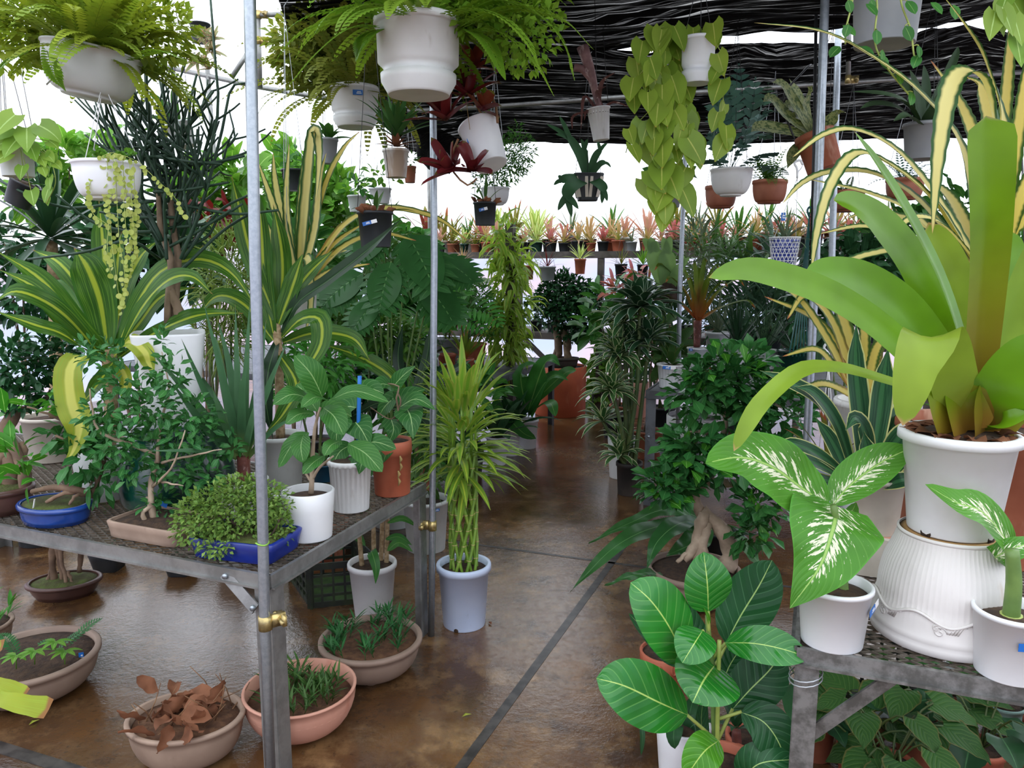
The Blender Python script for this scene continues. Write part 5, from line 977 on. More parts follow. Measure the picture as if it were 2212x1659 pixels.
# ---------------------------------------------------------------- lucky bamboo in the pale blue pot
p = FZ(1003, 1346, 0)
t, z, r = potted('lucky_bamboo', 'braided lattice of lucky bamboo stalks in a pale blue pot beside the middle pipe', 'potted plant', p, 119, .27, 'bluewhite', rb=.76, lip=.1, lipw=.09, sd=.1)
slots(t, r * .765, .010, 3, 'soil', -1.9)
cx_ = 0; rad = .053; ht = .52
for fam in (1, -1):
    for k in range(8):
        a0 = 2 * PI * k / 8 + (.2 if fam > 0 else 0); mb = MB(); pts = []
        for i in range(25):
            v = i / 24; an = a0 + fam * v * 2.6; q = rad * (1 + .06 * fam); pts.append(V((q * math.cos(an), q * math.sin(an), z - .01 + ht * v)))
        rr_ = [.0066 + (.0016 if i % 3 == 0 else 0) for i in range(25)]; tube(mb, pts, rr_, 7, True, R.random()); o = mb.obj('stalk', 'bamboo', t)
        mb = MB()
        for i in range(3, 24, 3): tube(mb, [pts[i] - V((0, 0, .0014)), pts[i] + V((0, 0, .0014))], .0087, 7)
        mb.obj('node_ring', 'bamboonode', o)
rg = random.Random(6); mb = MB(); ml = MB()
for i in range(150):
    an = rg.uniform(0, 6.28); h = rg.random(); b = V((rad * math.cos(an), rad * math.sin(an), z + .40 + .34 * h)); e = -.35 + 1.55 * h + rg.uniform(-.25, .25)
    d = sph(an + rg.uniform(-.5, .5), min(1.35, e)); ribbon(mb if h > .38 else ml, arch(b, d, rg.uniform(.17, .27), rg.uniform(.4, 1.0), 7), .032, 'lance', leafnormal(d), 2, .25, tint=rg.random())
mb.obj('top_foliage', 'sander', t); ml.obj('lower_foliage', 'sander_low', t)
for k in range(8):
    a = 2 * PI * k / 8; b = V((rad * math.cos(a), rad * math.sin(a), z + .50)); mb = MB(); tube(mb, [b, b * 1.0 + V((0, 0, .12)), b + V((0, 0, .24))], [.006, .004], 6); mb.obj('stalk', 'bamboo', t)
# ================================================================ hanging plants
def hang(name, label, cat, x, y, Y, wpx, hpx, mat='white', kind='nursery', rot=(0, 0, 0), wires=3, wmat='wire', up=None, group=None, top=None, **kw):
    """x, y: centre of the pot's bottom; wpx, hpx: rim width and pot height in photo pixels"""
    p = W(x, y, Y); m = MPP(p); t = thing(name, label, cat, p, rot, group); h = hpx * m * 1.02; r = wpx * m / 2
    z = pot(t, r, h, mat, kind=kind, **kw)
    if wires and (top is not None or p.z < 2.45):
        tp = root_m(t).inverted() @ (top if top is not None else V((p.x, p.y, min(p.z + h + (up or .45), 3.4) if up else max(2.5, p.z + h + .12))))
        hangers(t, r * .97, h * .97, tp, wmat, wires, .0013)
    return t, z, r, m, Y
def rosW(root, x, y, Y, n, Lp, wp, mat, axis=V((0, 0, 1)), kind='strap', spread=(1.25, .15), droop=.5, name='rosette', seed=0, fold=.35, nseg=8, mb=None, lv=.2):
    """rosette of leaves about any axis, in world space"""
    rg = random.Random(seed or int(x * 7 + y)); c = W(x, y, Y) if not isinstance(x, V) else x; m = MPP(c); mine = mb is None; mb = mb or MB(); axis = V(axis).normalized(); s = axis.orthogonal().normalized(); b = axis.cross(s)
    for i in range(n):
        f = i / max(1, n - 1); an = i * 2.39996 + rg.uniform(-.2, .2); ph = spread[0] + (spread[1] - spread[0]) * f + rg.uniform(-.12, .12)
        d = axis * math.cos(ph) + (s * math.cos(an) + b * math.sin(an)) * math.sin(ph); l = Lp * m * (1 - .3 * f) * rg.uniform(1 - lv, 1 + lv)
        ribbon(mb, arch(c + d * .004, d, l, droop * rg.uniform(.6, 1.3), nseg), wp * m * rg.uniform(.85, 1.15), kind, (axis - d * axis.dot(d)).normalized() if abs(axis.dot(d)) < .97 else leafnormal(d), 2, fold, tint=rg.random())
    if mine: mb.obj(name, mat, root, True)
def fern(root, z, n, L, mat, lf=.03, lw=.012, pairs=26, el=(-.1, 1.4), droop=1.2, seed=1, kind='oval', base_r=.05, nseg=2, azw=None, name='fronds', off=(0, 0)):
    rg = random.Random(seed); mb = MB()
    for i in range(n):
        az = rg.uniform(0, 6.28) if azw is None else rg.uniform(*azw); e = el[0] + (el[1] - el[0]) * rg.random() ** .8; d = sph(az, e); b = V((off[0] + base_r * math.cos(az) * rg.random(), off[1] + base_r * math.sin(az) * rg.random(), z))
        pts = arch(b, d, L * rg.uniform(.6, 1.1), droop * rg.uniform(.6, 1.4), 10, rg.uniform(-.4, .4)); pinnate(mb, pts, lf * rg.uniform(.8, 1.15), lw, pairs, kind, .2, .15, True, nseg, rg.random(), .0011, .08)
    mb.obj(name, mat, root)
def chain(mb, ml, pts, Lp, wp, step, kind='heart', lobe=.2, rg=R, rs=.0016, dn=V((0, -.3, -1)), pet=12, nr=None):
    """a trailing stem with a hanging leaf at every `step` photo pixels"""
    w = spline(PX(pts), 24); tube(mb, w, rs, 5); m = MPP(w[0]); acc = 0
    for i in range(1, len(w)):
        acc += (w[i] - w[i-1]).length / m
        if acc < step: continue
        acc = 0; sd = V((rg.uniform(-1, 1), rg.uniform(-1, .25), rg.uniform(-.2, .3))).normalized(); a = w[i] + sd * pet * m
        if pet > 3: tube(mb, [w[i], w[i].lerp(a, .6) + V((0, 0, 2 * m)), a], rs * .6, 4, False)
        l = Lp * m * rg.uniform(.6, 1.15); d = (V(dn) + V((rg.uniform(-.5, .5), rg.uniform(-.3, .3), rg.uniform(-.1, .3)))).normalized()
        nn = nr or V((sd.x * .5 + rg.uniform(-.4, .4), -1, rg.uniform(0, .6)))
        ribbon(ml, arch(a, d, l, .3, 6), wp / Lp * l, kind, nn, 4, .12, .0, 3, rg.random(), lobe)
# ---------------------------------------------------------------- boston ferns
t, z, r, m, Y = hang('hanging_boston_fern', 'bright green fern in the nearest big white hanging pot with saucer', 'fern', 905, 207, 2.35, 187, 152, 'white', 'hang', rb=.86, lip=.1, lipw=.06, n=64)
fern(t, z, 110, .42, 'boston', .036, .024, 22, (-.15, 1.45), 1.15, 3, base_r=.1)
mb = MB()
for c in ((1060, 10, 170, 60, 520), (880, -10, 120, 40, 300), (1130, 70, 90, 80, 360), (1010, 40, 60, 40, 160)): bushpx(mb, c[0], c[1], 2.33, c[2], c[3], c[4], 24, 14, 'oval', .1, nseg=2)
mb.obj('leaflets', 'boston', t, True)
for k, (pts) in enumerate(([(1000, 60, 2.3), (1100, 20, 2.2), (1210, 40, 2.15), (1280, 105, 2.12)], [(1000, 70, 2.3), (1080, 70, 2.2), (1150, 130, 2.15), (1195, 205, 2.13)], [(990, 60, 2.3), (1060, 30, 2.15), (1130, 80, 2.08), (1170, 160, 2.06)], [(990, 40, 2.3), (1070, 0, 2.2), (1160, 30, 2.15), (1215, 90, 2.12), (1240, 170, 2.12)], [(830, 60, 2.3), (760, 60, 2.2), (690, 110, 2.15), (620, 190, 2.12)], [(830, 60, 2.3), (790, 80, 2.22), (770, 130, 2.2)], [(1000, 60, 2.3), (1050, 90, 2.2), (1090, 170, 2.15)])):
    mb = MB(); pinnate(mb, spline(PX(pts), 14), .042, .019, 30, 'oval', .2, .12, True, 3, .2 + .1 * k, .0012, .1); mb.obj('frond', 'boston', t, True)
t, z, r, m, Y = hang('hanging_boston_fern', 'yellow-green fern in the tilted pale bowl hanging top left', 'fern', 192, 212, 2.25, 198, 96, 'greywhite', 'bowl', (0, .17, 0), rb=.55, lip=.05, lipw=.03, n=56)
fern(t, z, 120, .36, 'boston_yellow', .032, .022, 20, (-.15, 1.4), 1.0, 7, base_r=.09)
mb = MB()
for c in ((150, 40, 190, 85, 1200), (330, 70, 100, 75, 520), (20, 70, 80, 80, 380)): bushpx(mb, c[0], c[1], 2.3, c[2], c[3], c[4], 24, 14, 'oval', .1, nseg=2)
mb.obj('leaflets', 'boston_yellow', t, True)
for pts in ([(100, 105, 2.15), (110, 140, 2.1), (120, 170, 2.09), (140, 195, 2.09)], [(60, 110, 2.2), (20, 130, 2.15), (-10, 160, 2.12)], [(280, 130, 2.2), (340, 110, 2.1), (400, 130, 2.05)]):
    mb = MB(); pinnate(mb, spline(PX(pts), 12), .03, .015, 18, 'oval', .2, .12, True, 3, .6, .0012, .05); mb.obj('frond', 'boston', t, True)
mb = MB(); bar(mb, W(100, 183, 2.13), W(120, 163, 2.14), .02, .001); mb.obj('plant_label', 'tagwhite', t, True, False)
t, z, r, m, Y = hang('hanging_boston_fern', 'olive brown fern in a white hanging pot with a blue tag, behind the nearest one', 'fern', 768, 276, 3.45, 106, 82, 'white', 'hang', rb=.88, lip=.1, lipw=.06, n=48)
fern(t, z, 120, .46, 'boston_olive', .038, .026, 20, (-.2, 1.4), 1.1, 12, base_r=.1)
mb = MB()
for c in ((710, 100, 125, 90, 1300), (780, 60, 90, 80, 500), (640, 110, 60, 70, 320)): bushpx(mb, c[0], c[1], 3.45, c[2], c[3], c[4], 24, 13, 'oval', .1, nseg=2)
mb.obj('leaflets', 'boston_olive', t, True)
nametag(t, (.035, -r * .985, .125), -1.35, .042, .021)
# ---------------------------------------------------------------- trailing plants
rg = random.Random(17)
t, z, r, m, Y = hang('hanging_lime_philodendron', 'lime green heart-leaved vine trailing from a small white hanging pot', 'trailing plant', 1506, 181, 2.75, 74, 92, 'whiteclean', 'hang', rb=.9, lip=.08, lipw=.05, wires=3, wmat='darkwire')
mb, ml = MB(), MB()
for pts in ([(1480, 90), (1440, 70), (1412, 130), (1402, 220), (1410, 320)], [(1480, 92), (1452, 110), (1440, 200), (1442, 300), (1430, 400), (1428, 440)], [(1486, 95), (1462, 150), (1458, 250), (1470, 350), (1450, 440), (1440, 470)], [(1476, 90), (1424, 62), (1388, 120), (1380, 210)], [(1532, 92), (1550, 130), (1550, 190), (1542, 270), (1545, 330)], [(1475, 110), (1490, 210), (1488, 300), (1450, 380), (1440, 440)], [(1500, 92), (1490, 60), (1470, 50)], [(1516, 92), (1530, 55), (1545, 60)], [(1402, 240), (1366, 280), (1352, 330)], [(1440, 160), (1425, 260), (1420, 350), (1395, 400)], [(1470, 160), (1480, 230), (1495, 300), (1490, 350)], [(1440, 100), (1400, 140), (1375, 170)], [(1470, 90), (1450, 60), (1420, 60)]):
    chain(mb, ml, [(x + (14 if x > 1528 else -8 if 1462 < x < 1500 and y < 260 else 0), y, (2.86 if 1450 < x < 1530 and y < 240 else 2.69) + rg.uniform(-.05, .05)) for x, y in pts], 62, 52, 29, rg=rg)
mb.obj('vine', 'stempale', t, True); ml.obj('foliage', 'lime', t, True)
t, z, r, m, Y = hang('hanging_button_vine', 'strings of round pale leaves spilling from a small white hanging bowl', 'trailing plant', 236, 432, 2.2, 138, 78, 'whiteclean', 'bowl', rb=.62, lip=.09, lipw=.03, wires=3, wmat='whitewire', top=W(222, 178, 2.2))
hangline(t, W(222, 178, 2.2), W(226, 122, 2.16), 'whitewire', .0035, 'hook_cord')
mb, ml = MB(), MB()
for pts in ([(232, 345), (235, 420), (240, 500), (246, 560), (262, 675)], [(250, 345), (252, 420), (258, 520), (270, 600), (262, 660)], [(280, 350), (285, 440), (290, 520), (285, 580), (265, 650)], [(288, 350), (292, 430), (296, 500), (290, 560)], [(220, 345), (222, 400), (236, 450), (232, 530), (238, 590)], [(265, 345), (270, 400), (285, 480), (282, 540)], [(300, 350), (330, 380), (380, 430), (395, 470)], [(210, 345), (190, 420), (200, 460), (240, 490)], [(240, 340), (262, 380), (270, 470), (275, 540), (268, 600)], [(225, 340), (260, 335), (290, 345)], [(215, 342), (240, 330), (270, 338)]):
    chain(mb, ml, [(x, y, 2.12 + rg.uniform(-.02, .02)) for x, y in pts], 13, 13, 7, 'round', 0, rg, .0008, V((0, -.1, -.6)), 3)
mb.obj('vine', 'stempale', t, True); ml.obj('foliage', 'button', t, True)
mb = MB(); bushpx(mb, 195, 345, 2.2, 28, 10, 14, 26, 22, 'round', .1); bushpx(mb, 262, 342, 2.2, 42, 12, 50, 15, 14, 'round', .1); mb.obj('small_weeds', 'broad_light', t, True)
t, z, r, m, Y = hang('hanging_pothos', 'yellowing pothos in a pale hanging pot at the upper left edge', 'trailing plant', 40, 382, 2.55, 74, 78, 'greywhite', rb=.82, lip=.08, wires=3, up=.6)
mb, ml = MB(), MB()
for x, y, l, ww, dx in ((30, 262, 70, 55, -.3), (60, 290, 70, 52, .2), (95, 285, 72, 50, 1), (40, 310, 60, 46, -.2), (20, 290, 60, 44, -.8), (70, 330, 48, 36, .4), (105, 345, 36, 28, .8), (115, 318, 34, 26, .9), (90, 350, 38, 28, .5), (15, 345, 46, 36, -.6), (50, 372, 40, 30, .1), (70, 425, 46, 34, .3), (95, 375, 32, 24, .4), (125, 365, 30, 22, .8), (5, 320, 50, 40, -1)):
    b = W(42, 308, 2.5); a = W(x - 10 * dx, y - 14, 2.48); tube(mb, [b, (a + b) / 2 + V((0, 0, .01)), a], .0014, 5); l *= m
    ribbon(ml, arch(a, V((dx, -.4, -.45)).normalized(), l, .5, 6), ww * m, 'heart', V((.1, -1, .6)), 4, .1, lobe=.2, tint=rg.random())
chain(mb, ml, [(60, 310, 2.5), (100, 330, 2.48), (120, 390, 2.47), (100, 440, 2.47)], 34, 26, 24, rg=rg); mb.obj('vine', 'stempale', t, True); ml.obj('foliage', 'pothos', t, True)
t, z, r, m, Y = hang('hanging_black_pot', 'black pot tipped over, hanging under the pothos at the left edge', 'pot', 36, 442, 2.7, 66, 52, 'black', rot=(0, .5, 0), wires=2, wmat='darkwire', up=.5); rosette(t, z, 8, .09, .02, 'greenbrom', (.2, 1.2), .6, seed=3)
# ---------------------------------------------------------------- upper right
t, z, r, m, Y = hang('hanging_hoya', 'big grey hanging pot top right with a few trailing vines', 'trailing plant', 1910, 98, 2.25, 152, 150, 'grey', rb=.80, lip=.08, n=56)
mb, ml = MB(), MB()
for pts in ([(1885, -50), (1895, 10), (1890, 90), (1912, 140), (1960, 200), (1975, 215)], [(1940, -50), (1948, 10), (1966, 60), (1974, 115), (1978, 130)], [(1850, -50), (1840, 10), (1828, 60), (1826, 95)]): chain(mb, ml, [(x, y, 2.1) for x, y in pts], 34, 22, 46, 'oval', 0, rg, .0026)
for x, y, a in ((1815, 100, -.6), (1860, 100, .6), (1900, 118, .2), (1870, 8, .5), (1985, 118, -.3), (1820, 55, .7), (2010, 5, .5), (2060, 10, 0)): ribbon(ml, arch(W(x, y, 2.1), V((a, -.2, -.5)), 34 * m, .3, 5), 22 * m, 'oval', CAMN, 2, .2)
mb.obj('vine', 'stempale', t, True); ml.obj('foliage', 'broad', t, True)
t, z, r, m, Y = hang('hanging_spiny_bromeliad', 'dark green spreading bromeliad in a grey pot hanging under the big grey pot', 'bromeliad', 1992, 345, 2.95, 88, 74, 'grey', rb=.78, lip=.1, wmat='darkwire')
for pts, w in [([(1985, 270, 0), (1960, 225, -.1), (1910, 205, -.18), (1840, 198, -.22)], 30), ([(1985, 272, 0), (1940, 235, -.1), (1890, 225, -.15), (1858, 235, -.18)], 28), ([(1988, 268, 0), (1968, 210, 0), (1940, 170, 0), (1905, 155, 0)], 28), ([(1990, 265, 0), (1980, 200, 0), (1965, 150, 0)], 30), ([(1995, 265, 0), (1998, 190, .02), (1995, 140, .02)], 28), ([(2000, 268, 0), (2025, 210, 0), (2060, 130, 0), (2070, 100, 0)], 26), ([(2005, 270, 0), (2040, 230, -.1), (2075, 220, -.15)], 28), ([(1990, 272, -.03), (1960, 250, -.15), (1930, 262, -.2)], 26), ([(2000, 272, -.03), (2020, 235, -.1), (2030, 200, -.12)], 34), ([(1985, 272, -.02), (1960, 232, -.08), (1935, 215, -.1)], 34)]: hleaf(t, [(x, y, Y + d) for x, y, d in pts], w, 'bigbrom_grey', 'strap', V((0, -.7, .7)), 12, 4, .35)
t, z, r, m, Y = hang('hanging_banded_bromeliad', 'pale bromeliad with dark cross bands in a tipped terracotta pot behind the tall right pipe', 'bromeliad', 1782, 366, 3.35, 84, 80, 'terra', rot=(-.15, -.30, 0), rb=.86, lip=.16, wmat='darkwire')
for k, (pts, w) in enumerate([([(1752, 290), (1720, 230), (1690, 185), (1668, 178)], 36), ([(1750, 290), (1700, 250), (1665, 215), (1648, 220)], 36), ([(1750, 295), (1690, 280), (1640, 275), (1622, 285)], 34), ([(1755, 288), (1740, 230), (1745, 200), (1755, 185)], 28), ([(1765, 288), (1790, 265), (1815, 245), (1822, 240)], 30), ([(1752, 288), (1715, 235), (1690, 235)], 40), ([(1755, 290), (1735, 255), (1705, 250)], 36), ([(1760, 292), (1780, 262), (1800, 262)], 32), ([(1750, 300), (1715, 330), (1700, 365)], 28), ([(1757, 285), (1725, 215), (1705, 170)], 34)]): hleaf(t, [(x, y, Y - .04 * i + .01 * k) for i, (x, y) in enumerate(pts)], w, 'vriesea', 'drac', V((.2, -1, .6)), 10, 4, .2)
mb = MB(); tube(mb, spline(PX([(1716, 300, Y - .05), (1690, 215, Y), (1740, 150, Y), (1752, 140, Y + .05)]), 10), .004, 6); mb.obj('bent_hanger', 'darkwire', t, True)
t, z, r, m, Y = hang('hanging_blue_fern', 'blue-green wavy fern in a white hanging bowl left of the banded bromeliad', 'fern', 1578, 424, 3.4, 90, 56, 'white', 'bowl', rb=.5, lip=.08, lipw=.03, wires=3, wmat='darkwire')
mb = MB()
for k, pts in enumerate(([(1570, 370), (1560, 290), (1550, 210), (1545, 140)], [(1575, 370), (1590, 280), (1600, 200), (1596, 140)], [(1580, 370), (1625, 290), (1650, 220), (1660, 180)], [(1570, 370), (1545, 310), (1530, 260)], [(1580, 370), (1640, 340), (1680, 330)], [(1575, 370), (1610, 310), (1640, 290), (1660, 300)], [(1570, 370), (1580, 250), (1570, 170)], [(1575, 372), (1620, 260), (1632, 170)], [(1578, 370), (1600, 320), (1645, 250), (1670, 240)], [(1572, 370), (1540, 350), (1520, 350)], [(1585, 370), (1650, 360), (1700, 380)], [(1575, 368), (1560, 330), (1555, 240), (1575, 200)])):
    pinnate(mb, PX([(x, y, Y + R.uniform(-.12, .12)) for x, y in pts]), 34 * m, 15 * m, 11, 'strap', .3, .1, True, 3, None, .0016, .25)
mb.obj('fronds', 'fernblue', t, True)
for lb, x, y, YY, w, h, mt, lf, L_, n_, sd_ in (('terracotta bowl with a lacy fern hanging right of the white bowl of blue-green fern', 1661, 440, 4.2, 74, 48, 'terrabrown', 'fernmid', .2, 22, 41), ('terracotta bowl partly hidden behind the white bowl of blue-green fern', 1556, 450, 4.4, 68, 46, 'terrabrown', 'fernblue', .1, 10, 42), ('terracotta bowl with ferns hanging behind the yellow striped leaves, upper right', 1952, 432, 4.3, 78, 44, 'terrabrown', 'fernblue', .2, 18, 43), ('low terracotta bowl hanging behind the striped leaves right of the tall pipes', 1826, 458, 4.4, 76, 44, 'terrabrown', 'fernmid', .12, 12, 44)):
    t, z, r, m, Y = hang('hanging_fern', lb, 'fern', x, y, YY, w, h, mt, 'bowl', rb=.66, lip=.16, lipw=.04, wmat='wire'); fern(t, z, n_, L_, lf, .03, .012, 12, (.1, 1.3), .9, sd_, 'lance', .03)
t, z, r, m, Y = hang('hanging_woven_pot', 'white woven pot with blue hexagon pattern hung left of the tall right pipe', 'hanging pot', 1692, 582, 2.95, 62, 66, 'navy', kind='cyl', rb=.72, wires=2, wmat='whitewire', top=W(1722, 385, 2.93), soil='soil', sd=.2)
hh = 66 * m * 1.02
for fam in (1, -1, 0):
    mb = MB()
    for k in range(20 if fam else 9):
        if fam: pts = [(V((math.cos(2 * PI * k / 20 + fam * v * 1.05), math.sin(2 * PI * k / 20 + fam * v * 1.05), 0)) * (r * (.74 + .27 * v) * 1.015) + V((0, 0, hh * v))) for v in [i / 10 for i in range(11)]]
        else: v = (k + .5) / 9; pts = [V((math.cos(i * PI / 16), math.sin(i * PI / 16), 0)) * (r * (.74 + .27 * v) * 1.02) + V((0, 0, hh * v)) for i in range(33)]
        tube(mb, pts, .0012, 4, False)
    mb.obj('weave', 'whiteclean', t)
mb = MB(); tube(mb, [V((math.cos(i * PI / 16), math.sin(i * PI / 16), 0)) * r * 1.02 + V((0, 0, hh)) for i in range(33)], .003, 6, False); tube(mb, [V((math.cos(i * PI / 16), math.sin(i * PI / 16), 0)) * r * .76 + V((0, 0, .002)) for i in range(33)], .004, 6, False); mb.obj('rim', 'whiteclean', t)
mb = MB(); tube(mb, spline(PX([(1722, 385, 2.93), (1722, 365, 2.93), (1716, 352, 2.93), (1728, 346, 2.93), (1734, 356, 2.93)]), 10), .0045, 8); mb.obj('hook', 'whiteclean', t, True)
rosette(t, z, 14, .13, .012, 'silverbrom', (.1, 1.2), 1.1, seed=6); nametag(t, root_m(t).inverted() @ W(1692, 468, 2.93), -1.4, .018, .03)
t = thing('plastic_hangers', 'bunch of teal plastic pot hangers hooked beside the tall right pipe', 'hangers', W(1746, 770, 2.99))
for k in range(6):
    mb = MB(); tube(mb, spline(PX([(1749, 458, 2.98), (1747 - k, 520, 2.98), (1742 - 3 * k, 640, 2.97 + .01 * k), (1744 - 8 * k, 770, 2.98)]), 8), .0026, 6); mb.obj('hanger', 'tealplastic', t, True)
mb = MB(); tube(mb, spline(PX([(1749, 470, 2.98), (1744, 455, 2.98), (1750, 447, 2.98), (1757, 456, 2.98)]), 8), .004, 6); mb.obj('hook', 'tealplastic', t, True)
t, z, r, m, Y = hang('hanging_variegated_pothos', 'variegated pothos leaves dangling at the top right corner', 'trailing plant', 2235, -20, 2.2, 120, 90, 'greywhite', rb=.8)
mb, ml = MB(), MB()
for pts in ([(2230, -40), (2190, 0), (2150, 30), (2140, 60)], [(2240, -30), (2215, 20), (2210, 70), (2215, 120)], [(2230, -40), (2170, -10), (2160, 20)]): chain(mb, ml, [(x, y, 2.1) for x, y in pts], 58, 42, 26, rg=rg)
for x, y, dx in ((2150, 25, -.3), (2190, 35, .2), (2195, 80, .1), (2165, 15, .3)): ribbon(ml, arch(W(x, y, 2.05), V((dx, -.3, -1)), 66 * m, .2, 6), 46 * m, 'heart', V((dx * .6, -1, .2)), 4, .15, lobe=.2)
mb.obj('vine', 'stempale', t, True); ml.obj('foliage', 'pothos', t, True)
# ---------------------------------------------------------------- middle
t, z, r, m, Y = hang('hanging_red_bromeliad', 'dark red bromeliad offsets around a tipped white pot with a slotted base', 'bromeliad', 1062, 357, 2.75, 92, 98, 'whiteclean', rot=(-.34, -.33, 0), rb=.76, lip=.05, lipw=.04, wires=0)
slots(t, r * .7, .006, 6, 'soil', .2); nametag(t, (-.058, -.030, .095), -2.65, .03, .02)
for x, y, L_, n_, mt, ax_ in ((965, 262, 104, 12, 'redbrom', V((-.25, -.3, 1))), (1012, 210, 100, 13, 'redbrom', V((-.1, -.2, 1))), (1022, 150, 80, 10, 'redgreen', V((.2, -.2, 1))), (978, 372, 92, 11, 'redbrom', V((-.6, -.4, .7))), (1020, 372, 76, 8, 'redbrom', V((.0, -.5, .6))), (1040, 240, 60, 8, 'redgreen', V((.4, 0, 1)))): rosW(t, x, y, Y - .05, n_, L_, 25, mt, ax_, 'brom', (1.3, .3), .45)
branches(t, [([(1060, 262, Y), (1030, 230, Y), (1015, 160, Y), (1030, 100, Y)], 2.5, 2), ([(1075, 265, Y - .03), (1068, 220, Y), (1040, 180, Y), (1026, 158, Y)], 3, 2.5), ([(990, 300, Y), (975, 340, Y), (980, 372, Y - .04), (1010, 400, Y - .05), (1030, 385, Y - .05)], 2.5, 2)], 'drybrown', 'stolon')
hangline(t, W(1030, 265, Y), W(1036, 20, Y + .1)); hangline(t, W(1015, 280, Y - .03), W(990, 80, Y), 'straw', .001, 'dry_strand')
t, z, r, m, Y = hang('hanging_pineapple_bromeliad', 'stiff green bromeliad with dry base leaves in a stained white pot below the nearest fern', 'bromeliad', 856, 384, 3.15, 58, 58, 'stained', rb=.74, lip=.1, wmat='darkwire')
rosW(t, 856, 300, Y, 26, 112, 18, 'agreen', V((.02, -.1, 1)), 'strap', (1.1, .1), .5); rosW(t, 856, 318, Y, 16, 40, 14, 'dryleaf', V((0, -.1, 1)), 'strap', (1.5, .3), .3, 'dry_leaves')
t, z, r, m, Y = hang('hanging_tube_bromeliad', 'slender purple tube bromeliad in a ribbed white pot under the cross rail', 'bromeliad', 1299, 303, 3.5, 52, 66, 'white', rot=(0, -.12, 0), rb=.66, lip=.05, flute=(20, .05), wires=1, wmat='darkwire')
htube(t, [(1296, 238, Y), (1284, 190, Y), (1274, 150, Y), (1258, 100, Y)], (6, 13), 'tubepurple', 'leaf_tube', 12); htube(t, [(1280, 175, Y), (1258, 150, Y), (1240, 146, Y)], (7, 9), 'tubepurple', 'leaf_tube', 10)
for pts, w in [([(1290, 238), (1300, 180), (1330, 156)], 12), ([(1290, 240), (1262, 210), (1255, 280)], 10), ([(1292, 240), (1240, 250), (1236, 280)], 8), ([(1300, 240), (1325, 222), (1362, 232)], 10), ([(1300, 236), (1290, 200), (1310, 186)], 12), ([(1294, 238), (1268, 240), (1262, 260)], 8)]: hleaf(t, [(x, y, Y - .02 * i) for i, (x, y) in enumerate(pts)], w, 'tubebrom', 'strap', CAMN, 10, 2, .3)
hangline(t, W(1290, 240, Y), W(1284, -40, Y))
t, z, r, m, Y = hang('hanging_staghorn_fern', 'staghorn fern in a black and cream lantern pot in front of the white back wall', 'fern', 1269, 434, 3.9, 66, 55, 'black', kind='cyl', rb=.62, sq=6, lip=.1, wires=3, wmat='darkwire')
for k in range(12):
    an = 2 * PI * k / 12 + .26; mb = MB(); pts = [V((math.cos(an), math.sin(an), 0)) * (r * .985 * (.62 + .38 * v)) / ((abs(math.cos(an)) ** 6 + abs(math.sin(an)) ** 6) ** (1 / 6)) * 1.02 + V((0, 0, 55 * m * v)) for v in (.12, .88)]
    ribbon(mb, [pts[0], pts[0].lerp(pts[1], .5), pts[1]], r * .36, 'x', V((math.cos(an), math.sin(an), 0)), 2, 0); mb.obj('cream_panel', 'beigeclean', t)
def stag(root, pts, w, tips, mat, mm=None):
    mb = MB(); hl = PX(pts); m_ = MPP(hl[0]); ribbon(mb, spline(hl, 10), w * m_, 'brom', V((.1, -1, .4)), 4, .15, tint=.4); e = hl[-1].lerp(hl[-2], .25)
    for q in tips: ribbon(mb, spline([e, e.lerp(W(*q), .5) + V((0, 0, .006)), W(*q)], 7), w * .55 * m_, 'strap', V((.1, -1, .4)), 2, .1, tint=.4)
    mb.obj('frond', mat, root, True)
for pts, w, tips in (([(1268, 378, Y), (1250, 330, Y - .03), (1225, 290, Y - .05)], 22, [(1180, 268, Y - .05), (1208, 250, Y - .05), (1200, 290, Y - .06)]), ([(1262, 385, Y - .05), (1232, 405, Y - .12), (1222, 430, Y - .14)], 30, [(1205, 455, Y - .14), (1235, 470, Y - .14), (1250, 452, Y - .14)]), ([(1275, 385, Y - .05), (1298, 400, Y - .1), (1305, 415, Y - .12)], 24, [(1300, 440, Y - .12), (1312, 435, Y - .12)]), ([(1272, 378, Y), (1285, 340, Y), (1300, 320, Y)], 16, [(1312, 310, Y), (1290, 305, Y)]), ([(1266, 378, Y), (1262, 340, Y), (1262, 318, Y)], 18, [(1255, 300, Y), (1270, 300, Y)]), ([(1275, 380, Y), (1295, 355, Y - .03), (1310, 350, Y - .03)], 14, [(1320, 362, Y - .04)]), ([(1262, 385, Y - .04), (1225, 385, Y - .1), (1210, 392, Y - .1)], 20, [(1196, 400, Y - .1), (1205, 380, Y - .1)])): stag(t, pts, w, tips, 'stag')
t, z, r, m, Y = hang('hanging_foxtail_fern', 'fluffy fine-leaved fern in a white hanging bowl behind the tipped white pot', 'fern', 1070, 443, 4.0, 62, 36, 'whiteclean', 'bowl', rb=.6, lip=.1, lipw=.03)
treepx(t, [(1080, 350, Y, 60, 50, 900), (1120, 330, Y, 40, 45, 500), (1060, 390, Y, 40, 30, 300), (1115, 285, Y, 12, 20, 50)], 'asparagus', 13, 3.5, shell=.05, nseg=2, kind='lance')
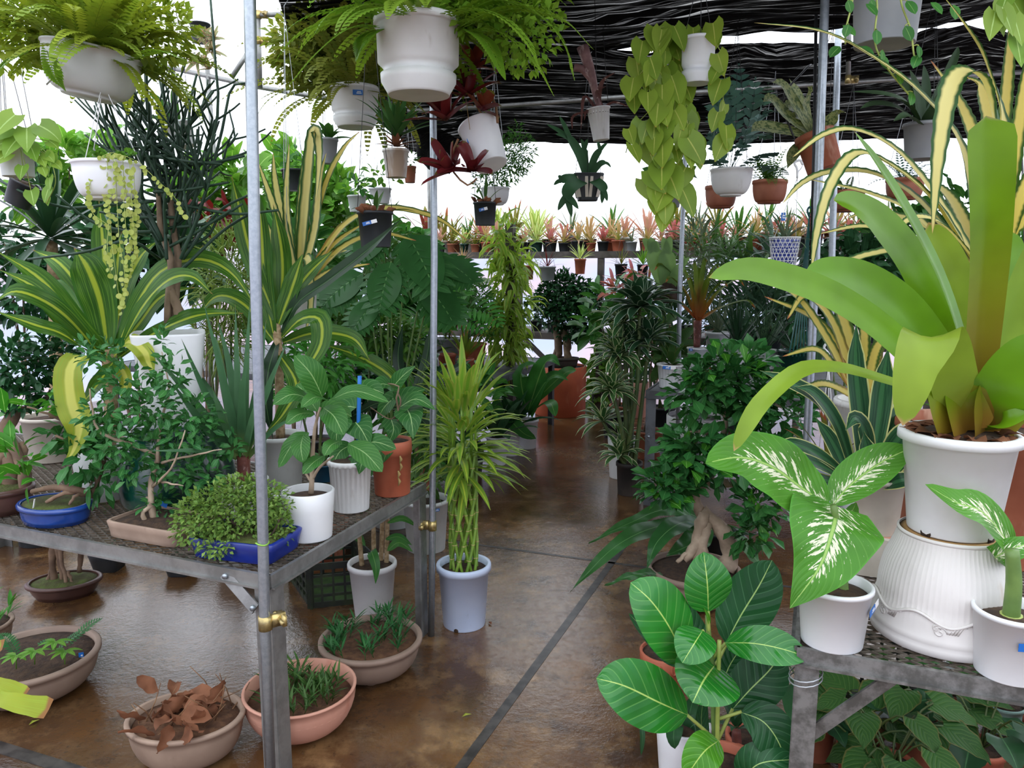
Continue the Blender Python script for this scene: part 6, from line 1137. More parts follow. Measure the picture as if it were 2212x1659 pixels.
for lb, x, y, YY, w, h, tg in (('black pot of brown rhizomes with a tag, hanging left of the middle pipe', 812, 534, 2.95, 78, 74, 1), ('smaller black pot of brown rhizomes hanging right of the middle pipe', 1048, 487, 3.6, 52, 48, 1)):
    t, z, r, m, Y = hang('hanging_rhizome_pot', lb, 'potted plant', x, y, YY, w, h, 'black', rb=.8, lip=.08, wires=2, wmat='darkwire', soil='drybrown'); rg2 = random.Random(x)
    for i in range(16):
        an = rg2.uniform(0, 6.28); b = V((r * .8 * math.cos(an) * rg2.random(), r * .8 * math.sin(an) * rg2.random(), z)); mb = MB(); d = sph(an, rg2.uniform(.1, .8)); tube(mb, [b, b + d * r * .35 + V((0, 0, r * .2)), b + d * r * .7 + V((0, 0, r * .1))], [r * .1, r * .17, r * .05], 7); mb.obj('rhizome', 'rhiz', t)
    rosette(t, z, 5, .14, .02, 'grassy', (.3, 1.2), .7, 'lance', seed=x); nametag(t, (-.02 if w > 60 else -.014, -r * .9, h * m * .66), -1.65, .034 if w > 60 else .024, .014, tilt=.25, both=True)
for lb, x, y, YY, w, h, mt, ax_, L_, lf, kd, sd_ in (('light green bromeliad in a small white pot hanging right of the near pipe', 709, 354, 3.9, 42, 52, 'grey', V((.1, -.2, 1)), 56, 'greenbrom', 'lance', 1), ('green bromeliad in a tilted white pot hanging behind the pencil tree', 402, 318, 3.3, 58, 50, 'greywhite', V((-.6, 0, 1)), 100, 'greenbrom', 'strap', 2)):
    t, z, r, m, Y = hang('hanging_bromeliad', lb, 'bromeliad', x, y, YY, w, h, mt, rot=(0, ax_.x * .5, 0), rb=.76, lip=.09, wmat='darkwire'); q = root_m(t) @ V((0, 0, z)); rosW(t, q, 0, 0, 9, L_, 20, lf, ax_, kd, (1.2, .3), .6, seed=sd_)
t, z, r, m, Y = hang('hanging_variegated_spiderwort', 'pink-edged variegated leafy cluster hanging left of the near pipe', 'trailing plant', 434, 92, 4.0, 44, 38, 'black', rb=.8, wires=1)
for x, y in ((440, 80), (455, 110), (440, 140), (455, 150), (425, 130), (462, 85)): rosW(t, x, y, Y - .05, 14, 32, 9, 'pinkvar', V((R.uniform(-.3, .8), -.5, R.uniform(-.4, 1))), 'strap', (1.3, .2), .4)
for lb, x, y, YY, w, h, mt, lf in (('split-leaf vine in a small pale pot hanging in front of the far left foliage', 772, 458, 4.6, 42, 34, 'greywhite', 'broad'), ('leafy vine in a white pot far back, left of the pineapple-like bromeliad', 822, 440, 5.2, 50, 32, 'whiteclean', 'broad_light'), ('small terracotta pot hanging far back right of the pineapple-like bromeliad', 886, 395, 5.2, 28, 34, 'terrabrown', 'grassy'), ('black pot hanging behind the yellow striped bromeliad right of the near pipe', 634, 412, 4.2, 50, 44, 'black', 'broad'), ('grey pot with vines hanging far back under the lime vine', 1446, 448, 5.0, 56, 40, 'grey', 'broad')):
    t, z, r, m, Y = hang('hanging_pot_plant', lb, 'potted plant', x, y, YY, w, h, mt, rb=.74, lip=.1, wmat='wire'); mb = MB(); bush(mb, (0, 0, z + r * 1.0), (r * 1.5, r * 1.3, r * 1.1), 34, r * 1.0, r * .5, 'oval', .1, rr=random.Random(x)); mb.obj('foliage', lf, t)
# ---------------------------------------------------------------- yellow striped bromeliad in the middle left
t, z, r, m, Y = hang('hanging_striped_bromeliad', 'spiny yellow striped bromeliad in a white pot right of the near pipe', 'bromeliad', 644, 708, 3.2, 92, 92, 'white', rb=.78, lip=.1, wmat='wire')
for pts, w in [([(645, 610), (650, 450), (664, 290)], 26), ([(645, 610), (662, 420), (674, 296), (684, 286), (690, 340), (682, 440)], 32), ([(635, 610), (602, 480), (558, 350)], 26), ([(630, 615), (585, 510), (550, 440)], 24), ([(660, 610), (740, 490), (830, 450), (940, 470), (1010, 520)], 22), ([(660, 615), (740, 535), (820, 505), (900, 520)], 22), ([(650, 605), (700, 410), (740, 325), (778, 283)], 20), ([(660, 620), (720, 585), (800, 570)], 22), ([(640, 610), (620, 450), (625, 310)], 24), ([(650, 610), (680, 500), (690, 400), (705, 330)], 26), ([(640, 612), (655, 560), (668, 570), (672, 660), (660, 720)], 26), ([(630, 615), (600, 560), (575, 590)], 22), ([(655, 612), (720, 530), (790, 480)], 22), ([(640, 605), (600, 420), (590, 330)], 24), ([(655, 612), (700, 560), (750, 540)], 24)]: hleaf(t, [(x, y, Y + R.uniform(-.03, .03) - .03 * i) for i, (x, y) in enumerate(pts)], w, 'ananas_warm' if w < 23 else 'ananas', 'strap', V((-.1, -.8, .6)), 30, 4, .3, teeth=.06)
# ================================================================ back shelf rows
ORD = 'first second third fourth fifth sixth seventh eighth ninth tenth eleventh twelfth thirteenth fourteenth fifteenth sixteenth seventeenth eighteenth nineteenth twentieth'.split()
ORD += ['twenty-' + o for o in ORD[:9]] + ['thirtieth'] + ['thirty-' + o for o in ORD[:9]] + ['fortieth']
SMALL = [('pink', 'pinkbrom', 'black', 'black', 16, .17, .022, 'strap'), ('peach', 'peachbrom', 'terracotta', 'terraorange', 15, .18, .02, 'strap'), ('rose red', 'rosebrom', 'black', 'black', 16, .15, .024, 'brom'), ('green', 'greenbrom', 'white', 'whiteclean', 14, .17, .022, 'strap'),
         ('lime', 'limebrom', 'dark green', 'glazegreen', 16, .18, .024, 'brom'), ('olive', 'olivebrom', 'terracotta', 'terrabrown', 14, .19, .022, 'strap'), ('silvery', 'silverbrom', 'grey', 'grey', 14, .18, .018, 'sword'), ('pink', 'pinkbrom', 'pale', 'greywhite', 18, .16, .022, 'strap'), ('peach', 'peachbrom', 'black', 'black', 16, .19, .022, 'strap')]
PROTO = {}
def shelf_plant(kind, loc, row, nth, scale, tall=1.0):
    cn, mt, pn, pm, n, L_, w, kd = SMALL[kind]
    lb = 'small %s bromeliad in %s pot, %s row of back shelves, %s from left' % (cn, pn, row, nth); gp = 'bromeliads, %s row of back shelves' % row
    if kind in PROTO: return dup(PROTO[kind], loc, (0, 0, R.uniform(0, 6.28)), scale, lb, gp)
    t = thing('small_bromeliad', lb, 'bromeliad', loc, (0, 0, 0), gp, scale); z = pot(t, .062, .10, pm, rb=.74, lip=.12, n=24, sd=.06)
    rosette(t, z, n, L_ * 1.25, w * 1.15, mt, (.25, 1.4), .65, kd, .3, 7, seed=kind + 50, base_r=.01); PROTO[kind] = t; return t
rs = random.Random(44)
def shelf_at(x, dep, z): q = SH0 + SHX * x + A * dep; return V((q.x, q.y, z))
for i in range(34): shelf_plant(rs.choice((0, 1, 2, 3, 5, 6, 7, 8, 0, 1, 2, 4)), shelf_at(.18 + i * .145 + rs.uniform(-.012, .012), .07 + rs.uniform(-.015, .02), SZ), 'front', ORD[i], rs.uniform(.85, 1.1))
BIGX = []
for x in (1155, 925, 960, 1590, 1395, 1270):
    for q in range(600):
        c = shelf_at(q * .01, .42, SZ)
        if c.x / c.y >= (x - 1106) / FPX * math.cos(TH): BIGX.append(q * .01); break
free = lambda x: all(abs(x - b) > .19 for b in BIGX)
for k_, i in enumerate([i for i in range(30) if free(.22 + i * .165)]): shelf_plant(rs.choice((0, 1, 2, 8, 7, 1, 0, 5, 3)), shelf_at(.22 + i * .165 + rs.uniform(-.02, .02), .30 + rs.uniform(-.03, .03), SZ), 'middle', ORD[k_], rs.uniform(1.15, 1.5))
for k_, i in enumerate([i for i in range(22) if free(.3 + i * .225)]): shelf_plant(rs.choice((3, 4, 5, 6, 1)), shelf_at(.3 + i * .225 + rs.uniform(-.02, .02), .55 + rs.uniform(-.03, .03), SZ), 'rear', ORD[k_], rs.uniform(1.5, 2.0))
def pplant(name, label, cat, p, r, h, mt, **kw):
    t = thing(name, label, cat, p); z = pot(t, r, h, mt, n=32, **kw); return t, z
for lb, x, L_, w, mt, n, pm in (('tall lime green bromeliad standing high at the back of the shelf', 1155, .42, .05, 'limebrom', 22, 'grey'), ('large bronze and green bromeliad at the left end of the back shelf', 925, .5, .055, 'redgreen', 12, 'black'), ('upright olive bromeliad beside the bronze one on the back shelf', 960, .48, .04, 'olivebrom', 12, 'greywhite'), ('large green bromeliad near the grey pipe on the back shelf', 1590, .36, .04, 'greenbrom', 16, 'black'), ('large pale pink bromeliad left of the slim grey pipe on the back shelf', 1395, .36, .035, 'pinkbrom', 18, 'terrabrown'), ('large peach bromeliad in the middle of the back shelf', 1270, .32, .03, 'peachbrom', 18, 'black')):
    k = ((x - 1106) / FPX); s_ = 0.0
    for q in range(600):   # where the shelf line meets that viewing direction
        s_ = q * .01; c = shelf_at(s_, .42, SZ)
        if c.x / c.y >= k * math.cos(TH): break
    t, z = pplant('large_bromeliad_plant', lb, 'bromeliad', shelf_at(s_, .42, SZ), .09, .14, pm, rb=.75, lip=.1); rosette(t, z, n, L_, w, mt, (.55, 1.4), .45, 'brom', .3, 9, seed=x, base_r=.02)
LOWK = (('dark green', 'broad_dark', 'black'), ('mid green', 'broad', 'black'), ('light green', 'broad_light', 'grey'), ('blotched', 'sansev', 'terrabrown'), ('fine green', 'grassy', 'black'))
for i in range(20):
    cn, mt, pm = LOWK[rs.randrange(5)]; p = shelf_at(.35 + i * .24 + rs.uniform(-.03, .03), .12 + rs.uniform(-.02, .1), SZ - .85)
    t, z = pplant('small_foliage_plant', '%s potted foliage plant on the lower back shelf, %s from left' % (cn, ORD[i]), 'potted plant', p, .07, .11, pm, rb=.75, lip=.1); t['group'] = 'foliage plants on the lower back shelf'
    if mt in ('sansev', 'grassy'): rosette(t, z, 14, .3, .03 if mt == 'sansev' else .012, mt, (.9, 1.4), .3, 'sword', seed=i)
    else: mb = MB(); bush(mb, (0, 0, z + .14), (.14, .13, .15), 46, .1, .05, 'oval', .1, rr=rs); mb.obj('foliage', mt, t)
for lb, x, y, w, h, mt, lf, kd in (('terracotta pot of lime leaves hooked below the back shelf', 1253, 592, 26, 32, 'terraorange', 'limebrom', 0), ('black pot of reddish spiky leaves hooked below the back shelf', 1341, 603, 28, 32, 'black', 'olivebrom', 1), ('black pot of light leaves hooked below the shelf near the slim pipe', 1388, 600, 26, 28, 'black', 'broad_light', 0), ('wide grey pot hooked below the shelf right of the leafy post', 1182, 606, 38, 30, 'grey', 'bloodred', 1), ('terracotta pot hooked below the shelf beside the leafy post', 1142, 604, 24, 30, 'terrabrown', 'sander_low', 0), ('white bowl hooked below the left end of the back shelf', 949, 592, 30, 20, 'whiteclean', 'silverbrom', 1), ('small black pot with orange leaves hooked below the shelf end', 1000, 590, 22, 26, 'black', 'peachbrom', 1)):
    t, z, r, m, Y = hang('hanging_small_plant', lb, 'potted plant', x, y, 7.6 if x > 1100 else 8.2, w, h, mt, rb=.74, lip=.12, wires=2, wmat='darkwire', top=None, up=.30); rosette(t, z, 16, .2, .022 if kd == 0 else .014, lf, (.3, 1.4), .5, 'lance' if kd == 0 else 'sword', seed=x)
# ================================================================ plants on the floor of the aisle and on the far benches
def leafy(root, clumps, mat, Lp, wp, kind='oval', stems=None, smat='stemgreen', name='foliage', **kw):
    if stems: branches(root, stems, smat, 'stem')
    return treepx(root, clumps, mat, Lp, wp, name, kind=kind, **kw)
def place(name, label, cat, x, y, z, wpx, h, mt, **kw):
    p = FZ(x, y, z); t, zz, r = potted(name, label, cat, p, wpx, h, mt, **kw); return t, zz, r, p
# urn and its bonsai
t, z, r, p = place('terracotta_urn', 'huge terracotta cylinder at the end of the aisle carrying a bonsai', 'urn', 1210, 893, 0, 112, .50, 'terraurn', kind='cyl', rb=.97, soil=None)
mb = MB(); mb2 = V((p.x, p.y, .70)); lathe(mb, [(r * .93, .47), (r * .9, .48), (.0005, .48)], 32); mb.obj('lid_board', 'darkwood', t)
t, z, r = potted('bonsai_ficus', 'round-crowned ficus bonsai with fat roots in a dark oval pot on the terracotta cylinder', 'bonsai', V((p.x + .03, p.y, .483)), 68, .10, 'blackbrown', kind='bonsai', ax=(1, .7), rb=.8, lip=.25)
y0 = p.y
branches(t, [([(1204, 776, y0), (1208, 740, y0), (1200, 705, y0), (1215, 680, y0)], 8, 6), ([(1228, 776, y0 - .05), (1224, 745, y0 - .05), (1218, 715, y0)], 8, 8), ([(1192, 776, y0), (1204, 750, y0), (1208, 720, y0)], 4, 5), ([(1215, 690, y0), (1240, 660, y0), (1260, 640, y0)], 4, 2), ([(1212, 690, y0), (1190, 650, y0)], 4, 2)], 'bark', warp=.008)
treepx(t, [(1225, 640, y0, 62, 46, 800), (1205, 670, y0, 52, 42, 520), (1255, 680, y0, 44, 44, 480), (1270, 640, y0, 34, 28, 240), (1210, 610, y0, 32, 26, 240), (1180, 650, y0, 28, 36, 200), (1240, 718, y0, 38, 24, 190)], 'ficus_dark', 15, 7.5, shell=.15, nseg=2)
# aisle, left side
t, z, r, p = place('philodendron', 'dark broad-leaved plant in a white pot on the aisle floor before the terracotta cylinder', 'potted plant', 1138, 966, 0, 52, .24, 'whiteclean', rb=.75)
y0 = p.y
for pts, w in [([(1140, 890, 0), (1170, 800, -.2), (1190, 775, -.3), (1210, 790, -.35)], 50), ([(1140, 890, 0), (1175, 830, -.2), (1200, 810, -.3), (1228, 822, -.35)], 44), ([(1138, 890, 0), (1125, 820, -.1), (1135, 790, -.2), (1160, 785, -.3)], 44), ([(1140, 895, 0), (1185, 870, -.3), (1200, 900, -.45)], 30), ([(1138, 895, 0), (1105, 905, -.3), (1130, 935, -.4), (1158, 948, -.45)], 34), ([(1135, 890, 0), (1090, 870, -.2), (1060, 880, -.3)], 30), ([(1142, 880, 0), (1215, 810, -.1), (1245, 800, -.15)], 30), ([(1138, 890, 0), (1150, 840, .1), (1165, 820, .15)], 44), ([(1132, 885, 0), (1110, 850, -.2), (1090, 850, -.3)], 40)]: hleaf(t, [(x, y, y0 + d) for x, y, d in pts], w, 'broad', 'heart' if w > 40 else 'oval', V((.1, -.7, .8)), 12, 4, .15, lobe=.15)
for i, (x, y, w, h, lb, mt, lf) in enumerate(((1104, 982, 44, .24, 'narrow white pot with dark drooping leaves, second in the row left of the aisle', 'white', 'broad_dark'), (1074, 1002, 50, .22, 'white pot partly behind the lucky bamboo, first in the row left of the aisle', 'whiteclean', 'zebra'))):
    t, z, r, p = place('aisle_plant', lb, 'potted plant', x, y, 0, w, h, mt, rb=.74); m = MPP(p); rosette(t, z, 12, 100 * m, 26 * m, lf, (.35, 1.35), .7, 'oval', .2, 8, seed=i + 5)
t, z, r, p = place('pale_striped_plant', 'dark upright plant with pale midribs behind the lucky bamboo foliage', 'potted plant', 1092, 930, 0, 46, .3, 'black', rb=.75); m = MPP(p); rosette(t, z, 12, 120 * m, 22 * m, 'zebra', (.8, 1.45), .3, 'lance', .2, 8, seed=15)
# leafy post
p = W(1103, 800, 6.7); p.z = 0
t = thing('climbing_dracaena', 'dark wooden post wrapped in yellow-green narrow leaves, centre of the scene', 'climbing plant', p); mb = MB(); bar(mb, p, W(1103, 485, 6.7), .07, .07, A); mb.obj('support_post', 'darkwood', t, True, False)
treepx(t, [(1085, 520, 6.65, 34, 50, 90), (1120, 560, 6.65, 26, 50, 60), (1095, 620, 6.6, 34, 60, 90), (1085, 700, 6.6, 34, 70, 110), (1120, 680, 6.6, 26, 60, 60), (1100, 760, 6.6, 34, 45, 70)], 'sander', 46, 9, kind='lance', shell=.1, droop=1.4, nseg=4, up=-.1); treepx(t, [(1100, 600, 6.7, 26, 110, 90), (1100, 720, 6.7, 30, 60, 60)], 'sander_low', 40, 9, 'inner_foliage', kind='lance', shell=.1, droop=1.2, nseg=4)
# bench behind the left bench
def bpl(label, x, y, w, h, mt, cat='potted plant', name='bench_plant', **kw):
    p = FZ(x, y, .64 + .0); t, z, r = potted(name, label, cat, p, w, h, mt, **kw); return t, z, r, p, MPP(p)
t, z, r, p, m = bpl('terracotta pot with red-green spiky bromeliad at the end of the bench behind', 1006, 812, 38, .14, 'terraorange', rb=.8, lip=.15); rosW(t, p + V((0, 0, .13)), 0, 0, 18, 95, 9, 'crypt', kind='strap', spread=(1.0, .1), droop=.5, seed=4)
t, z, r, p, m = bpl('terracotta pot with palm-like fronds left of the red-green spiky bromeliad', 966, 800, 40, .14, 'terraorange', name='cycad', rb=.8, lip=.15)
for k, pts in enumerate(([(960, 740), (1000, 670), (1050, 672), (1084, 705)], [(955, 745), (970, 680), (1010, 690), (1050, 718)], [(950, 745), (930, 690), (890, 685), (845, 700)], [(950, 745), (915, 700), (880, 700), (845, 720)], [(955, 740), (930, 670), (900, 650)], [(958, 740), (985, 640), (1010, 640)], [(958, 745), (900, 730), (870, 745)])):
    mb = MB(); pinnate(mb, spline(PX([(x, y, p.y - .12 * i) for i, (x, y) in enumerate(pts)]), 12), 42 * m, 10 * m, 14, 'lance', .3, .15, True, 3, None, .002, .15, sides=V((0, -.7, .7))); mb.obj('frond', 'palm', t, True)
t, z, r, p, m = bpl('terracotta pot with a white label and dark leaves left of the palm-like fronds', 922, 806, 42, .13, 'terraorange', rb=.8, lip=.15); rosette(t, z, 12, 60 * m, 22 * m, 'broad_dark', (.4, 1.3), .6, 'oval', seed=3); nametag(t, (-.02, -r * .93, .085), -1.6, .06, .024, both=True)
t, z, r, p, m = bpl('swollen striped caudex plant on a white pot in the middle left', 772, 790, 60, .18, 'white', rb=.8); q = p + V((0, 0, z)); mb = MB(); lathe(mb, [(.02, -.02), (28 * m, 12 * m), (38 * m, 32 * m), (30 * m, 52 * m), (10 * m, 66 * m), (.0005, 68 * m)], 28, c=(0, 0, z), warp=.08); mb.obj('caudex', 'caudexmat', t)
branches(t, [([(774, 660, p.y), (800, 590, p.y), (840, 540, p.y)], 2, 1), ([(770, 660, p.y), (745, 600, p.y), (730, 540, p.y)], 2, 1)], 'stemgreen', 'stem'); treepx(t, [(840, 530, p.y, 50, 40, 22), (730, 540, p.y, 40, 40, 18)], 'broad', 44, 40, kind='heart', shell=.2)
# split-leaf monstera
def split_leaf(root, base, d, L_, w, mat, nr, tint=None):
    mb = MB(); d = V(d).normalized(); pts = arch(base, d, L_, .5, 8); ribbon(mb, pts, w * .72, 'oval', nr, 4, .1, tint=.5)
    for i in range(1, 8):
        v = i / 8; tt = (pts[i+1] - pts[i-1]).normalized(); sd = tt.cross(V(nr)).normalized(); k = math.sin(PI * (.18 + .72 * v)) * w * .62
        for sg in (1, -1): ribbon(mb, arch(pts[i], (sd * sg + tt * (.1 + .5 * v)).normalized(), k, .35, 4), L_ * .17, 'strap', nr, 2, .05, tint=.5)
    mb.obj('leaf', mat, root, True)
p = W(845, 900, 4.3); p.z = 0
t, z, r = potted('monstera', 'split-leaf monstera with big dark leaves left of the middle pipe', 'potted plant', p, 110, .32, 'greywhite')
for x, y, dx, dz, l in ((785, 590, -.8, -.5, 120), (880, 505, .5, -.8, 150), (915, 610, .6, -.6, 125), (845, 565, -.2, -.8, 120), (950, 560, .9, -.4, 100), (815, 650, -.5, -.5, 90), (830, 480, -.5, -.7, 110)):
    b = W(x, y, 4.15 + R.uniform(-.15, .2)); m = MPP(b); split_leaf(t, b, V((dx, -.4, dz)), l * m, l * .85 * m, 'monst', V((.1, -.8, .6))); mb = MB(); tube(mb, spline([p + V((0, 0, .3)), (p + b) / 2 + V((0, 0, .25)), b], 6), .005, 5); mb.obj('petiole', 'stemgreen', t, True)
# fillers: (name, label, cat, pot centre x, Y, pot mat, [foliage clumps (x, y, rx, ry, n)], leaf mat, Lp, wp, leaf kind, stems)
FILL = [('leafy_tree', 'dense bush of large mid-green leaves behind the cane dracaena', 640, 4.4, 'greywhite', [(640, 560, 90, 70, 90), (600, 640, 60, 60, 50)], 'broad', 62, 34, 'oval'),
 ('leafy_tree', 'tall light green tree against the white wall right of the near pipe', 690, 6.2, 'beige', [(660, 420, 80, 60, 170), (730, 440, 50, 60, 90), (620, 360, 40, 40, 50)], 'broad_light', 46, 25, 'oval'),
 ('leafy_tree', 'light green leafy tree behind the pencil tree', 450, 5.2, 'terra', [(450, 440, 90, 60, 150), (520, 400, 50, 50, 70), (390, 500, 60, 50, 70)], 'broad_light', 52, 30, 'oval'),
 ('leafy_tree', 'dark leafy bush behind the striped dracaena', 300, 4.2, 'black', [(300, 540, 80, 80, 120), (200, 520, 70, 70, 80), (400, 570, 60, 80, 90)], 'broad_dark', 60, 26, 'oval'),
 ('leafy_tree', 'small-leaved dark shrub at the far left behind the knotted bonsai', 60, 4.0, 'black', [(50, 620, 90, 80, 420), (140, 640, 50, 70, 160), (10, 520, 50, 50, 120)], 'ficus_dark', 26, 12, 'oval'),
 ('leafy_tree', 'pale green bush far back at the upper left edge', 150, 6.6, 'terra', [(150, 350, 70, 45, 120), (90, 420, 60, 50, 100), (220, 330, 40, 40, 50)], 'broad_light', 42, 22, 'oval'),
 ('red_leaf_plant', 'deep red-leaved plant behind the pencil tree', 470, 4.7, 'black', [(470, 480, 60, 35, 60), (430, 520, 40, 30, 30)], 'bloodred', 52, 20, 'lance'),
 ('thin_stem_plant', 'tangle of thin light green drooping stems behind the yucca', 500, 3.75, 'greywhite', [(500, 600, 70, 110, 520), (480, 720, 60, 60, 200)], 'rhips', 62, 4.5, 'needle'),
 ('fern_bush', 'soft feathery fern behind the white cup pot seedling', 690, 3.75, 'terra', [(700, 790, 90, 70, 330), (640, 840, 60, 50, 150)], 'palm', 40, 9, 'lance'),
 ('fern_bush', 'pale lacy fern clump below the monstera', 800, 4.9, 'whiteclean', [(800, 720, 90, 45, 420), (740, 690, 60, 40, 180), (880, 740, 50, 40, 160)], 'fernmid', 26, 8, 'lance'),
 ('leafy_tree', 'small round-leaved bush left of the caudex plant', 690, 5.6, 'black', [(690, 650, 60, 60, 200), (740, 700, 50, 40, 120)], 'ficus', 24, 16, 'oval'),
 ('grassy_plant', 'arching grassy plant under the black rhizome pot', 800, 6.0, 'black', [(800, 560, 70, 60, 160)], 'grassy', 95, 8, 'lance'),
 ('leafy_tree', 'leafy vine mass beside the middle pipe far back', 900, 6.8, 'terra', [(880, 560, 50, 60, 120), (930, 640, 50, 50, 110), (860, 640, 50, 50, 100)], 'broad', 38, 22, 'oval'),
 ('fine_fern', 'wispy fine fern left of the leafy post', 1020, 6.4, 'terraorange', [(1020, 640, 45, 40, 420), (1045, 700, 35, 40, 240)], 'asparagus', 20, 3, 'lance'),
 ('leafy_tree', 'pale leafy plant on the bench end left of the leafy post', 972, 6.9, 'grey', [(960, 650, 40, 35, 50), (990, 610, 30, 30, 30)], 'silverbrom', 50, 16, 'lance'),
 ('leafy_tree', 'dark foliage mass under the monstera', 850, 5.3, 'black', [(860, 800, 70, 50, 120), (780, 840, 70, 50, 120), (930, 850, 50, 60, 90)], 'broad_dark', 46, 20, 'oval'),
 ('leafy_tree', 'low green foliage behind the terracotta vine pot', 900, 4.9, 'terra', [(900, 900, 60, 60, 120), (950, 960, 40, 60, 70)], 'broad', 46, 18, 'lance'),
 ('leafy_tree', 'shadowed green plant on the floor behind the lucky bamboo', 1010, 5.4, 'black', [(1030, 850, 50, 50, 90), (990, 930, 40, 50, 60)], 'broad', 44, 17, 'oval'),
 # right half
 ('leafy_tree', 'green leafy plant below the shelf right of the round-crowned bonsai', 1330, 6.6, 'black', [(1330, 650, 50, 40, 30), (1380, 690, 45, 45, 34), (1300, 700, 40, 40, 26)], 'broad', 42, 24, 'oval'),
 ('red_leaf_plant', 'red-flowering bromeliad cluster below the shelf', 1345, 7.0, 'terra', [(1345, 620, 34, 24, 46), (1385, 600, 30, 24, 30)], 'rosebrom', 40, 9, 'strap'),
 ('dark_sword_plant', 'mass of dark sword leaves left of the tall right pipe', 1650, 6.5, 'black', [(1650, 690, 90, 65, 170), (1700, 600, 60, 70, 90)], 'swordgreen', 120, 10, 'sword'),
 ('dark_sword_plant', 'grassy clump behind the orange-based bromeliad', 1580, 6.9, 'black', [(1580, 600, 70, 70, 130), (1520, 560, 50, 60, 60)], 'grassy', 90, 8, 'sword'),
 ('leafy_tree', 'dark leafy plant right of the tall pipes below the yellow striped leaves', 1840, 4.3, 'black', [(1830, 600, 70, 70, 140), (1780, 680, 60, 60, 100), (1900, 560, 60, 60, 90)], 'broad_dark', 60, 20, 'lance'),
 ('leafy_tree', 'mid-green lacy foliage far right behind the huge bromeliad', 1960, 4.6, 'terra', [(1960, 520, 80, 60, 150), (2080, 480, 70, 70, 140), (2160, 560, 60, 80, 120)], 'broad', 50, 20, 'lance'),
 ('leafy_tree', 'rust-edged scalloped leaves below the dark-headed dracaena', 1400, 5.9, 'terrabrown', [(1440, 760, 45, 45, 46), (1410, 720, 40, 30, 26)], 'begonia', 46, 26, 'oval'),
 ('spiky_plant', 'tufted grey-green stems standing by the slim grey pipe', 1500, 6.3, 'greywhite', [(1500, 560, 36, 90, 150)], 'silverbrom', 60, 5, 'needle'),
 ('dark_sword_plant', 'spiky foliage left of the slim grey pipe, right of the aisle', 1430, 6.9, 'black', [(1440, 690, 60, 50, 90), (1390, 760, 40, 50, 50)], 'swordgreen', 70, 10, 'sword'),
 ('low_plant', 'low dark foliage on the floor far behind the bench at the left edge', 40, 4.6, 'black', [(20, 1000, 80, 60, 80), (100, 1020, 60, 50, 60)], 'broad', 50, 22, 'oval'),
 ('low_plant', 'low foliage on the floor behind the square black nursery pot', 230, 4.5, 'black', [(230, 1030, 80, 50, 90), (310, 1020, 50, 50, 50)], 'broad', 50, 20, 'lance'),
 ('low_plant', 'low dark foliage on the floor behind the plastic crate', 480, 4.3, 'black', [(450, 1040, 80, 60, 90), (560, 1050, 60, 60, 70)], 'broad_dark', 50, 20, 'oval'),
 ('low_plant', 'low foliage on the floor behind the ringed canes', 715, 4.0, 'black', [(660, 1060, 60, 60, 80), (740, 1050, 60, 60, 80)], 'broad', 50, 18, 'lance'),
 ('leafy_tree', 'bushy green plant at the far end right of the terracotta cylinder', 1300, 8.0, 'black', [(1300, 800, 30, 40, 70), (1290, 850, 25, 30, 40)], 'broad_light', 30, 14, 'oval')]
for i, (nm, lb, x, Y, pm, cl, lm, Lp, wp, kd) in enumerate(FILL):
    b = W(x, 900, Y); on = False; b.z = 0
    q = b - G0; u, v_ = -q.dot(B), q.dot(A)
    if 0.1 < u < 3.5 and .1 < v_ < 1.85: b.z = .64
    q = b - S0; u, v_ = q.dot(B), q.dot(A)
    if 0.1 < u < 1.1 and .1 < v_ < 2.5: b.z = .74
    m = MPP(b); top = W(cl[0][0], cl[0][1], Y)
    t = thing(nm, lb, 'potted plant', b); z = pot(t, .13, .22, pm, rb=.76, n=28)
    for k, c in enumerate(cl):
        mb = MB(); e = W(c[0], c[1], Y); a = b + V((.03 * k - .03, 0, .2)); tube(mb, spline([a, a.lerp(e, .5) + V((0, 0, .05)), e], 6), [.010, .005], 6); mb.obj('stem', 'stemdark' if kd != 'oval' else 'bark', t, True)
    mb = MB()
    for (cx, cy_, rx, ry, n) in cl: bushpx(mb, cx, cy_, Y, rx, ry, int(n * 1.35), Lp, wp, kd, .05, droop=.9 if kd in ('lance', 'needle', 'sword') else .5, nseg=4, up=.5 if kd == 'sword' else .2, rr=random.Random(i * 7 + 1))
    mb.obj('foliage', lm, t, True)
# ---------------------------------------------------------------- aisle, right side
t, z, r, p = place('dracaena_cluster', 'many-stemmed striped dracaena in a dark nursery pot right of the aisle', 'potted plant', 1358, 1066, 0, 58, .22, 'blackbrown', rb=.82, lip=.12); y0 = p.y
HEADS = [(1382, 665, 105, 17, 'warn_dark', 52), (1335, 770, 84, 10, 'warn', 56), (1322, 845, 78, 10, 'warn', 48), (1302, 910, 74, 9, 'warn', 26), (1338, 985, 66, 11, 'warn', 26), (1362, 750, 84, 13, 'warn_dark', 34), (1402, 735, 80, 13, 'warn_dark', 30), (1345, 700, 80, 12, 'warn', 30)]
for k, (x, y, L_, w, mt, n) in enumerate(HEADS):
    dy = R.uniform(-.12, .1); htube(t, [(1350 + 4 * k - 8, 1035, y0), ((1352 + x) / 2 + 8, (1035 + y) / 2, y0 + dy), (x, y, y0 + dy)], (5.5, 3.5), 'stemdark', 'stem', 8); rosW(t, x, y, y0 + dy, n, L_, w * 1.5, mt, V((R.uniform(-.2, .2), -.1, 1)), 'drac', (1.7, .15), .9, 'leaf_head', k + 3)
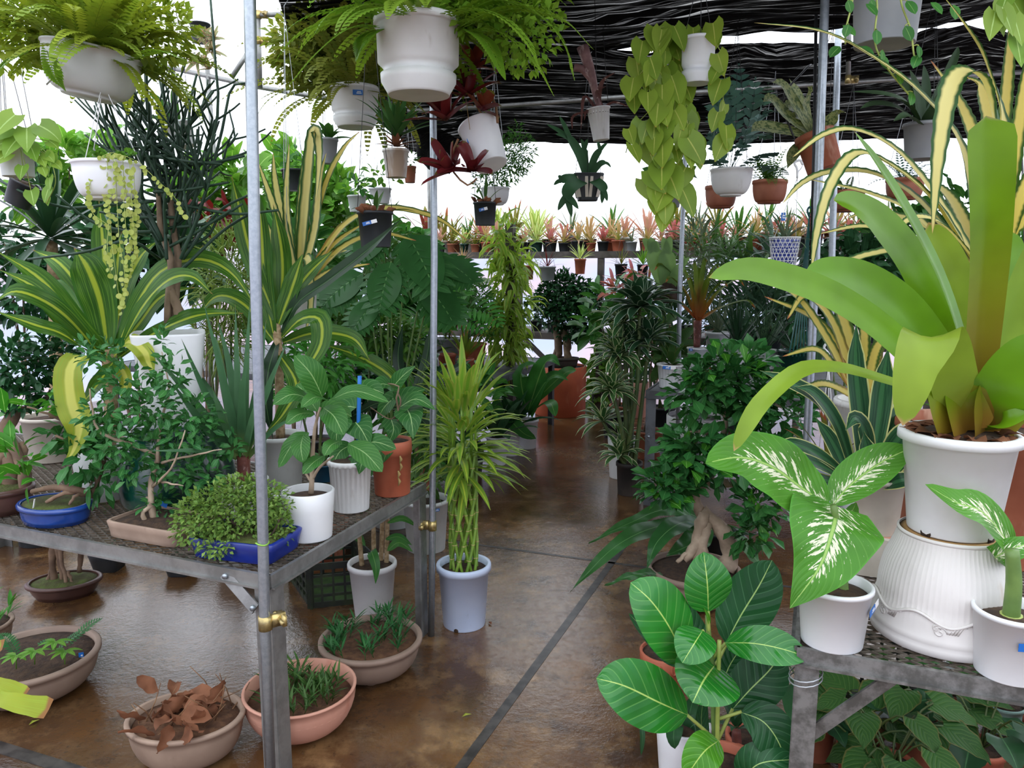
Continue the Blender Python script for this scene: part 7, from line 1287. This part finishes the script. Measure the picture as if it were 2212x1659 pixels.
t, z, r, p = place('quilted_pot_plant', 'small striped plant in a white quilted pot behind the dark nursery pot', 'potted plant', 1342, 1030, 0, 62, .30, 'white', rb=.82, kind='cyl'); nametag(t, (0, -r * .99, .27), -1.6, .04, .03, tilt=.3); rosW(t, p + V((0, 0, z)), 0, 0, 18, 60, 11, 'warn', kind='drac', droop=.8, seed=2)
t, z, r, p = place('pink_clay_pot', 'pinkish clay pot far down the right side of the aisle', 'pot', 1374, 900, 0, 52, .36, 'terrapink', rb=.8, kind='cyl'); rosette(t, z, 14, .3, .05, 'broad', (.3, 1.3), .6, 'oval', seed=8)
def spl(label, x, y, w, h, mt, name='bench_plant', **kw):
    p = FZ(x, y, .74); t, z, r = potted(name, label, 'potted plant', p, w, h, mt, **kw); return t, z, r, p, MPP(p)
t, z, r, p, m = spl('ribbed white pot with a blue tag at the corner of the far right bench', 1450, 836, 66, .15, 'whiteclean', flute=(24, .05), rb=.76); nametag(t, (-.05, -r * .84, .135), -2.0, .05, .02, both=True); rosette(t, z, 10, 60 * m, 16 * m, 'begonia', (.3, 1.2), .6, 'oval', seed=6)
t, z, r, p, m = spl('orange-based bromeliad on a short trunk in a white pot on the far right bench', 1506, 796, 48, .16, 'whiteclean', rb=.78); nametag(t, (-.07, -.07, .15), -2.3, .03, .02)
htube(t, [(1505, 750, p.y), (1506, 720, p.y), (1507, 692, p.y)], (7, 9), 'redstem', 'trunk')
for x, y, dx in ((1375, 592, -.3), (1430, 572, -.2), (1478, 585, 0), (1500, 570, 0), (1522, 562, 0), (1545, 575, -.1), (1590, 605, -.2), (1450, 600, -.3), (1400, 620, -.4), (1490, 600, -.15), (1535, 590, -.15), (1560, 610, -.3), (1610, 650, -.3), (1512, 580, .1)): hleaf(t, [(1507, 695, p.y), ((1507 * 1.2 + x) / 2.2, (695 + y * 1.6) / 2.6, p.y + dx * .3), (x, y, p.y + dx), (x + (x - 1507) * .22, y + abs(x - 1507) * .12 + 4, p.y + dx * 1.3)], 13, 'crypt', 'strap', V((0, -.6, .8)), 12, 2, .4)
for lb, x, y, w, h, mt, lf, L_, wd, n in (('tall white pot with grey-green stems on the far right bench', 1548, 780, 54, .24, 'whiteclean', 'silverbrom', 120, 5, 26), ('white pot of dark sword leaves right of the tall white pot', 1590, 800, 60, .2, 'whiteclean', 'drac_dark', 150, 9, 20), ('white pot in front of the teal hangers on the far right bench', 1650, 795, 62, .14, 'white', 'sansev', 140, 12, 16), ('dark green pot below the teal hangers', 1715, 800, 76, .15, 'glazegreen', 'drac_dark', 130, 9, 16)):
    t, z, r, p, m = spl(lb, x, y, w, h, mt, rb=.78); rosW(t, p + V((0, 0, z)), 0, 0, n, L_, wd, lf, kind='sword', spread=(.9, .05), droop=.25, seed=x)
t, z, r, p, m = spl('wavy-leaved pinkish bromeliad at the front of the far right bench', 1522, 846, 46, .06, 'terrabrown', rb=.8); rosW(t, p + V((0, 0, z)), 0, 0, 18, 50, 11, 'redgreen', kind='strap', spread=(1.5, .2), droop=.4, seed=3)
t = thing('foam_drum', 'big white foam drum standing under the far right bench', 'drum', FZ(1500, 1020, 0)); mb = MB(); lathe(mb, [(.20, 0), (.205, .005), (.215, .42), (.21, .43), (.205, .43), (.20, .40)], 40); mb.obj('body', 'styro', t); mb = MB(); lathe(mb, [(.2, .40), (.0005, .405)], 32); mb.obj('lid', 'styro', t)
# bonsai ficus in front
p = FZ(1496, 1296, 0); t, z, r = potted('bonsai_ficus', 'large cloud-pruned ficus bonsai with forked pale trunk in a clay bowl, right of aisle', 'bonsai', p, 200, .16, 'taupe', kind='bowl', rb=.6, lip=.16, lipw=.05, soil='soil', sd=.12); y0 = p.y
branches(t, [([(1565, 1230, y0 - .02), (1580, 1190, y0), (1555, 1140, y0), (1515, 1105, y0 + .03)], 19, 15), ([(1515, 1215, y0 - .08), (1517, 1170, y0 - .05), (1530, 1130, y0)], 18, 10), ([(1478, 1210, y0 - .08), (1500, 1180, y0 - .06), (1512, 1140, y0 - .02), (1520, 1110, y0)], 9, 14), ([(1462, 1215, y0 - .1), (1480, 1198, y0 - .08), (1500, 1190, y0 - .06)], 4, 7), ([(1515, 1110, y0 + .03), (1500, 1070, y0 + .05), (1530, 1040, y0 + .05), (1600, 1045, y0 + .05), (1660, 1020, y0 + .05)], 13, 6), ([(1530, 1042, y0 + .05), (1560, 960, y0 + .08), (1570, 880, y0 + .08)], 9, 5), ([(1560, 950, y0 + .08), (1500, 930, y0), (1470, 960, y0)], 5, 3), ([(1505, 1080, y0 + .04), (1470, 1060, y0), (1430, 1070, y0)], 6, 3), ([(1570, 900, y0 + .08), (1640, 870, y0 + .05), (1690, 880, y0 + .05)], 5, 3)], 'barkpale', n=12, warp=.004)
treepx(t, [(1555, 815, y0, 90, 42, 210), (1620, 850, y0, 85, 48, 210), (1500, 850, y0 - .05, 55, 36, 100), (1680, 900, y0, 70, 50, 150), (1560, 900, y0 + .1, 80, 50, 110), (1490, 965, y0 - .06, 52, 40, 140), (1445, 1050, y0 - .08, 56, 34, 150), (1555, 1005, y0 - .05, 55, 36, 100), (1475, 1010, y0 - .06, 46, 32, 80), (1650, 970, y0 + .05, 66, 42, 110), (1645, 1090, y0 - .05, 46, 34, 90), (1622, 1150, y0 - .08, 36, 34, 70), (1600, 775, y0, 70, 20, 60), (1690, 1010, y0, 50, 40, 110)], 'ficus', 40, 23, shell=.45, kind='obov', nrmup=1.1)
treepx(t, [(1440, 1065, y0 - .1, 40, 25, 18), (1490, 990, y0 - .1, 40, 35, 18), (1570, 800, y0 - .06, 80, 36, 26), (1540, 1000, y0 - .08, 40, 25, 12), (1640, 1110, y0 - .1, 34, 25, 10)], 'ficus_light', 36, 22, 'young_foliage', shell=.7, kind='obov', nrmup=1.1)
p = FZ(1545, 1235, 0); t, z, r = potted('long_leaf_philodendron', 'plant with long wavy dark leaves reaching over the aisle behind the large bonsai', 'potted plant', p, 90, .22, 'black', rb=.8); y0 = p.y
for pts, w in [([(1520, 1135, 0), (1430, 1135, -.2), (1330, 1180, -.45), (1232, 1278, -.6)], 42), ([(1520, 1120, 0), (1440, 1100, -.1), (1360, 1130, -.2), (1272, 1172, -.3)], 32), ([(1520, 1130, 0), (1470, 1130, -.25), (1420, 1170, -.4), (1398, 1228, -.5)], 44), ([(1450, 1240, -.3), (1380, 1240, -.5), (1306, 1264, -.6)], 20), ([(1520, 1130, .05), (1460, 1100, .05), (1420, 1110, 0)], 40), ([(1525, 1130, 0), (1500, 1170, -.2), (1440, 1200, -.3)], 60), ([(1530, 1125, .05), (1600, 1170, 0), (1650, 1230, -.05)], 40)]: hleaf(t, [(x, y, y0 + d) for x, y, d in pts], w, 'monst', 'lance', V((0, -.7, .8)), 18, 6, .15, wave=.012)
for a in ((1450, 1150), (1440, 1110), (1480, 1130)): htube(t, [(1545, 1180, y0), (1530, 1130, y0), (a[0] + 70, a[1] - 10, y0 - .05)], (3, 3), 'stemgreen', 'petiole', 6)
# ---------------------------------------------------------------- lower right corner
p = FZ(1472, 1688, 0); t, z, r = potted('dark_leaf_plant', 'plain white cup pot of dark leaves beside the rubber plant', 'potted plant', p, 118, .19, 'whiteclean', kind='cyl', rb=.8, sd=.1); y0 = p.y
for pts, w in [([(1470, 1590, 0), (1460, 1560, -.08), (1455, 1590, -.12), (1458, 1618, -.13)], 38), ([(1478, 1590, 0), (1500, 1565, -.02), (1522, 1580, -.03)], 40), ([(1465, 1590, 0), (1430, 1560, .02), (1400, 1580, .02)], 30), ([(1480, 1590, 0), (1490, 1540, .05), (1500, 1500, .06)], 34), ([(1465, 1585, 0), (1395, 1560, -.04), (1388, 1600, -.06), (1385, 1632, -.06)], 12), ([(1474, 1590, 0), (1470, 1545, .04), (1440, 1520, .06)], 34), ([(1480, 1590, -.02), (1500, 1600, -.06), (1512, 1612, -.07)], 34)]: hleaf(t, [(x, y, y0 + d) for x, y, d in pts], w, 'broad_dark', 'oval', V((0, -.7, .8)), 10, 4, .15)
p = FZ(1618, 1716, 0); t, z, r = potted('scaly_stem_plant', 'orange pot with a ringed brown stem between rubber plant and bench leg', 'potted plant', p, 112, .19, 'terraorange', rb=.8, lip=.12); y0 = p.y
htube(t, [(1592, 1650, y0 - .03), (1592, 1610, y0 - .03), (1590, 1575, y0 - .03)], (12, 10), 'redstem', 'trunk', 10); rosW(t, 1590, 1575, y0 - .03, 8, 90, 22, 'broad_dark', kind='lance', spread=(1.3, .3), droop=.6)
UT = [(1850, 1640, 90, 'begonia'), (1985, 1600, 110, 'begonia'), (2110, 1650, 100, 'broad_dark'), (1760, 1590, 80, 'broad_dark'), (1920, 1690, 110, 'begonia'), (2060, 1520, 90, 'broad'), (2260, 1600, 100, 'begonia')]
UL = ('rough-leaved begonia just right of the brace under the right bench', 'rough-leaved begonia under the middle of the right bench', 'dark-leaved plant at the bottom right under the bench', 'dark-leaved plant beside the leg under the right bench', 'rough-leaved begonia lowest in the picture under the right bench', 'green plant at the back under the right bench', 'rough-leaved begonia at the right edge under the bench')
for k, (x, y, w, mt) in enumerate(UT):
    p = FZ(x, y + 40, 0); t, z, r = potted('begonia', UL[k], 'potted plant', p, w, .12, 'terrabrown' if k % 2 else 'terraorange', rb=.8, lip=.14); rg = random.Random(k + 90)
    for i in range(11):
        an = i * 2.4 + k; rr_ = rg.uniform(.05, .17); a = p + V((rr_ * math.cos(an), rr_ * math.sin(an), rg.uniform(.14, .30))); b = p + V((0, 0, z)); d = V((math.cos(an), math.sin(an) - .4, rg.uniform(-.5, .1))).normalized(); l = rg.uniform(.09, .14)
        mb = MB(); tube(mb, spline([b, b.lerp(a, .6) + V((0, 0, .04)), a], 5), .003, 5); o = mb.obj('petiole', 'stemdark', t, True); mb = MB(); ribbon(mb, arch(a, d, l, .5, 7), l * .8, 'heart' if mt != 'broad' else 'oval', V((d.x * .3, -.4, 1)), 6, .12, .004, 3, rg.random(), .2); mb.obj('leaf', mt, t, True)
crate('plastic_crate', 'black plastic crate holding pots under the right bench', FZ(1790, 1560, 0), V((.98, -.2, 0)).normalized(), A, .34, .26, .2, 'crate')
t, z, r, p = place('mint_bowl', 'pale mint green bowl under the right end of the right bench', 'bowl', 2160, 1575, 0, 90, .1, 'mint', kind='bowl', rb=.6, lip=.1); rosette(t, z, 10, .12, .02, 'grassy', (.5, 1.3), .5, 'lance', seed=3)
p = FZ(1782, 1128, .64); t, z, r = potted('slim_pot', 'slim pale blue pot behind the dieffenbachia leaves by the pipe', 'pot', p, 54, .22, 'bluewhite', rb=.75); rosette(t, z, 12, .2, .02, 'olivebrom', (.6, 1.4), .4, 'strap', seed=2)
p = FZ(1436, 1470, 0); t, z, r = potted('carved_pot', 'orange clay pot with raised curls, nearly hidden behind the rubber plant leaves', 'pot', p, 112, .12, 'terraorange', rb=.8, kind='cyl')
for k in range(9):
    a0 = 2 * PI * k / 9; mb = MB(); tube(mb, [V((r * .93 * math.cos(a0 + .2 * (1 - i / 12) * math.cos(i * .7)), r * .93 * math.sin(a0 + .2 * (1 - i / 12) * math.cos(i * .7)), .085 + .035 * (1 - i / 12) * math.sin(i * .7))) for i in range(12)], .005, 6); mb.obj('raised_curl', 'terraorange', t)
t = thing('plastic_hook', 'white plastic hook with hanging wires below the teal hangers, behind the pipe', 'hook', W(1790, 860, 3.1))
mb = MB(); tube(mb, spline(PX([(1790, 790, 3.1), (1790, 765, 3.1), (1780, 752, 3.1), (1786, 742, 3.1), (1794, 750, 3.1)]), 12), .005, 8); mb.obj('hook', 'whiteclean', t, True)
for dx in (-22, 0, 14): hangline(t, W(1790, 788, 3.1), W(1790 + dx, 985, 3.1), 'whitewire', .002, 'hanger')
hangline(t, W(1787, 742, 3.1), W(1780, 560, 3.1), 'tealplastic', .003, 'cord')
# mounted staghorn in the middle right
p = W(1440, 640, 5.6); t = thing('mounted_staghorn_fern', 'pale green staghorn fern on a dark mount left of the slim grey pipe', 'fern', p); mb = MB(); lathe(mb, [(.03, -.05), (.09, -.02), (.1, .05), (.07, .11), (.0005, .13)], 24, warp=.25); mb.obj('root_mount', 'barkdark', t); hangline(t, p + V((0, 0, .12)), W(1440, 330, 5.6))
for pts, w, tips in (([(1440, 620, 5.55), (1420, 570, 5.5), (1408, 535, 5.5)], 46, [(1388, 515, 5.5), (1405, 512, 5.5), (1418, 520, 5.5)]), ([(1442, 620, 5.55), (1440, 570, 5.5), (1440, 540, 5.5)], 40, [(1432, 512, 5.5), (1448, 510, 5.5)]), ([(1446, 622, 5.55), (1462, 590, 5.5), (1475, 570, 5.5)], 24, [(1490, 556, 5.5), (1478, 552, 5.5)])): stag(t, pts, w, tips, 'staglight')
# fallen leaves and drips on the floor
for lb, x, y, a, mt in (('small yellow fallen leaf on the wet floor in the aisle', 998, 1548, .4, 'drac_yellow'), ('yellow fallen leaf on the floor below the wide taupe bowl', 62, 1566, 1.0, 'drac_yellow'), ('dark fallen leaf bit right of the pale blue pot', 1062, 1350, 2.0, 'dryleaf')):
    mb = MB(); p = FZ(x, y, .004); ribbon(mb, [p, p + V((.015 * math.cos(a), .015 * math.sin(a), .004)), p + V((.035 * math.cos(a), .035 * math.sin(a), .001))], .016, 'lance', V((0, 0, 1)), 2, .2); tag(mb.obj('fallen_leaf', mt), lb, 'leaf')
